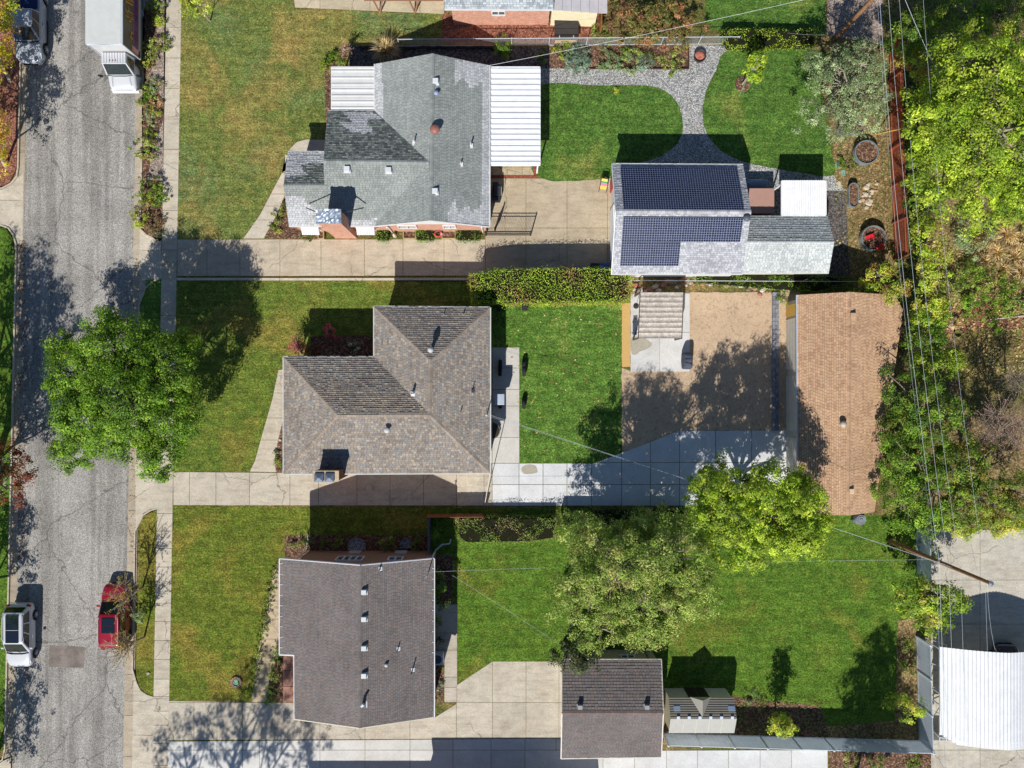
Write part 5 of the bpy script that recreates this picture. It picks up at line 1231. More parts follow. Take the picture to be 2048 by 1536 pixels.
m.build('window_tape', M['matte'], t, origin=(0,0,0))
for x in (-.2, 0, .2):
    m = MB(C(120,40,30)); m.lathe([(.035, 0), (.03, .04), (.001, .05)], (x-.05, 1.45, 2.365), 10); m.build('marker_light', M['gloss'], t, origin=(0,0,0))
for s_ in (-1, 1):
    m = MB(C(30,32,36)); m.tube([(s_*.95, .85, 1.35), (s_*1.3, .72, 1.45)], .02, 5); m.obox((s_*1.32, .72, 1.5), .22, .09, .32); m.build('mirror', M['rubber'], t, origin=(0,0,0), bevel=.02)
    m = MB(C(224,228,232)); m.obox((s_*.74, .0, .82), .3, .12, .18, rz=-s_*.3); m.build('headlight', M['glass'], t, bevel=.02, origin=(0,0,0))
m = MB(C(226,228,230)); m.box(-.96, -.12, .42, .96, .06, .62); m.build('bumper', M['paint'], t, bevel=.04, origin=(0,0,0))
# cargo box: 2.42 wide, roof at 3.52 above the street
bx0, bx1, by0, by1, bz0, bz1 = -1.24, 1.20, 2.08, 7.3, .95, 3.62
m = MB(C(232,234,228,.8)); m.box(bx0+.05, by0+.02, bz0, bx1-.01, by1, bz1-.10, C(222,222,222,.85))
m.loft([[(bx0, y, bz1-.10), (bx0+.02, y, bz1-.03), (bx0+.1, y, bz1), (bx1-.1, y, bz1), (bx1-.02, y, bz1-.03), (bx1, y, bz1-.10)] for y in (by0+.02, by1)], closed=False, caps=True)
m.build('cargo_box', M['gloss'], t, origin=(0,0,0))
m = MB(C(200,206,216)); m.tube([(bx0+.02, by0+.03, bz1-.07), (bx0+.06, by0-.02, bz1-.12), (bx1-.06, by0-.02, bz1-.12), (bx1-.02, by0+.03, bz1-.07)], .06, 8); m.tube([(bx1, by0+.02, bz1-.06), (bx1, by1, bz1-.06)], .04, 6); m.tube([(bx0, by0+.02, bz1-.06), (bx0, by1, bz1-.06)], .04, 6)
for x in (bx0+.05, bx1-.03): m.tube([(x, by0+.0, bz0), (x, by0+.0, bz1-.1)], .04, 6)
m.tube([(bx1, by0, bz0), (bx1, by1, bz0)], .05, 6, C(190,190,180)); m.build('box_trim', M['metal'], t, origin=(0,0,0))
xs = bx1+.0; m = MB(C(98,90,88)); z = lambda f: bz0+.06+(bz1-.2-bz0-.06)*f
m.box(xs, by0+.06, z(0), xs+.012, by1-.05, z(.98)); sg = m.build('side_graphic', M['gloss'], t, origin=(0,0,0))
m = MB(C(128,72,128)); m.box(xs+.013, by0+.55, z(.10), xs+.02, by1-.05, z(.46)); 
for k, (za, zb_, cc_) in enumerate(((.02,.14,C(220,190,160)), (.0,.5,C(226,140,120)))):
    m.box(xs+.013, by0+.08, z(za), xs+.0195, by0+(.5 if k else 5), z(zb_), cc_)
m.box(xs+.021, by0+.2, z(.1), xs+.026, by0+.5, z(.42), C(236,170,190)); m.build('stripe', M['gloss'], sg, origin=(0,0,0))
m = MB(C(46,34,60))
for i in range(16):
    y = by0+.72+i*.27; zz = z(.22); h_ = (z(.36)-zz)
    m.box(xs+.022, y, zz, xs+.028, y+.04, zz+h_); m.box(xs+.022, y+.12, zz, xs+.028, y+.16, zz+h_); 
    m.box(xs+.022, y, zz+(h_ if i % 3 else h_*.5)-.05, xs+.0285, y+.16, zz+(h_ if i % 3 else h_*.5)); 
    if i % 2: m.box(xs+.022, y, zz, xs+.0282, y+.16, zz+.05)
m.build('lettering', M['gloss'], sg, origin=(0,0,0))
m = MB(C(240,176,60))   # looping yellow outlined flourish and letters
def stroke(pts, r_=.05):
    m.tube([(xs+.03, y, z(f)) for y, f in pts], r_, 5)
yo = by0+1.9
stroke([(yo+.1,.60),(yo+.0,.72),(yo+.25,.70),(yo+.2,.92),(yo+.42,.76),(yo+.62,.95),(yo+.6,.74),(yo+.95,.78),(yo+.66,.64),(yo+.75,.48),(yo+.5,.58),(yo+.36,.46),(yo+.34,.60),(yo+.1,.60)])
yo += 1.15; stroke([(yo,.9),(yo+.18,.9),(yo+.3,.62),(yo+.5,.9),(yo+.66,.9),(yo+.4,.48),(yo+.2,.48),(yo,.9)]); stroke([(yo+.75,.5),(yo+.75,.72),(yo+.85,.72),(yo+.85,.5),(yo+.75,.5)]); stroke([(yo+1.0,.5),(yo+1.0,.75),(yo+1.25,.75),(yo+1.25,.62),(yo+1.1,.62),(yo+1.3,.5)])
stroke([(by0+.9,.5),(by0+.95,.62),(by0+1.35,.56),(by0+1.3,.46)])
m.build('lettering', M['gloss'], sg, origin=(0,0,0))
for s_ in (-1, 1):
    wheel(t, s_*.85, .95, .40, .24, s_)
    for yy in (5.6,): wheel(t, s_*.9, yy, .40, .4, s_)
m = MB(C(40,40,42)); m.box(-.45, .6, .35, -.3, 7.1, .6); m.box(.3, .6, .35, .45, 7.1, .6)
for yy in (3.0, 4.2, 6.8): m.box(-1.0, yy, .6, 1.0, yy+.1, .94)
m.build('chassis', M['rubber'], t, origin=(0,0,0))
# ================================================================== trees
g_mid = [C(92,124,30), C(118,150,40), C(66,96,26), C(142,168,54), C(76,106,32)]
g_lime = [C(134,158,38), C(160,178,50), C(106,134,34), C(180,190,66), C(84,112,34), C(150,160,60)]
g_olive = [C(122,144,58), C(148,166,78), C(96,122,44), C(166,176,98), C(84,108,40), C(154,146,84)]
g_grey = [C(134,150,104), C(156,168,126), C(110,128,84), C(172,180,142), C(98,114,76)]
g_blue = [C(120,142,124), C(142,160,140), C(92,114,100)]
g_dark = [C(60,72,40), C(82,92,52), C(46,56,32), C(104,108,66)]
g_deep = [C(80,112,34), C(102,134,44), C(60,90,30), C(122,148,54), C(134,140,52)]
g_yor = [C(170,168,44), C(196,176,52), C(140,150,40), C(206,160,70), C(180,140,60)]
g_maroon = [C(132,62,50), C(154,84,66), C(108,54,44), C(120,96,54), C(96,96,48)]
g_yel = [C(150,168,52), C(172,184,66), C(120,142,44), C(190,176,84)]
g_red = [C(170,70,76), C(196,98,104), C(150,80,74)]
# the big street tree over the road
tree('tall leafy green street tree in the parking strip, crown hanging over the road', (306, 792), [
    (235,705,6.0,2.9,2.3,1.7), (150,745,5.2,2.0,1.9,1.4), (330,735,6.2,2.2,2.2,1.6), (170,830,5.6,2.2,2.2,1.6), (260,800,7.0,3.0,2.8,1.7), (345,830,6.0,1.9,2.2,1.5), (320,915,5.2,1.3,1.6,1.2), (150,905,4.2,1.6,1.2,1.0), (235,880,5.2,2.2,1.4,1.2), (215,645,5.2,1.0,1.0,.9), (120,690,4.6,1.0,.9,.8), (365,690,5.2,1.1,1.0,.9)],
    g_mid, 21, r0=.26, dens=2.8, clump=.46, per=84, leaf=.135, frac=.1, bark=C(138,124,112))
tree('bright lime green maple spreading over the driveway corner by the long tan roof', (1462, 1010), [
    (1450,1010,7.2,2.5,2.4,1.9), (1540,1030,7.4,2.8,2.8,2.0), (1600,1060,6.6,2.0,2.1,1.6), (1490,1090,6.4,2.2,1.8,1.5), (1425,965,6.0,1.5,1.5,1.3), (1550,965,6.8,1.9,1.4,1.5), (1610,1000,6.4,1.4,1.6,1.3), (1425,1050,5.4,1.2,1.4,1.1), (1500,1020,4.2,1.6,1.2,1.0), (1585,1050,4.4,1.4,1.1,.9), (1435,1010,4.0,1.1,1.1,.8)],
    g_lime, 22, r0=.22, dens=2.2, clump=.40, per=80, leaf=.14, frac=.05)
tree('large olive green tree with pale open branches south of the driveway', (1238, 1112), [
    (1230,1130,7.4,3.2,2.8,2.1), (1340,1110,7.4,2.8,2.6,1.9), (1170,1190,6.4,2.4,2.2,1.7), (1290,1200,6.8,3.0,2.4,1.8), (1375,1180,6.6,2.0,2.2,1.6), (1200,1260,5.8,2.2,1.3,1.3), (1300,1265,5.8,2.0,1.0,1.1), (1165,1065,6.0,1.6,1.4,1.4), (1300,1050,6.4,2.0,1.2,1.3), (1235,1115,4.2,1.9,1.4,1.1), (1335,1100,4.2,1.7,1.4,1.1), (1180,1110,4.2,1.4,1.3,1.0), (1265,1125,9.3,2.0,1.7,1.3)],
    g_olive, 23, r0=.26, dens=2.0, clump=.42, per=70, leaf=.125, frac=.16, bark=C(160,148,130))
tree('small dark leaved tree between the concrete drive and the charcoal garage', (1128, 1283), [(1145,1310,4.2,1.5,1.25,1.0), (1170,1320,3.8,1.0,.9,.8)], g_dark, 24, r0=.1, dens=2.2, clump=.34, per=46, leaf=.13, frac=.2)
tree('huge yellow green tree at the right edge above the brown fence', (1890, 290), [
    (1960,150,9.5,3.2,2.8,2.2), (1900,240,9.0,3.0,2.6,2.1), (1990,270,10.,3.6,3.2,2.4), (1880,340,7.6,2.3,2.2,1.8), (1960,380,8.4,3.2,2.4,1.9), (2050,180,9.6,2.8,3.4,2.3), (2050,380,8.6,2.6,2.4,2.0), (1866,290,6.6,1.3,1.5,1.3), (1900,180,8.0,1.8,1.6,1.5)],
    g_lime, 25, r0=.34, dens=1.45, clump=.5, per=80, leaf=.15, frac=.12, bark=C(176,166,146))
tree('airy grey green tree with pale twigs beside the brown fence', (1668, 172), [
    (1690,170,5.0,2.6,2.4,1.5), (1655,230,4.2,1.9,1.7,1.2), (1720,130,5.2,2.0,1.7,1.3), (1735,200,4.6,1.7,2.0,1.2), (1640,130,4.0,1.2,1.3,1.0), (1700,250,3.6,1.5,1.0,.9)],
    g_grey, 26, r0=.16, dens=1.9, clump=.34, per=54, leaf=.10, asp=None) if False else tree('airy grey green tree with pale twigs beside the brown fence', (1668, 172), [
    (1690,170,5.0,2.6,2.4,1.5), (1655,230,4.2,1.9,1.7,1.2), (1720,130,5.2,2.0,1.7,1.3), (1735,200,4.6,1.7,2.0,1.2), (1640,130,4.0,1.2,1.3,1.0), (1700,250,3.6,1.5,1.0,.9)],
    g_grey, 26, r0=.16, dens=1.7, clump=.34, per=54, leaf=.11, frac=.2, bark=C(170,160,142))
# trees of the leafy border on the east side
for i, (lb, base, bl, pal) in enumerate([
    ('dense deep green tree against the middle of the long tan roof', (1780, 780), [(1826,790,4.4,1.8,2.2,1.4), (1866,830,5.4,2.2,2.0,1.5), (1802,860,4.0,1.7,1.8,1.2)], g_deep),
    ('broad mid green tree beside the south end of the long tan roof', (1800, 930), [(1832,920,4.8,2.4,2.4,1.5), (1800,990,4.2,1.9,1.8,1.3), (1870,980,5.2,2.3,2.2,1.5), (1840,1040,4.0,2.0,1.2,1.1)], g_mid),
    ('full green tree with rusty young leaves at the right edge', (1920, 920), [(1925,930,6.0,1.8,1.9,1.5), (1960,1000,5.6,2.8,1.7,1.5), (2035,990,5.8,2.2,1.5,1.4)], g_deep+[C(150,112,60)]),
    ('yellow green bushy tree at the top of the concrete yard', (1990, 1000), [(2010,1040,4.0,2.2,1.0,1.1), (1930,1050,3.8,2.0,.9,1.1)], g_yel),
    ('pale lime sapling leaning over the dark hedge behind the tan roof', (1850, 735), [(1875,732,4.2,1.9,1.2,1.0), (1905,720,3.8,1.0,.8,.7)], g_lime),
    ('upright green tree rising behind the tan roof ridge', (1810, 700), [(1850,690,3.8,1.3,1.9,1.2), (1856,640,3.6,1.1,1.2,1.1)], g_mid),
    ('yellow green box elder growing along the wires by the shed corner', (1830, 560), [(1850,480,4.0,1.1,1.6,1.1), (1870,540,4.0,1.2,1.6,1.1), (1862,600,3.8,1.3,1.2,1.0), (1860,640,3.6,1.2,1.0,.9)], g_yel),
    ('ragged shrub tree with bronze tips over the end of the brown fence', (1740, 560), [(1760,555,2.4,1.4,.9,.7), (1730,575,2.0,.9,.6,.5), (1790,580,2.8,1.0,1.0,.8)], g_yel+[C(170,120,80)]),
    ('dark evergreen behind the north end of the brown fence', (1800, 120), [(1830,60,4.0,1.4,1.4,1.2), (1800,85,3.4,1.2,1.0,.9)], g_deep),
    ('orange tinged shrub tree beside the top of the brown fence', (1800, 130), [(1845,130,3.6,1.5,1.3,1.0), (1870,190,3.4,1.2,1.3,1.0)], g_yel+[C(176,124,70)]),
    ('shadowy green tree in the far upper right corner', (1900, 10), [(1930,20,4.0,2.4,1.6,1.4), (2010,40,4.4,2.2,1.8,1.5)], g_deep),
    ('glossy green understorey tree below the huge yellow green tree', (1830, 420), [(1850,400,3.4,1.2,1.4,1.1), (1830,330,3.2,.9,1.5,1.0), (1850,240,3.2,1.0,1.6,1.0)], g_deep),
    ]):
    tree(lb, base, bl, pal, 40+i, r0=.14, dens=1.7, clump=.38, per=66, leaf=.135, frac=.2, bark=C(160,146,130))
# small trees
tree('small white stemmed maple in a round mulch ring on the back lawn', (1484, 170), [(1507,142,2.5,.75,1.0,.7), (1518,120,2.6,.55,.6,.5)], g_lime, 61, r0=.05, dens=3.2, clump=.26, per=30, leaf=.17, bark=C(214,204,180), frac=.3)
tree('slim young tree with yellow green crown in the southern bed by the white fence', (1547, 1428), [(1564,1450,2.4,.85,.8,.9), (1566,1452,3.2,.6,.6,.8), (1556,1444,1.6,.6,.6,.7)], g_yel, 62, r0=.06, dens=5, clump=.26, per=44, leaf=.12)
tree('round headed green tree astride the white fence near the utility pole', (1835, 1165), [(1850,1190,3.8,1.9,1.4,1.2), (1895,1205,3.6,1.5,1.2,1.0), (1820,1200,3.4,1.1,1.4,1.0), (1865,1245,3.2,1.3,.9,.8)], g_yel+g_mid, 63, r0=.12, dens=1.9, clump=.36, per=54, leaf=.15)
tree('low spreading tree in the corner of the white fence', (1790, 1400), [(1812,1418,2.6,1.2,.9,.8), (1790,1400,2.2,.9,.6,.6)], g_yel, 64, r0=.08, dens=2.4, clump=.3, per=44, leaf=.13)
tree('little staked tree at the top of the front lawn', (421, 42), [(396,6,3.0,1.1,1.0,.9), (375,0,2.8,.6,.7,.6)], g_yel, 65, r0=.05, dens=2.8, clump=.28, per=40, leaf=.13, bark=C(200,190,170))
tree('dark green conifer casting its shadow over the lawn at the top', (1500, -8), [(1512,-30,2.6,.8,.8,1.4)], g_deep, 66, r0=.08, dens=3, clump=.26, per=40, leaf=.12)
tree('shrubby green tree on the shaded strip behind the charcoal house', (884, 1180), [(882,1190,2.0,.6,1.0,.8), (878,1160,2.2,.5,.7,.7)], g_dark+g_mid, 67, r0=.05, dens=3.2, clump=.25, per=36, leaf=.12)
# street trees on the west side
for i, (lb, base, bl, pal) in enumerate([
    ('yellow green street tree over the silver pickup at the upper left', (20, 162), [(-75,100,5.0,2.6,2.6,1.8), (-20,60,4.2,1.7,1.9,1.3), (0,30,4.0,1.3,1.2,1.0), (-10,120,3.6,1.2,1.1,.9)], g_yor+[C(140,158,44)]*2),
    ('orange tinted street tree at the left edge above the curved kerb', (12, 332), [(-90,280,5.0,2.6,2.4,1.8), (-25,250,4.0,1.4,1.6,1.1), (-8,310,3.4,1.1,1.2,.9), (-30,190,4.0,1.0,1.0,.8)], g_yor),
    ('maroon leaved street tree reaching over the west kerb', (-20, 935), [(-60,940,4.2,2.4,2.2,1.6), (15,915,4.0,1.3,1.3,1.0), (15,975,3.8,1.3,1.3,1.0), (50,940,3.6,.8,1.0,.7)], g_maroon),
    ('green street tree whose shadow dapples the west gutter', (-30, 1196), [(-130,1240,4.8,2.2,2.2,1.5), (-70,1190,4.0,1.2,1.5,1.0), (-36,1250,3.0,1.1,1.3,.9)], g_mid),
    ('green tree at the lower left corner behind the kerb', (-40, 1590), [(-110,1668,4.8,2.3,2.3,1.6), (-52,1550,3.8,1.3,1.5,1.1), (-26,1440,2.6,1.0,1.1,.8)], g_mid)]):
    tree(lb, base, bl, pal, 70+i, r0=.12, dens=1.7, clump=.38, per=40, leaf=.15, frac=.2, bark=C(190,180,165))
# two sparse budding trees beside the red car
def gp(x, y, z, rx, ry, rz):   # crown mass given by the ground point beneath it
    k = H/(H-z); return (1024+(x-1024)*k, 768+(y-768)*k, z, rx, ry, rz)
def sparse(label, base, cen, z, r, seed, pal, nb=90, nl=14, up=True):
    b = P(*base); c = P(*cen, z); t = thing('budding_tree', label, 'tree', b); rr = random.Random(seed); m = MB(C(176,160,142)); tips = []
    top = b.lerp(c, .35); top.z = z*.45; m.tube([b, top], [.07, .05], 6)
    for i in range(9):
        a = i*.7+rr.uniform(-.2,.2); q = c+Vector((math.cos(a)*r*rr.uniform(.2,.6), math.sin(a)*r*rr.uniform(.2,.6), rr.uniform(-.5,.5))); m.tube([top, top.lerp(q,.5)+Vector((0,0,.1)), q], [.035,.025,.015], 5, cap=False)
        for j in range(nb//9):
            d = Vector((rr.gauss(0,1), rr.gauss(0,1), rr.gauss(0,.6))).normalized(); s_ = top.lerp(q, rr.uniform(.4,1)); e = s_+d*r*rr.uniform(.3,.75)+(q-top)*.2; k = s_.lerp(e,.5)+Vector((rr.uniform(-.06,.06),)*3); m.tube([s_,k,e],[.014,.011,.008],4,cap=False); tips += [(k.lerp(e, rr.uniform(.2, 1.05))) for _ in range(nl)]
    m.build('trunk', M['bark'], t)
    if not tips: return
    rng = np.random.default_rng(seed); tp = np.array([tuple(x) for x in tips]); tp += rng.normal(size=tp.shape)*.035; pl = np.array(pal)
    leaves('buds', tp, rng.normal(size=tp.shape)+np.array([0,0,.8]), .075*rng.uniform(.6,1.5,len(tp)), pl[rng.integers(0,len(pl),len(tp))]*rng.uniform(.7,1.3,(len(tp),1)), t)
BUD = [C(176,158,70), C(150,146,66), C(180,140,96), C(134,128,60)]
sparse('sparse budding tree beside the bonnet of the red car, the northern of the pair', (286, 1174), (243, 1196), 3.2, 1.5, 81, BUD)
sparse('sparse budding tree by the tail of the red car, the southern of the pair', (289, 1274), (243, 1292), 3.2, 1.4, 82, BUD, nb=100)
sparse('bare pinkish grey tree at the right edge behind the green border', (1975, 835), (2010, 855), 5.2, 2.6, 83, [C(160,118,118), C(140,104,106)], nb=300, nl=8)
sparse('bare silvery branching tree at the right edge', (2010, 745), (2035, 765), 3.6, 1.6, 84, [C(170,160,150)], nb=160, nl=0)
sparse('thin bare shrub with pink buds at the edge of the front lawn', (682, 118), (692, 100), 1.2, .6, 85, [C(196,130,130), C(170,120,100)], nb=80, nl=4)
sparse('scraggly red twigged shrub in the shaded corner beside the brown hipped house', (602, 708), (595, 690), 1.6, .8, 86, g_red+[C(150,60,50)], nb=120, nl=10)
sparse('leaning dry branch pile beyond the shed at the end of the fence', (1770, 520), (1760, 545), .8, .9, 87, [C(130,100,80)], nb=80, nl=0)
# trees that stand outside the frame and throw their shadows into it
tree('tall green tree west of the street shading the asphalt beside the kerb', (-20, 960), [gp(0,900,8,3.4,3.2,2.1), gp(-10,1010,8,3.2,3.2,2.0), gp(30,960,7,2.4,2.6,1.8), gp(-20,820,8,3.0,2.6,1.8), gp(40,860,6.4,2.0,2.0,1.4)], g_mid, 93, r0=.3, dens=1.0, clump=.46, per=36, leaf=.18, frac=.1)
tree('second tall green tree west of the street, north of its twin', (-40, 800), [gp(-20,760,7,2.6,2.4,1.8), gp(20,800,6.4,2.2,2.2,1.6)], g_mid, 94, r0=.24, dens=1.0, clump=.46, per=36, leaf=.18, frac=.1)
tree('tall tree south of the white fence casting a long shadow on the lawn', (1708, 1560), [(1760,1672,4.6,2.0,1.6,1.5), (1790,1735,7.0,2.6,1.8,2.2), (1800,1790,9.3,1.9,1.4,1.9), (1830,1840,11.4,1.0,.9,1.4)], g_deep, 91, r0=.2, dens=2.6, clump=.42, per=34, leaf=.18, frac=.08)
tree('leafy tree south of the frame dappling the concrete driveway', (366, 1880), [(152,2226,14,3.4,2.6,2.0), (300,2240,14,3.0,2.4,2.0), (30,2200,13,2.4,2.2,1.6), (210,2170,15,2.6,2.2,1.6)], g_mid, 92, r0=.22, dens=.8, clump=.5, per=34, leaf=.2, frac=.12)
# ================================================================== hedges, fences, poles, wires, garden things
HG = [C(110,140,40), C(138,160,50), C(88,116,34), C(150,164,64), C(120,120,50), C(150,112,80)]
hedge('long clipped yellow green hedge between the driveway and the back lawn', [(941,556),(1000,547),(1100,545),(1200,545),(1240,548),(1257,556),(1256,600),(1240,609),(1100,611),(945,612)], 2.3, [C(126,156,38), C(152,178,50), C(166,186,62), C(140,168,46), C(160,128,80)], 1, rough=.05)
hedge('loose flowering shrub hedge along the north side of the southern back lawn', [(912,1032),(1000,1030),(1112,1030),(1112,1072),(1060,1080),(930,1082),(915,1070)], 1.1, [C(104,126,50), C(128,148,62), C(90,112,42), C(116,136,54), C(160,128,104)], 2, rough=.25)
hedge('yellow green vine hedge along the north fence, west stretch', [(1436,72),(1502,70),(1502,104),(1450,102)], 1.1, g_lime, 3, rough=.2)
hedge('yellow green vine hedge along the north fence, east stretch', [(1506,70),(1625,72),(1622,100),(1560,98),(1506,106)], 1.0, g_lime, 4, rough=.2)
hedge('ivy clad bank south of the solar garage', [(1380,552),(1660,553),(1700,565),(1640,585),(1560,582),(1380,566)], .45, g_mid, 5, rough=.15, name='ivy_bank', cat='ivy')
hedge('tangled green shrubbery between the driveway and the big olive tree', [(1112,1016),(1370,1016),(1372,1045),(1120,1050)], 1.0, g_dark+g_mid, 6, rough=.3)
for i, (lb, x0, x1) in enumerate((('square clipped box hedge under the brick wall, leftmost of three', 756, 779), ('square clipped box hedge between the two brick wall planters', 834, 868), ('square clipped box hedge at the corner by the iron gate', 914, 961))):
    hedge(lb, [(x0,461),(x1,461),(x1,483),(x0,483)], .6, [C(96,126,40), C(120,146,50), C(80,106,34)], 10+i, leaf=.09, rough=.05)
t = bush(1320, 62, 3.2, 2.1, [C(120,112,60), C(150,122,80), C(100,110,50), C(176,116,86), C(90,100,44)], 'big spreading shrub with bronze and green leaves north of the gravel path', dens=2.6, per=46, clump=.32, leaf=.13, ry=1.9)
bush(1240, 50, 1.3, 1.5, [C(130,96,70), C(110,90,56), C(150,110,86)], 'brownish red shrub beside the wooden screen', dens=2.6, per=30)
bush(1200, 75, .9, .8, g_olive, 'low tangled shrub in front of the wooden screen')
bush(1260, 112, 1.9, .5, g_olive, 'sprawling groundcover shrub along the chain link fence', ry=.5)
bush(1155, 124, 1.25, 0.77, g_blue, 'silvery green mounded plant at the left end of the garden bed', dens=8)
bush(1220, 126, 0.94, 0.66, [C(130,150,110), C(110,136,84)], 'striped pale green plant in the garden bed, second from the left')
bush(1262, 128, 1.00, 0.55, g_grey, 'grey lavender clump in the middle of the garden bed')
bush(1290, 128, 0.69, 0.55, g_blue, 'silver leaved sage at the edge of the garden bed')
bush(1340, 125, 1.00, 0.39, g_olive, 'flat green perennial at the right end of the garden bed')
bush(1125, 104, 0.88, 0.55, g_lime, 'yellow green plant behind the silvery mound')
bush(1085, 118, .5, .6, g_deep, 'dark shrub in the shade of the patio cover')
bush(1003, 100, .8, 1.0, g_mid, 'leafy shrub behind the grey roofed house, in the rocky bed')
tuft(775, 108, 1.4, 1.3, [C(190,170,130), C(160,140,110), C(130,116,90)], 'tall straw coloured ornamental grass behind the grey roofed house', n=420)
bush(672, 122, .7, .7, g_mid, 'green shrub at the corner of the small porch roof'); bush(655, 140, .45, 1.0, g_lime, 'yellow green climber beside the small porch roof')
# plants of the parking strip, north to south
PS = [(318,20,.55,.7,g_mid,'bright green shrub by the sidewalk at the very top of the parking strip'), (322,45,.4,.5,g_yel,'small leafy plant below the top shrub of the parking strip'), (323,95,.65,.6,g_olive,'bronze green shrub against the sidewalk beside the truck'), (303,110,.6,.5,g_olive,'olive clump in the shadow of the truck'), (295,130,.45,.5,g_yel,'yellowish tuft by the cab of the truck'),
  (311,168,.55,.5,g_grey,'grey green mounded shrub just below the truck'), (301,186,.5,.4,g_mid,'leafy green plant below the grey mound'), (290,205,.42,.5,g_mid,'small rounded shrub touching the kerb'), (313,205,.5,.35,[C(190,160,120),C(150,120,90)],'tan dried flower clump by the sidewalk'), (312,222,.4,.4,g_yel,'yellow green clump below the dried flowers'),
  (300,238,.5,.5,g_grey,'greyish plant with white stones beside it'), (301,270,.4,.4,g_mid,'green plant where the pebble strip narrows'), (296,302,.75,.8,g_olive,'large bushy shrub over the kerb in the middle of the strip'), (306,384,.85,.9,g_mid,'dense dark green dome shrub south of the pink pebbles'), (296,400,.4,.4,g_yel,'yellow edged plant at the foot of the dark dome shrub'), (318,402,.4,.4,g_mid,'green filler plant by the sidewalk below the dome shrub'),
  (285,440,.6,.7,g_yel,'yellow green shrub leaning over the gutter'), (310,445,.7,.5,[C(120,92,70),C(100,100,60),C(140,110,86)],'brown heather clump near the driveway apron'), (318,466,.35,.35,g_grey,'wispy plant at the driveway corner')]
for x, y, r_, h_, pl, lb in PS: bush(x, y, r_*1.3, h_, pl+[C(150,120,80)], lb, dens=6, per=30, clump=.17, leaf=.1)
bush(285, 1228, .62, .9, g_grey, 'grey green pine shrub beside the red car', dens=5, per=30, clump=.16, leaf=.08)
# front beds
FB = [(556,436,.5,.5,g_mid,'green perennial in the mulch beside the curved walk'), (562,462,.4,.4,g_yel,'light green plant in the mulch bed near the driveway'), (571,420,.45,.5,g_olive,'olive shrub under the west gable of the grey roofed house'), (545,455,.3,.3,g_mid,'small plant in the mulch point between walk and driveway'), (616,478,.38,.3,g_mid,'green clump at the driveway edge below the white awning'), (558,925,.42,.5,g_lime,'bright green fern in the mulch at the driveway corner'), (555,905,.25,.25,g_grey,'little grey plant beside the broken walk'),
  (706,694,.6,.8,[C(90,110,70),C(200,206,190),C(70,90,50)],'white flowering shrub in the shaded corner of the hipped house'), (665,664,.5,1.5,[C(216,80,120), C(226,120,140), C(190,70,90)],'pink leaved sapling in the shaded corner of the hipped house'), (632,700,.6,.6,[C(110,60,50),C(90,70,50)],'dark red shrub at the edge of the shaded bed'), 
  (611,1084,.5,.8,g_deep,'dark shrub at the left end of the row behind the charcoal house'), (652,1086,.4,.6,g_deep,'narrow shrub, second in the row behind the charcoal house'), (679,1084,.5,.9,g_deep,'rounded shrub beside the larger window well'), (777,1085,.75,1.0,g_olive,'largest pale green shrub between the two window wells'), (832,1088,.5,.8,g_deep,'dark shrub right of the small window well'), (583,1085,.35,.5,g_olive,'pale plant at the north west corner of the charcoal house'), (872,1060,.4,1.4,g_deep,'tall thin shrub by the grey fence'),
  (878,1330,.4,.4,g_olive,'flowering groundcover beside the white air conditioner'), (876,1365,.45,.4,g_blue,'grey blue groundcover along the side walk'), (875,1395,.35,.3,g_yel,'yellow green plant at the south end of the side bed'), (873,1240,.5,.9,g_deep,'dark green shrub in the narrow side bed'), (878,1275,.45,.8,g_dark,'shaded shrub just north of the air conditioner'),
  (1411,1480,.5,.3,g_mid,'groundcover clump behind the beige shed, in the middle'), (1345,1478,.4,.25,g_yel,'small green clump behind the left end of the beige shed'), (1500,1390,.7,.3,g_grey,'pale weedy clump east of the beige shed'), (1520,1405,.5,.3,g_olive,'low plant by the corner of the shed bed'),
  (1690,322,.8,.5,g_deep,'bushy strawberry patch left of the upper round planter'), (1930,478,1.5,1.6,g_grey,'grey green spruce bush among the brush at the right'), (1955,590,2.2,1.3,g_mid,'wide sprawling green shrub by the mulch clearing'), (1915,560,1.3,1.0,g_olive,'olive brush beside the sprawling shrub'), (1885,570,.9,1.2,g_dark,'dark thicket under the spruce bush'), (2020,600,1.4,.9,g_olive,'dull green brush at the right edge'), (1932,636,.55,.5,g_mid,'round light green bush in the mulch clearing'), (1850,1090,.9,1.0,g_mid,'green bush at the top of the white fence'),
  (1745,1515,.6,.9,g_mid,'leafy sapling beyond the white fence at the bottom'), (1700,1520,.7,.4,g_olive,'low plants in the bed beyond the white fence'), (1825,1522,.7,.4,g_mid,'green clump near the corner gate at the bottom'), (1835,1430,.8,.6,g_dark,'dark weeds at the foot of the side fence'), (1812,1330,.7,.8,g_mid,'climbing green plant inside the side fence'), (1815,1290,.6,.6,g_deep,'dark green plant further up the side fence'), (1840,75,.8,.9,g_lime,'lime evergreen branch at the top of the border'), (1560,600,.5,.6,g_mid,'bright green plant between the block edging and the yellow door'), (1235,182,.22,.4,g_yel,'small potted plant where the lawn meets the gravel')]
for x, y, r_, h_, pl, lb in FB: bush(x, y, r_, h_, pl, lb, dens=4.2 if r_ < 1 else 2.6, per=28 if r_ < 1 else 40, clump=.17 if r_ < 1 else .3, leaf=.09 if r_ < 1 else .12)
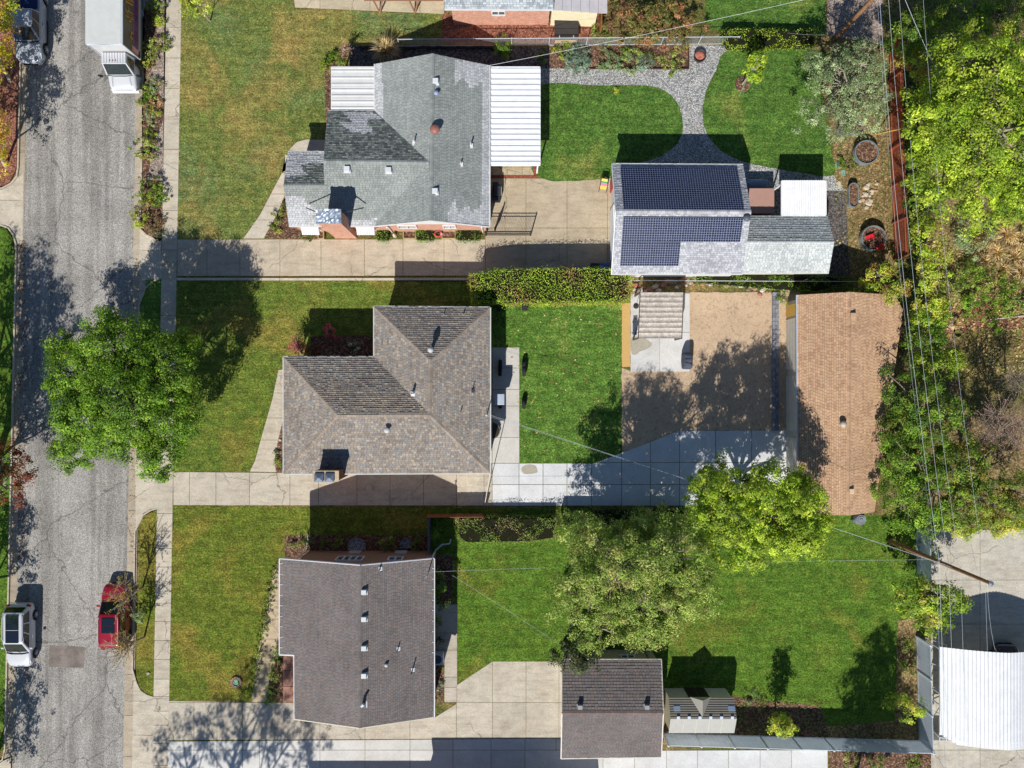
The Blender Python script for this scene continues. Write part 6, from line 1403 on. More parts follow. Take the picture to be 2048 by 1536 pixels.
for x, y, r_ in ((1975,478,.9),(2010,470,1.1),(2040,480,1.0),(1990,505,1.0),(2025,515,1.1),(1965,525,.8),(2000,540,1.0),(2040,545,1.0),(1975,560,.7),(1905,648,.6)): tuft(x, y, r_, .6, [C(216,190,144), C(186,156,116), C(150,126,90), C(140,134,84)], 'clump of dry tan grass in the scrub at the right edge', n=230, w=.045, group='dry grass clumps at the right edge')
# boxwoods along the curved walk of the charcoal house
rr = random.Random(9)
for i in range(10): x = 548-i*4.9; y = 1150+i*26; bush(x, y, .5, .55, [C(112,134,50), C(134,152,62), C(90,110,42)], 'small round shrub in the row along the west side of the curved walk', group='shrubs along the west side of the walk', dens=6, per=26, clump=.13, leaf=.08)
for i in range(5): x = 556-i*3.5; y = 1300+i*24; bush(x, y, .52, .6, [C(110,136,50), C(138,160,62), C(80,104,42)], 'rounded shrub in the row between the walk and the brick porch', group='shrubs by the brick porch', dens=6, per=26, clump=.14, leaf=.085)
# lawn ring, mulch ring, window wells, planters
def ringbed(name, label, cat, px, py, r_, col, blocks=14, fill='mulch', h=.12, rx=1.0):
    c = P(px, py, .02); t = thing(name, label, cat, c)
    m = MB(C(100,76,62)); m.lathe([(r_, .0), (r_, .03), (.001, .05)], c, 24); 
    f = m.build('soil', G[fill], t)
    m = MB(col)
    for i in range(blocks):
        a = 2*math.pi*i/blocks; m.obox(c+Vector((math.cos(a)*r_, math.sin(a)*r_, h/2)), .16, 2*math.pi*r_/blocks*.86, h, rz=a, col=sc(col, random.Random(i).uniform(.8, 1.1)))
    m.build('edging', M['rough'], t); return t
ringbed('flower_ring', 'round brick edged flower ring in the southern front lawn', 'flower bed', 473, 1364, .33, C(176,140,124))
bush(473, 1364, .24, .2, [C(90,120,80), C(150,190,170)], 'green rosette plant inside the brick flower ring', stem=False)
c = P(1485, 168, .02); m = MB(); m.lathe([(.56, 0), (.52, .03), (.001, .06)], c, 26); o = m.build('mulch_ring', G['mulch']); tag(o, 'circle of dark mulch around the small white stemmed maple', 'mulch bed')
m = MB(C(110,190,150)); 
for q in ((1522,170), (1478,192)): a = P(1494, 158, 1.0); b_ = P(*q, 0); m.tube([a, b_], .012, 4)
o = m.build('tree_stake', M['matte']); tag(o, 'green guy cords staking the small maple on the back lawn', 'stake')
def stock_tank(label, px, py, r_, sx=1.0, sy=1.0, h=.6, g='galvanised planters in the kitchen garden'):
    c = P(px, py, .02); t = thing('planter', label, 'planter', c, group=g); m = MB(C(176,190,200))
    if sx == sy:
        m.lathe([(r_*.97, 0), (r_, .05), (r_, h), (r_*1.03, h+.03), (r_*.95, h+.03), (r_*.95, h-.12)], c, 32)
        pr = MB(); pr.lathe([(r_*.95, h-.1), (.001, h-.06)], c, 32)
    else:
        L = r_*(max(sx, sy)); w_ = r_*min(sx, sy)
        def oval(rad, z): 
            out = []
            for i in range(28):
                a = 2*math.pi*i/28; x = math.cos(a)*rad; y = math.sin(a)*rad
                if sx > sy: x += (L-w_)*(1 if x > 0 else -1)
                else: y += (L-w_)*(1 if y > 0 else -1)
                out.append((c.x+x, c.y+y, c.z+z))
            return out
        m.loft([oval(w_*.97, 0), oval(w_, h), oval(w_*1.06, h+.03), oval(w_*.9, h+.03), oval(w_*.9, h-.1)], caps=False); pr = MB(); pr.poly(oval(w_*.9, h-.08))
    m.build('tank', M['galv'], t); pr.build('soil', G['mulch'], t); return t
stock_tank('upper round galvanised planter in the kitchen garden', 1726, 309, .82); stock_tank('lower round galvanised planter holding red toys in the kitchen garden', 1740, 479, .86)
stock_tank('oval galvanised planter lying east to west above the round planters', 1697, 261, .9, 1.0, .42, .45); stock_tank('narrow oval galvanised planter standing north to south beside the stepping stones', 1702, 393, .85, .38, 1.0, .45)
bush(1688, 258, .3, .3, g_yel, 'seedlings sprouting in the upper oval planter', stem=False, z=.4)
c = P(1732, 474, .7)
for (px, py, rz_, lb) in ((1741, 474, .35, 'red plastic sled lying in the lower round planter'), (1760, 494, .3, 'red plastic crate leaning over the rim of the lower round planter')):
    c = P(px, py, .66); m = MB(C(206,44,58)); t = thing('toy', lb, 'toy', c); m.obox(c, .62, .34, .05, rz=rz_); 
    for s_ in (-1, 1): m.obox(c+Vector((-math.sin(rz_), math.cos(rz_), 0))*s_*.16+Vector((0,0,.04)), .62, .03, .1, rz=rz_)
    for k in range(3): m.obox(c+Vector((math.cos(rz_), math.sin(rz_), 0))*(k-1)*.2+Vector((0,0,.04)), .03, .3, .06, rz=rz_)
    m.build('shell', M['gloss'], t, bevel=.02)
c = P(1398, 115, .02); t = thing('fire_pit', 'round steel fire pit with orange ash on the gravel', 'fire pit', c); m = MB(C(60,54,54)); m.lathe([(.38, 0), (.42, .35), (.44, .36), (.38, .33), (.36, .1)], c, 24); m.build('bowl', M['metal'], t)
m = MB(C(206,130,110)); m.lathe([(.37, .14), (.2, .2), (.001, .17)], c, 20); m.build('ash', M['rough'], t)
for i, (x, y) in enumerate(((1675,330), (1686,346))): m = MB(C(140,176,156)); c = P(x, y, .03); m.obox(c, .32, .42, .05, rz=.1); o = m.build('stepping_stone', M['rough'], bevel=.02); tag(o, ('greenish stepping stone nearer the lawn corner', 'greenish stepping stone nearer the pale slab')[i], 'stepping stone')
m = MB(C(216,204,170)); c = P(1678, 368, .03); m.obox(c, .3, .4, .05, rz=.4); tag(m.build('stepping_stone', M['rough'], bevel=.02), 'cream stepping stone at the edge of the grey gravel', 'stepping stone')
rr = random.Random(31)
def rock(name, label, group, px, py, s_, col, z=0, cat='rock'):
    c = P(px, py, z); m = MB(col); pts = []
    n = 8; ph = rr.uniform(0, 6)
    R1 = [rr.uniform(.75, 1.15) for _ in range(n)]
    prof = [(.9, 0), (1.0, .25), (.85, .55), (.45, .72)]
    for i in range(n): pass
    rings = [[(c.x+math.cos(2*math.pi*k/n+ph)*s_*f*R1[k]*rr.uniform(.92,1.08), c.y+math.sin(2*math.pi*k/n+ph)*s_*f*R1[k]*.8, c.z+h_*s_*rr.uniform(.9,1.1)) for k in range(n)] for f, h_ in prof]
    m.loft(rings); o = m.build(name, M['rough'], bevel=.02); return tag(o, label, cat, group)
RC = [C(190,150,136), C(206,180,164), C(160,120,108), C(214,204,190), C(150,132,124), C(196,130,110)]
for i in range(62):
    f = i/61; x = 1258+f*290; y = 566+14*math.sin(f*9)*.4+rr.uniform(-9, 9)+(12 if f > .9 else 0)+(6 if f < .25 else 0)
    rock('boulder', 'rounded garden boulder in the row below the solar garage', 'boulders in the row below the solar garage', x, y, rr.uniform(.13, .27), RC[rr.randrange(6)])
for i in range(26): rock('flagstone', 'broken flat stone in the heap beside the narrow oval planter', 'broken stones heaped in the kitchen garden', 1733+rr.gauss(0, 9), 396+rr.gauss(0, 13), rr.uniform(.12, .24), [C(206,190,160), C(216,206,190), C(190,160,130)][i % 3])
for i, (x, y, s_) in enumerate(((297,1346,.15), (285,210,.12), (553,902,.18), (560,880,.14), (318,242,.12))):
    rock('stone', ('pinkish stone on the parking strip near the south apron', 'pale stone beside the kerb shrub', 'light rock in the bed west of the hipped house', 'smaller rock above the light rock in the bed', 'white stone in the pebble strip')[i], None, x, y, s_, C(206,190,176))
# window wells
for lb, x, y, r_ in (('larger grey stone filled window well behind the charcoal house', 714, 1084, .62), ('smaller grey stone filled window well behind the charcoal house', 812, 1080, .4)):
    c = P(x, y, 0); t = thing('window_well', lb, 'window well', c); m = MB(C(176,180,190)); n = 14
    arc = [(c.x+math.cos(math.pi*i/n)*r_, c.y-.2+math.sin(math.pi*i/n)*r_*.8) for i in range(n+1)]; arc = [(c.x+r_, c.y-.6)]+arc+[(c.x-r_, c.y-.6)]
    m.loft([[(x_, y_, z_) for x_, y_ in arc] for z_ in (0.0, .18)], closed=False, caps=False); m.loft([[(x_*1, y_, .18) for x_, y_ in arc], [(c.x+(x_-c.x)*.93, c.y+(y_-c.y)*.93, .18) for x_, y_ in arc]], closed=False, caps=False); m.build('rim', M['galv'], t)
    m = MB(C(150,146,150)); m.poly([(c.x+(x_-c.x)*.95, c.y+(y_-c.y)*.95, .06) for x_, y_ in arc]); m.build('stones', G['gravel'], t)
# planter boxes along the brick wall
for i, (x0, x1, lb) in enumerate(((807,833,'open timber planter box between the first two box hedges'), (884,912,'open timber planter box left of the corner box hedge'), (638,650,'small timber planter box beside the chimney foot'))):
    a = P(x0, 479); b_ = P(x1, 463); m = MB(C(190,170,130)); t = thing('planter_box', lb, 'planter', ((a.x+b_.x)/2, (a.y+b_.y)/2, 0))
    for q in ((a.x,a.y,a.x+.06,b_.y), (b_.x-.06,a.y,b_.x,b_.y), (a.x+.061,a.y,b_.x-.061,a.y+.06), (a.x+.061,b_.y-.06,b_.x-.061,b_.y)): m.box(q[0],q[1],.02,q[2],q[3],.35)
    m.build('frame', M['rough'], t); m = MB(C(84,60,48)); m.poly([(a.x+.05,a.y+.05,.25),(b_.x-.05,a.y+.05,.25),(b_.x-.05,b_.y-.05,.25),(a.x+.05,b_.y-.05,.25)]); m.build('soil', G['mulch'], t)
c = P(876, 468, .5); t = thing('hose_reel', 'coiled red garden hose hanging at the brick wall', 'hose', c); m = MB(C(216,80,78))
for k in range(4): m.tube([c+Vector((math.cos(a)*(.3-.03*k), math.sin(a)*.2-(.0), .05*math.sin(a*2)+k*.03)) for a in [2*math.pi*i/20 for i in range(21)]], .025, 5)
m.build('hose', M['gloss'], t); m = MB(C(80,80,84)); m.obox(c-Vector((0,0,.2)), .3, .2, .3); m.build('bracket', M['matte'], t)
m = MB(C(226,218,196)); c = P(790, 472, 0); t = thing('statue', 'pale garden ornament beside the brick wall', 'ornament', c); m.lathe([(.14,0),(.1,.1),(.08,.25),(.13,.35),(.1,.5),(.05,.58),(.08,.66),(.001,.75)], c, 12); m.build('figure', M['rough'], t, smooth=True)
# black iron gate and fence beside house 1
def iron_fence(label, p0, p1, h, name='iron_gate', cat='gate', step=.115, rz=0):
    a = P(*p0); b_ = P(*p1); t = thing(name, label, cat, a.lerp(b_, .5)); m = MB(C(44,46,54)); L = (b_-a).length; n = int(L/step)
    for i in range(n+1): p_ = a.lerp(b_, i/n); m.tube([p_+Vector((0,0,.08)), p_+Vector((0,0,h))], .011, 4)
    m.build('pickets', M['matte'], t); m = MB(C(44,46,54))
    for z in (.12, h*.86, h): m.beam(a+Vector((0,0,z)), b_+Vector((0,0,z)), .035, .04)
    m.build('rail', M['matte'], t)
    for p_ in (a, b_): m = MB(C(44,46,54)); m.box(p_.x-.04, p_.y-.04, 0, p_.x+.04, p_.y+.04, h+.05); m.build('post', M['matte'], t)
    return t
iron_fence('black iron driveway gate standing across the concrete behind the grey roofed house', (972, 471), (1061, 471), 1.55)
iron_fence('short black iron panel folded back against the driveway gate', (990, 462), (1000, 440), 1.2)
# grill on the driveway, covered grill on the pad, heat pump etc.
def grill(label, px, py, z, rz, col=C(52,54,60), s_=1.0, name='grill'):
    c = P(px, py, z); t = thing(name, label, 'grill', c, rz); m = MB(col)
    m.box(-.6*s_, -.26, .05, .6*s_, .26, .8, col); m.build('cart', M['matte'], t, origin=(0,0,0), bevel=.02)
    m = MB(col); m.loft([[(x, -.28, .8), (x, -.24, 1.0), (x, -.08, 1.12), (x, .12, 1.12), (x, .26, 1.0), (x, .28, .8)] for x in (-.36*s_, .36*s_)]); m.build('lid', M['gloss'], t, origin=(0,0,0))
    m = MB(sc(col, 1.3)); m.box(-.66*s_, -.25, .86, -.38*s_, .25, .9); m.box(.38*s_, -.25, .86, .66*s_, .25, .9); m.tube([(-.3*s_, -.36, .95), (.3*s_, -.36, .95)], .02, 6, C(190,190,190)); m.build('shelf', M['gloss'], t, origin=(0,0,0)); return t
grill('black barbecue grill standing against the east wall of the grey roofed house', 993, 389, .02, R(90))
c = P(1371, 722, .05); t = thing('covered_grill', 'barbecue under a rumpled dark grey cover at the corner of the concrete pad', 'grill', c); m = MB(C(78,84,96)); rr = random.Random(4); rings = []
for (f, z_) in ((1.0, 0), (1.03, .4), (.95, .85), (.8, 1.05), (.35, 1.12)):
    r_ = []
    for k in range(24):
        a = 2*math.pi*k/24; q = 1/max(abs(math.cos(a)), abs(math.sin(a)))**.8; r_.append((c.x+math.cos(a)*.36*f*q*rr.uniform(.94,1.06), c.y+math.sin(a)*.60*f*q*rr.uniform(.95,1.05), c.z+z_+rr.uniform(-.03,.03)))
    rings.append(r_)
m.loft(rings); m.build('cover', M['matte'], t, sub=1); m = MB(C(60,66,78)); m.obox(c+Vector((0,.1,1.12)), .5, .06, .05, rz=.1); m.obox(c+Vector((0,-.2,1.12)), .5, .05, .04, rz=-.2); m.build('strap', M['matte'], t)
def acunit(label, px, py, s_=.85, h=.75, col=C(200,206,214), fan=True):
    c = P(px, py, .02); t = thing('air_conditioner', label, 'air conditioner', c); m = MB(col); m.obox(c+Vector((0,0,h/2)), s_, s_, h); m.build('case', M['metal'], t, bevel=.03)
    m = MB(C(80,90,104)); m.lathe([(s_*.38, h+.002), (s_*.38, h+.03), (s_*.3, h+.035), (s_*.3, h+.01), (.001, h+.012)], c, 24); 
    for k in range(6): a = k*math.pi/3; m.beam(c+Vector((0,0,h+.03)), c+Vector((math.cos(a)*s_*.36, math.sin(a)*s_*.36, h+.03)), .02, .02)
    m.build('fan_grille', M['metal'], t); return t
acunit('white air conditioner unit beside the east wall of the charcoal house', 877, 1312, .8)
c = P(1000, 797, 0); t = thing('evaporative_cooler', 'boxy silver window cooler on the east wall of the hipped house', 'cooler', c); m = MB(C(176,186,200)); m.box(c.x-.36, c.y-.4, 1.15, c.x+.34, c.y+.36, 2.0); m.build('case', M['metal'], t, bevel=.04); m = MB(C(140,150,166)); m.box(c.x-.3, c.y+.365, 1.3, c.x+.3, c.y+.38, 1.9); m.build('louvre', M['metal'], t)
m = MB(C(130,120,110)); m.beam((c.x-.3, c.y-.3, 1.1), (c.x-.4, c.y-.3, .2), .05, .05); m.beam((c.x+.2, c.y-.3, 1.1), (c.x-.35, c.y-.3, .6), .05, .05); m.build('bracket', M['matte'], t)
c = P(985, 861, .3); t = thing('window_well', 'dark half round window well cover at the east wall of the hipped house', 'window well', c); m = MB(C(60,50,44)); n = 12
for i in range(n): a0, a1 = -math.pi/2+math.pi*i/n, -math.pi/2+math.pi*(i+1)/n; m.poly([(c.x,c.y,.32),(c.x+math.cos(a0)*.5,c.y+math.sin(a0)*.55,.28),(c.x+math.cos(a1)*.5,c.y+math.sin(a1)*.55,.28)])
m.build('cover', M['gloss'], t); m = MB(C(130,120,110)); m.tube([(c.x+math.cos(-math.pi/2+math.pi*i/n)*.52, c.y+math.sin(-math.pi/2+math.pi*i/n)*.57, .28) for i in range(n+1)], .03, 6); m.build('rim', M['metal'], t)
c = P(1715, 1037, 0); t = thing('coiled_drum', 'grey coiled drum standing at the south end of the long tan roof', 'drum', c); m = MB(C(130,136,144)); m.lathe([(.36,0),(.38,.5),(.34,.62),(.26,.6),(.24,.66),(.14,.64),(.1,.7),(.001,.7)], c, 24); m.build('drum', M['metal'], t); m = MB(C(110,114,120)); m.obox(c+Vector((-.35,-.1,.2)), .3, .2, .4, rz=.5); m.build('foot', M['matte'], t)
# bins in the shade by the hedge
for i, (x, cl, lb, s_) in enumerate(((1206, C(54,84,150), 'blue wheeled bin at the corner of the solar garage', .62), (1187, C(40,42,48), 'black wheeled bin in the shade of the hedge', .6), (1166, C(70,110,150), 'round blue lidded pail next to the black bin', .36), (1151, C(70,110,150), 'round blue lidded pail farthest from the garage', .34))):
    c = P(x, 541, .02); t = thing('bin', lb, 'bin', c)
    if i < 2: m = MB(cl); m.loft([[(c.x-s_*.42,c.y-.3,.0),(c.x+s_*.42,c.y-.3,0),(c.x+s_*.42,c.y+.3,0),(c.x-s_*.42,c.y+.3,0)],[(c.x-s_*.5,c.y-.36,1.0),(c.x+s_*.5,c.y-.36,1.0),(c.x+s_*.5,c.y+.36,1.0),(c.x-s_*.5,c.y+.36,1.0)]]); m.build('body', M['gloss'], t); m = MB(sc(cl,1.2)); m.box(c.x-s_*.52,c.y-.38,1.002,c.x+s_*.52,c.y+.38,1.07); m.build('lid', M['gloss'], t, bevel=.02)
    else: m = MB(cl); m.lathe([(s_*.4,0),(s_*.5,.5)], c, 18); m.build('body', M['gloss'], t); m = MB(sc(cl,1.3)); m.lathe([(s_*.53,.5),(s_*.5,.56),(.001,.6)], c, 18); m.build('lid', M['gloss'], t)
# colourful folding seat by the garage
c = P(1206, 373, .02); t = thing('pinball_toy', 'small folding frame with a bright yellow, pink and green panel by the garage door', 'toy', c, R(-8)); m = MB(C(60,64,72))
m.tube([(-.26,-.42,.0),(-.26,-.3,.5),(-.26,.25,.7),(-.2,.4,.78),(0,.47,.8),(.2,.4,.78),(.26,.25,.7),(.26,-.3,.5),(.26,-.42,0)], .025, 6); m.tube([(-.26,.2,.7),(-.3,.5,0)], .02, 5); m.tube([(.26,.2,.7),(.3,.5,0)], .02, 5); m.build('frame', M['metal'], t, origin=(0,0,0))
m = MB(C(236,190,70)); k = [((-.22,-.32,.5),(.22,-.32,.5),(.22,-.1,.57),(-.22,-.1,.57),C(236,196,80)), ((-.22,-.1,.57),(.22,-.1,.57),(.22,.08,.63),(-.22,.08,.63),C(226,120,160)), ((-.22,.08,.63),(.22,.08,.63),(.22,.2,.67),(-.22,.2,.67),C(60,150,90)), ((-.22,.2,.67),(.22,.2,.67),(.2,.36,.74),(-.2,.36,.74),C(240,200,60))]
for a_, b_, c_, d_, cl in k: m.poly([a_, b_, c_, d_], cl)
m.build('panel', M['gloss'], t, origin=(0,0,0))
# canopy over the pad: pleated fabric on hoops
t = thing('canopy', 'beige pleated fabric canopy over the concrete pad', 'canopy', P(1322, 632, .05)); n = 9; m = MB(C(214,200,186)); za = 2.35
ytop, ybot = P(0, 585, za).y, P(0, 676, za).y; xl, xr = P(1280, 0, za).x, P(1367, 0, za).x
for i in range(n):
    y0 = ytop+(ybot-ytop)*i/n; y1 = ytop+(ybot-ytop)*(i+1)/n; kx = 5
    for j in range(kx):
        for h_ in range(8):
            ya, yb = y0+(y1-y0)*j/kx, y0+(y1-y0)*(j+1)/kx; xa, xb = xl+(xr-xl)*h_/8, xl+(xr-xl)*(h_+1)/8
            fz = lambda yy, jj: za+.03-.05*math.sin(math.pi*jj/kx)
            sk = lambda yy, xx: xx-(.25*(yy-ytop)/(ybot-ytop))*.5
            m.poly([(sk(ya,xa),ya,fz(ya,j)),(sk(ya,xb),ya,fz(ya,j)),(sk(yb,xb),yb,fz(yb,j+1)),(sk(yb,xa),yb,fz(yb,j+1))], sc(C(216,204,190), 1-.12*(n-i)/n))
m.build('fabric', M['rough'], t); m = MB(C(90,84,80))
for i in range(n+1): y0 = ytop+(ybot-ytop)*i/n; d = .125*i/n; m.tube([(xl-d-.04,y0,za-.03),(xr-d+.04,y0,za-.03)], .02, 5)
for s_ in (0, 1):
    x = xl if s_ == 0 else xr; m.tube([(x,ytop,za+.02),(x-.12,ybot,za+.02)], .035, 6)
m.build('roof_frame', M['metal'], t)
for x, y in ((xl,ytop),(xr,ytop),(xl-.12,ybot),(xr-.12,ybot)): m = MB(C(84,80,78)); m.box(x-.05,y-.05,.05,x+.05,y+.05,za-.02); m.build('post', M['metal'], t)
c = P(1272, 612, .05); t = thing('floor_lamp', 'thin black lamp stand at the left side of the canopy', 'lamp', c); m = MB(C(50,50,54)); m.lathe([(.2,0),(.2,.03),(.02,.05)], c, 16); m.tube([c, c+Vector((0,0,1.5)), c+Vector((.12,.1,1.7))], .018, 6); m.build('stand', M['metal'], t); m = MB(C(60,60,64)); m.lathe([(.03,1.72),(.13,1.6),(.13,1.58)], c+Vector((.12,.1,0)), 12); m.build('lamp_shade', M['metal'], t)
c = P(1268, 668, .05); t = thing('side_table', 'narrow dark slatted bench at the left edge of the concrete pad', 'bench', c); m = MB(C(70,76,90)); 
for k in range(5): m.box(c.x-.14+k*.06, c.y-.1, .4, c.x-.10+k*.06, c.y+.95, .44)
m.build('seat', M['matte'], t)
for s_ in (0, .8): m = MB(C(60,60,66)); m.box(c.x-.12, c.y+s_, .0+.05, c.x+.14, c.y+s_+.05, .4); m.build('leg', M['matte'], t)
# concrete block edging wall
t = thing('block_wall', 'low dark concrete block edging between the dirt yard and the long garage', 'wall', P(1549, 722)); rr = random.Random(8)
m = MB(C(130,132,140)); y = P(0, 585).y; 
while y > P(0, 860).y:
    for k, x in enumerate((P(1543.5, 0).x, P(1550, 0).x)): m.box(x, y-.28, .02, x+.215, y, .2+rr.uniform(-.006,.006)+.002*k, sc(C(150,152,160), rr.uniform(.75, 1.1)))
    y -= .30
m.build('blocks', M['rough'], t)
# ---------------- fences
def board_fence(label, p0, p1, h, col, bw=.14, name='wooden_fence', posts=2.4, top=None, var=.12, seed=1, gap=.012):
    a = P(*p0); b_ = P(*p1); L = (b_-a).length; d = (b_-a)/L; nn = Vector((-d.y, d.x, 0)); rr = random.Random(seed); t = thing(name, label, 'fence', a.lerp(b_, .5)); m = MB(col); x = 0
    while x < L:
        w_ = min(bw, L-x); p_ = a+d*x; q = a+d*(x+w_-gap); hh = h+rr.uniform(-.015, .015); o_ = nn*.012
        m.hexa([p_-o_, q-o_, q+o_, p_+o_, p_-o_+Vector((0,0,hh)), q-o_+Vector((0,0,hh)), q+o_+Vector((0,0,hh)), p_+o_+Vector((0,0,hh))], sc(col, rr.uniform(1-var, 1+var*.5))); x += bw
    m.build('boards', M['rough'], t); m = MB(sc(col, .9))
    for z in (.3, h-.25): m.beam(a+nn*-.04+Vector((0,0,z)), b_+nn*-.04+Vector((0,0,z)), .05, .09)
    m.build('rail', M['matte'], t); n = max(1, int(L/posts))
    for i in range(n+1): p_ = a.lerp(b_, i/n)-nn*.09; m = MB(sc(col, .85)); m.box(p_.x-.045, p_.y-.045, 0, p_.x+.045, p_.y+.045, h+.04); m.build('post', M['matte'], t)
    return t
board_fence('tall reddish brown wooden fence along the east edge of the kitchen garden', (1777, 96), (1781, 300), 2.0, C(176,98,68)).__setitem__('group', 'brown fence sections'); board_fence('tall reddish brown wooden fence south section below the leaning post', (1781, 301), (1789, 520), 2.0, C(176,98,68), seed=2)
board_fence('weathered wooden fence section behind the loose shrub hedge', (858, 1028), (967, 1027), 1.5, C(150,100,76), seed=3)
board_fence('grey narrow fence running north from the charcoal house corner', (860, 1100), (860, 1030), 1.4, C(140,136,140), seed=4)
def vinyl(label, p0, p1, h=2.0, seed=5, n=None, col=C(222,228,234)):
    a = P(*p0); b_ = P(*p1); L = (b_-a).length; n = n or max(1, round(L/2.4)); t = thing('vinyl_fence', label, 'fence', a.lerp(b_, .5)); d = (b_-a)/L; nn = Vector((-d.y, d.x, 0))
    for i in range(n):
        p_ = a.lerp(b_, i/n)+d*.065; q = a.lerp(b_, (i+1)/n)-d*.065; m = MB(col); k = int((q-p_).length/.16)
        for j in range(k):
            u_, v_ = p_.lerp(q, j/k), p_.lerp(q, (j+1)/k)-d*.006; o_ = nn*.011; m.hexa([u_-o_+Vector((0,0,.1)), v_-o_+Vector((0,0,.1)), v_+o_+Vector((0,0,.1)), u_+o_+Vector((0,0,.1)), u_-o_+Vector((0,0,h-.1)), v_-o_+Vector((0,0,h-.1)), v_+o_+Vector((0,0,h-.1)), u_+o_+Vector((0,0,h-.1))], sc(col, .97+.03*(j % 2)))
        for z in (.1, h-.06): m.beam(p_+Vector((0,0,z)), q+Vector((0,0,z)), .05, .14)
        m.build('panel', M['vinyl'], t)
    for i in range(n+1):
        p_ = a.lerp(b_, i/n); m = MB(sc(col, 1.05)); m.box(p_.x-.062, p_.y-.062, 0, p_.x+.062, p_.y+.062, h+.05); m.lathe([(.09, h+.05), (.001, h+.12)], Vector((p_.x, p_.y, 0)), 4); m.build('post', M['gloss'], t)
    return t
vinyl('long white vinyl fence along the south edge of the yard behind the sheds', (1326, 1466), (1838, 1481), 2.0)
vinyl('white vinyl fence up the east side of the yard, south stretch', (1838, 1478), (1832, 1273), 1.95)
vinyl('white vinyl fence on the east side of the yard, north of the round headed tree', (1834, 1150), (1832, 1050), 1.95)
vinyl('white fence across the concrete yard south of the metal carport', (1840, 1466), (2250, 1462), 1.2, col=C(206,206,200))
# slender white rail frame left of the carport
t = thing('trellis', 'thin white tube frame leaning between the side fence and the carport', 'frame', P(1860, 1350)); m = MB(C(226,228,230)); a = P(1850, 1275, 0); b_ = P(1850, 1460, 0)
m.beam(a+Vector((.6,0,1.7)), b_+Vector((.6,0,1.7)), .05, .05)
for i in range(5): p_ = a.lerp(b_, i/4); m.beam(p_, p_+Vector((.6,0,1.7)), .04, .04)
m.build('tubes', M['metal'], t)
# chain link fence north of lot 1
t = thing('chain_link_fence', 'silver chain link fence between the mulch bed and the grey roofed house', 'fence', P(1030, 92)); m = MB(C(190,196,204)); a = P(800, 93, 0); b_ = P(1470, 88, 0)
for z in (.05, 1.2): m.tube([a+Vector((0,0,z)), b_+Vector((0,0,z))], .025, 6)
m.build('rail', M['metal'], t); m = MB(C(180,188,196)); L = (b_-a).length; n = int(L/.16)
for i in range(n): 
    p_ = a.lerp(b_, i/n); q = a.lerp(b_, min(1, i/n+1.1/L)); m.tube([p_+Vector((0,0,.05)), q+Vector((0,0,1.2))], .006, 3, cap=False); m.tube([q+Vector((0,0,.05)), p_+Vector((0,0,1.2))], .006, 3, cap=False)
m.build('mesh', M['metal'], t)
for i in range(10): p_ = a.lerp(b_, i/9); m = MB(C(200,204,210)); m.tube([p_, p_+Vector((0,0,1.28))], .03, 6); m.build('post', M['metal'], t)
m = MB(C(70,60,56)); a = P(720, 97, 0); b_ = P(1000, 97, 0); k = 40; rr = random.Random(2)
m.tube([a.lerp(b_, i/k)+Vector((0, rr.uniform(-.06,.06), .12+rr.uniform(-.02,.02))) for i in range(k+1)], .09, 6); tag(m.build('log_edging', M['rough']), 'row of old logs edging the rocky bed behind the grey roofed house', 'edging')
m = MB(C(216,210,200)); m.tube([P(1010,553,.9), P(1256,556,.9)], .01, 4); 
m = MB(C(200,204,206)); m.tube([P(1256,561,1.0), P(1720,563,1.0)], .022, 6)
for x in (1256, 1372, 1488, 1604, 1720): c = P(x, 562, 0); m.tube([c, c+Vector((0,0,1.02))], .025, 6)
tag(m.build('wire_fence', M['metal']), 'thin galvanised rail fence along the ivy bank south of the solar garage', 'fence')
# ---------------- utility poles and wires
def upole(label, px, py, h, lean=(0, 0), arm=True):
    b_ = P(px, py, 0); t = thing('utility_pole', label, 'utility pole', b_); top = b_+Vector((lean[0], lean[1], h)); m = MB(C(176,130,96)); m.tube([b_, b_.lerp(top,.5), top], [.16,.13,.10], 12); m.build('pole', M['bark'], t)
    m = MB(C(150,160,176)); m.lathe([(.14,0),(.14,.08),(.001,.12)], top, 12); m.build('pole_cap', M['galv'], t)
    if arm: m = MB(C(130,96,70)); p_ = b_.lerp(top, .86); m.beam(p_-Vector((1.1,0,0)), p_+Vector((1.1,0,0)), .1, .12); ar = m.build('crossarm', M['bark'], t)
    for k, (f, dx) in enumerate(((.60,.12), (.56,-.14), (.52,.12))):
        m = MB(C(190,196,206)); p_ = b_.lerp(top, f); m.obox(p_+Vector((dx,0,0)), .1, .14, .16); m.build('clamp', M['galv'], t)
    return top
upole('wooden utility pole with leaning look at the top of the gravel yard', 1672, 76, 11.3)
upole('wooden utility pole beside the concrete yard at the lower right', 1778, 1082, 12.1, arm=False)
upole('wooden utility pole south of the frame carrying the wires on', 1850, 2200, 11.5, arm=False)
def wire(p, q, sag, r0_=.014, col=C(200,206,212), name='power_line', label=None, n=24):
    r_ = r0_*.44; m = MB(col); p = Vector(p); q = Vector(q); m.tube([p.lerp(q, i/n)-Vector((0, 0, sag*4*(i/n)*(1-i/n))) for i in range(n+1)], r_, 5); o = m.build(name, M['metal']); return tag(o, label, 'wire', None)
A0, B0, C0 = P(1672, 76), P(1778, 1082), P(1850, 2200)
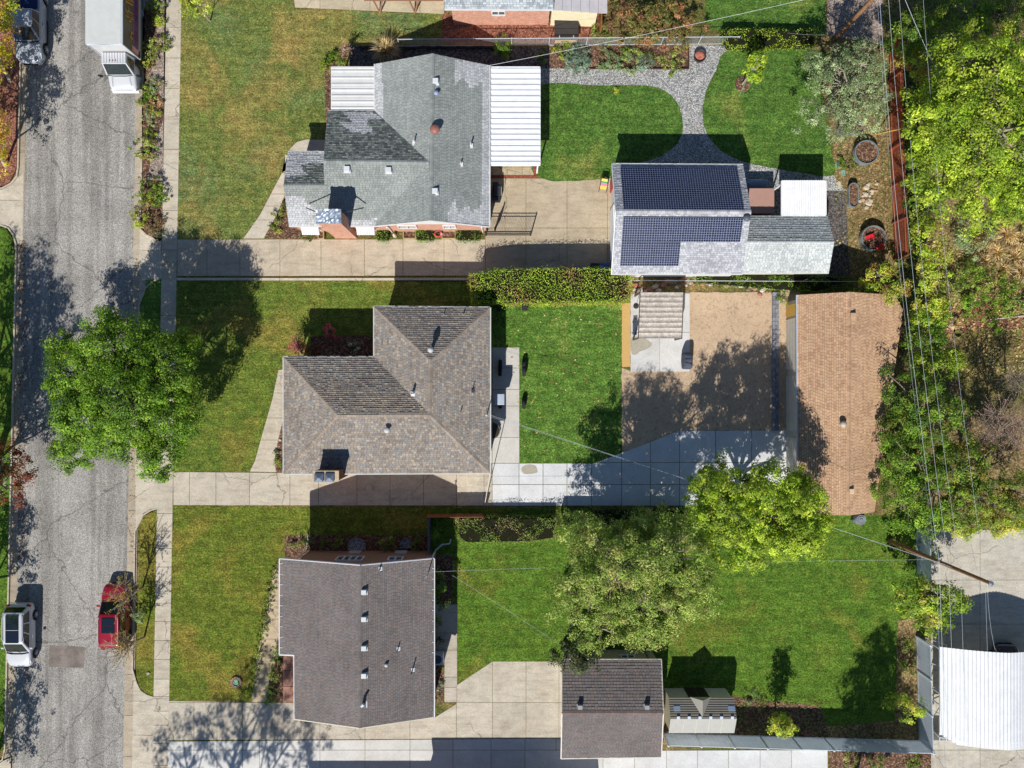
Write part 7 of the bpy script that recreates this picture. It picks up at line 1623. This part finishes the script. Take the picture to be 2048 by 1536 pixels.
for i, (z, dx, sg, rr_, lb) in enumerate(((7.0, -.15, .7, .024, 'thick overhead cable running down the east side, westernmost of the bundle'), (7.5, .15, .6, .02, 'overhead cable just right of the thick one'), (9.1, .0, .7, .016, 'upper overhead wire crossing the green border'), (9.9, 1.0, .7, .014, 'overhead wire nearest the right edge'), (6.4, 0, .8, .012, 'lowest thin overhead wire over the kitchen garden'))):
    u_ = Vector((dx, 0, z)); wire(A0+u_, B0+u_, sg, rr_, label=lb+', north span'); wire(B0+u_, C0+u_, sg, rr_, label=lb+', south span'); wire(A0+u_, A0+Vector((-1.5, 30, 0))+u_, sg, rr_, label=lb+', beyond the north pole')
wire(P(978, 131, 3.6), A0+Vector((0,0,8.2)), .35, .022, C(226,226,224), label='white service cable sloping from the grey roofed house to the north pole')
wire(P(974, 828, 4.5), B0+Vector((0,0,8.3)), .5, .018, label='service cable from the hipped house to the lower right pole'); wire(P(974, 831, 4.3), B0+Vector((0,0,7.6)), .8, .01, label='thinner lower line beside the hipped house service cable')
wire(P(857, 1144, 5.4), B0+Vector((0,0,6.0)), .5, .014, label='service cable from the charcoal house across the back lawn'); wire(P(905, 1151, 5.0), P(1150, 1310, 3.0), .2, .012, label='thin line from the charcoal house toward its detached garage')
wire(B0+Vector((0,0,11.8)), P(1990, 1300, 3.0), .2, .012, label='line dropping from the pole top to the metal carport'); wire(A0+Vector((0,0,8.8)), P(1885, 168, 7.5), .1, .026, label='thick white line slanting from the north pole into the huge tree')
wire(P(1655, 70, 5.0), P(1575, 66, 1.6), .1, .012, label='guy wire slanting over the north lawn'); wire(B0+Vector((.1,0,9)), P(2200, 1150, 6), .3, .014, label='wire running right from the lower right pole over the concrete')
# leaning T post
a = P(1752, 268, 0); b_ = P(1807, 256, 2.6); t = thing('t_post', 'yellow timber T shaped post leaning against the brown fence', 'post', a); m = MB(C(216,170,90)); m.beam(a, b_, .08, .08); m.build('pole', M['matte'], t); m = MB(C(206,160,84)); m.beam(b_+Vector((0,.3,.06)), b_-Vector((0,.3,-.06)), .07, .08); m.build('crossbar', M['matte'], t)
# bits in the mulch clearing
m = MB(C(226,224,216)); a = P(1886, 651, .3); b_ = P(1917, 655, .3); m.beam(a, b_, .12, .05); tag(m.build('board', M['matte']), 'white board lying at the edge of the mulch clearing', 'board')
c = P(1911, 668, 0); t = thing('basket', 'round woven basket beside the mulch clearing', 'basket', c); m = MB(C(130,130,80)); m.lathe([(.22,0),(.28,.35),(.24,.36),(.2,.1),(.001,.1)], c, 18); m.build('weave', M['rough'], t)
m = MB(C(206,206,200))
for p_, q in (((1975,640),(2048,632)), ((2013,605),(2020,640)), ((2010,604),(2048,600))): m.beam(P(*p_, .2), P(*q, .2), .05, .05)
tag(m.build('trellis', M['matte']), 'thin white garden bed frame at the right edge', 'frame')
# fallen leaves on the lawns and droppings of straw
def litter(name, label, region, n, pal, size, z, seed, clus=None):
    rng = np.random.default_rng(seed); xs = rng.uniform(region[0], region[2], n); ys = rng.uniform(region[1], region[3], n); keep = rng.uniform(size=n) < (.35+.65*(np.sin(xs*.09+seed)*np.cos(ys*.07) > 0)); xs, ys = xs[keep], ys[keep]; n = len(xs)
    pos = np.stack([(xs-1024)/S, (768-ys)/S, np.full(n, z)+rng.uniform(0, .02, n)], 1); pl = np.array(pal); o = leaves(name, pos, np.array([0,0,1])+rng.normal(size=(n,3))*.3, size*rng.uniform(.5,1.5,n), pl[rng.integers(0,len(pl),n)], None, asp=.8); tag(o, label, 'leaves', None, 'stuff')
litter('fallen_leaves', 'tan fallen leaves scattered over the vivid back lawn', (1020,620,1240,915), 230, [C(196,160,110), C(176,130,84), C(206,180,130)], .12, .03, 1)
litter('fallen_leaves', 'leaf litter gathered along the west gutter', (34,480,50,1120), 700, [C(130,96,64), C(100,76,54), C(160,124,84)], .10, -.10, 2)
litter('fallen_leaves', 'brown debris along the east gutter', (258,560,272,1330), 160, [C(130,96,64), C(100,76,54)], .08, -.10, 3)
litter('garden_debris', 'twigs and dry leaves on the kitchen garden ground', (1670,240,1780,550), 900, [C(190,160,110), C(150,120,80), C(120,110,60), C(100,130,60)], .13, .03, 4)
litter('weeds', 'weedy growth among the brush on the far right', (1800,440,2048,760), 5200, [C(130,140,66), C(190,160,112), C(110,122,54), C(176,142,98), C(206,180,136)], .16, .06, 5)
litter('border_undergrowth', 'green undergrowth along the foot of the east fence', (1790,100,1850,640), 5200, [C(90,112,50), C(120,134,60), C(70,92,40), C(150,130,70)], .22, .10, 6)
litter('bed_litter', 'dry leaves in the bed behind the beige shed', (1327,1400,1655,1482), 1500, [C(90,110,50), C(110,130,60), C(90,100,50), C(130,104,74)], .15, .04, 7)
litter('lawn_specks', 'small pale clippings on the front lawn', (360,30,560,470), 160, [C(190,180,130), C(170,160,100)], .06, .03, 8)
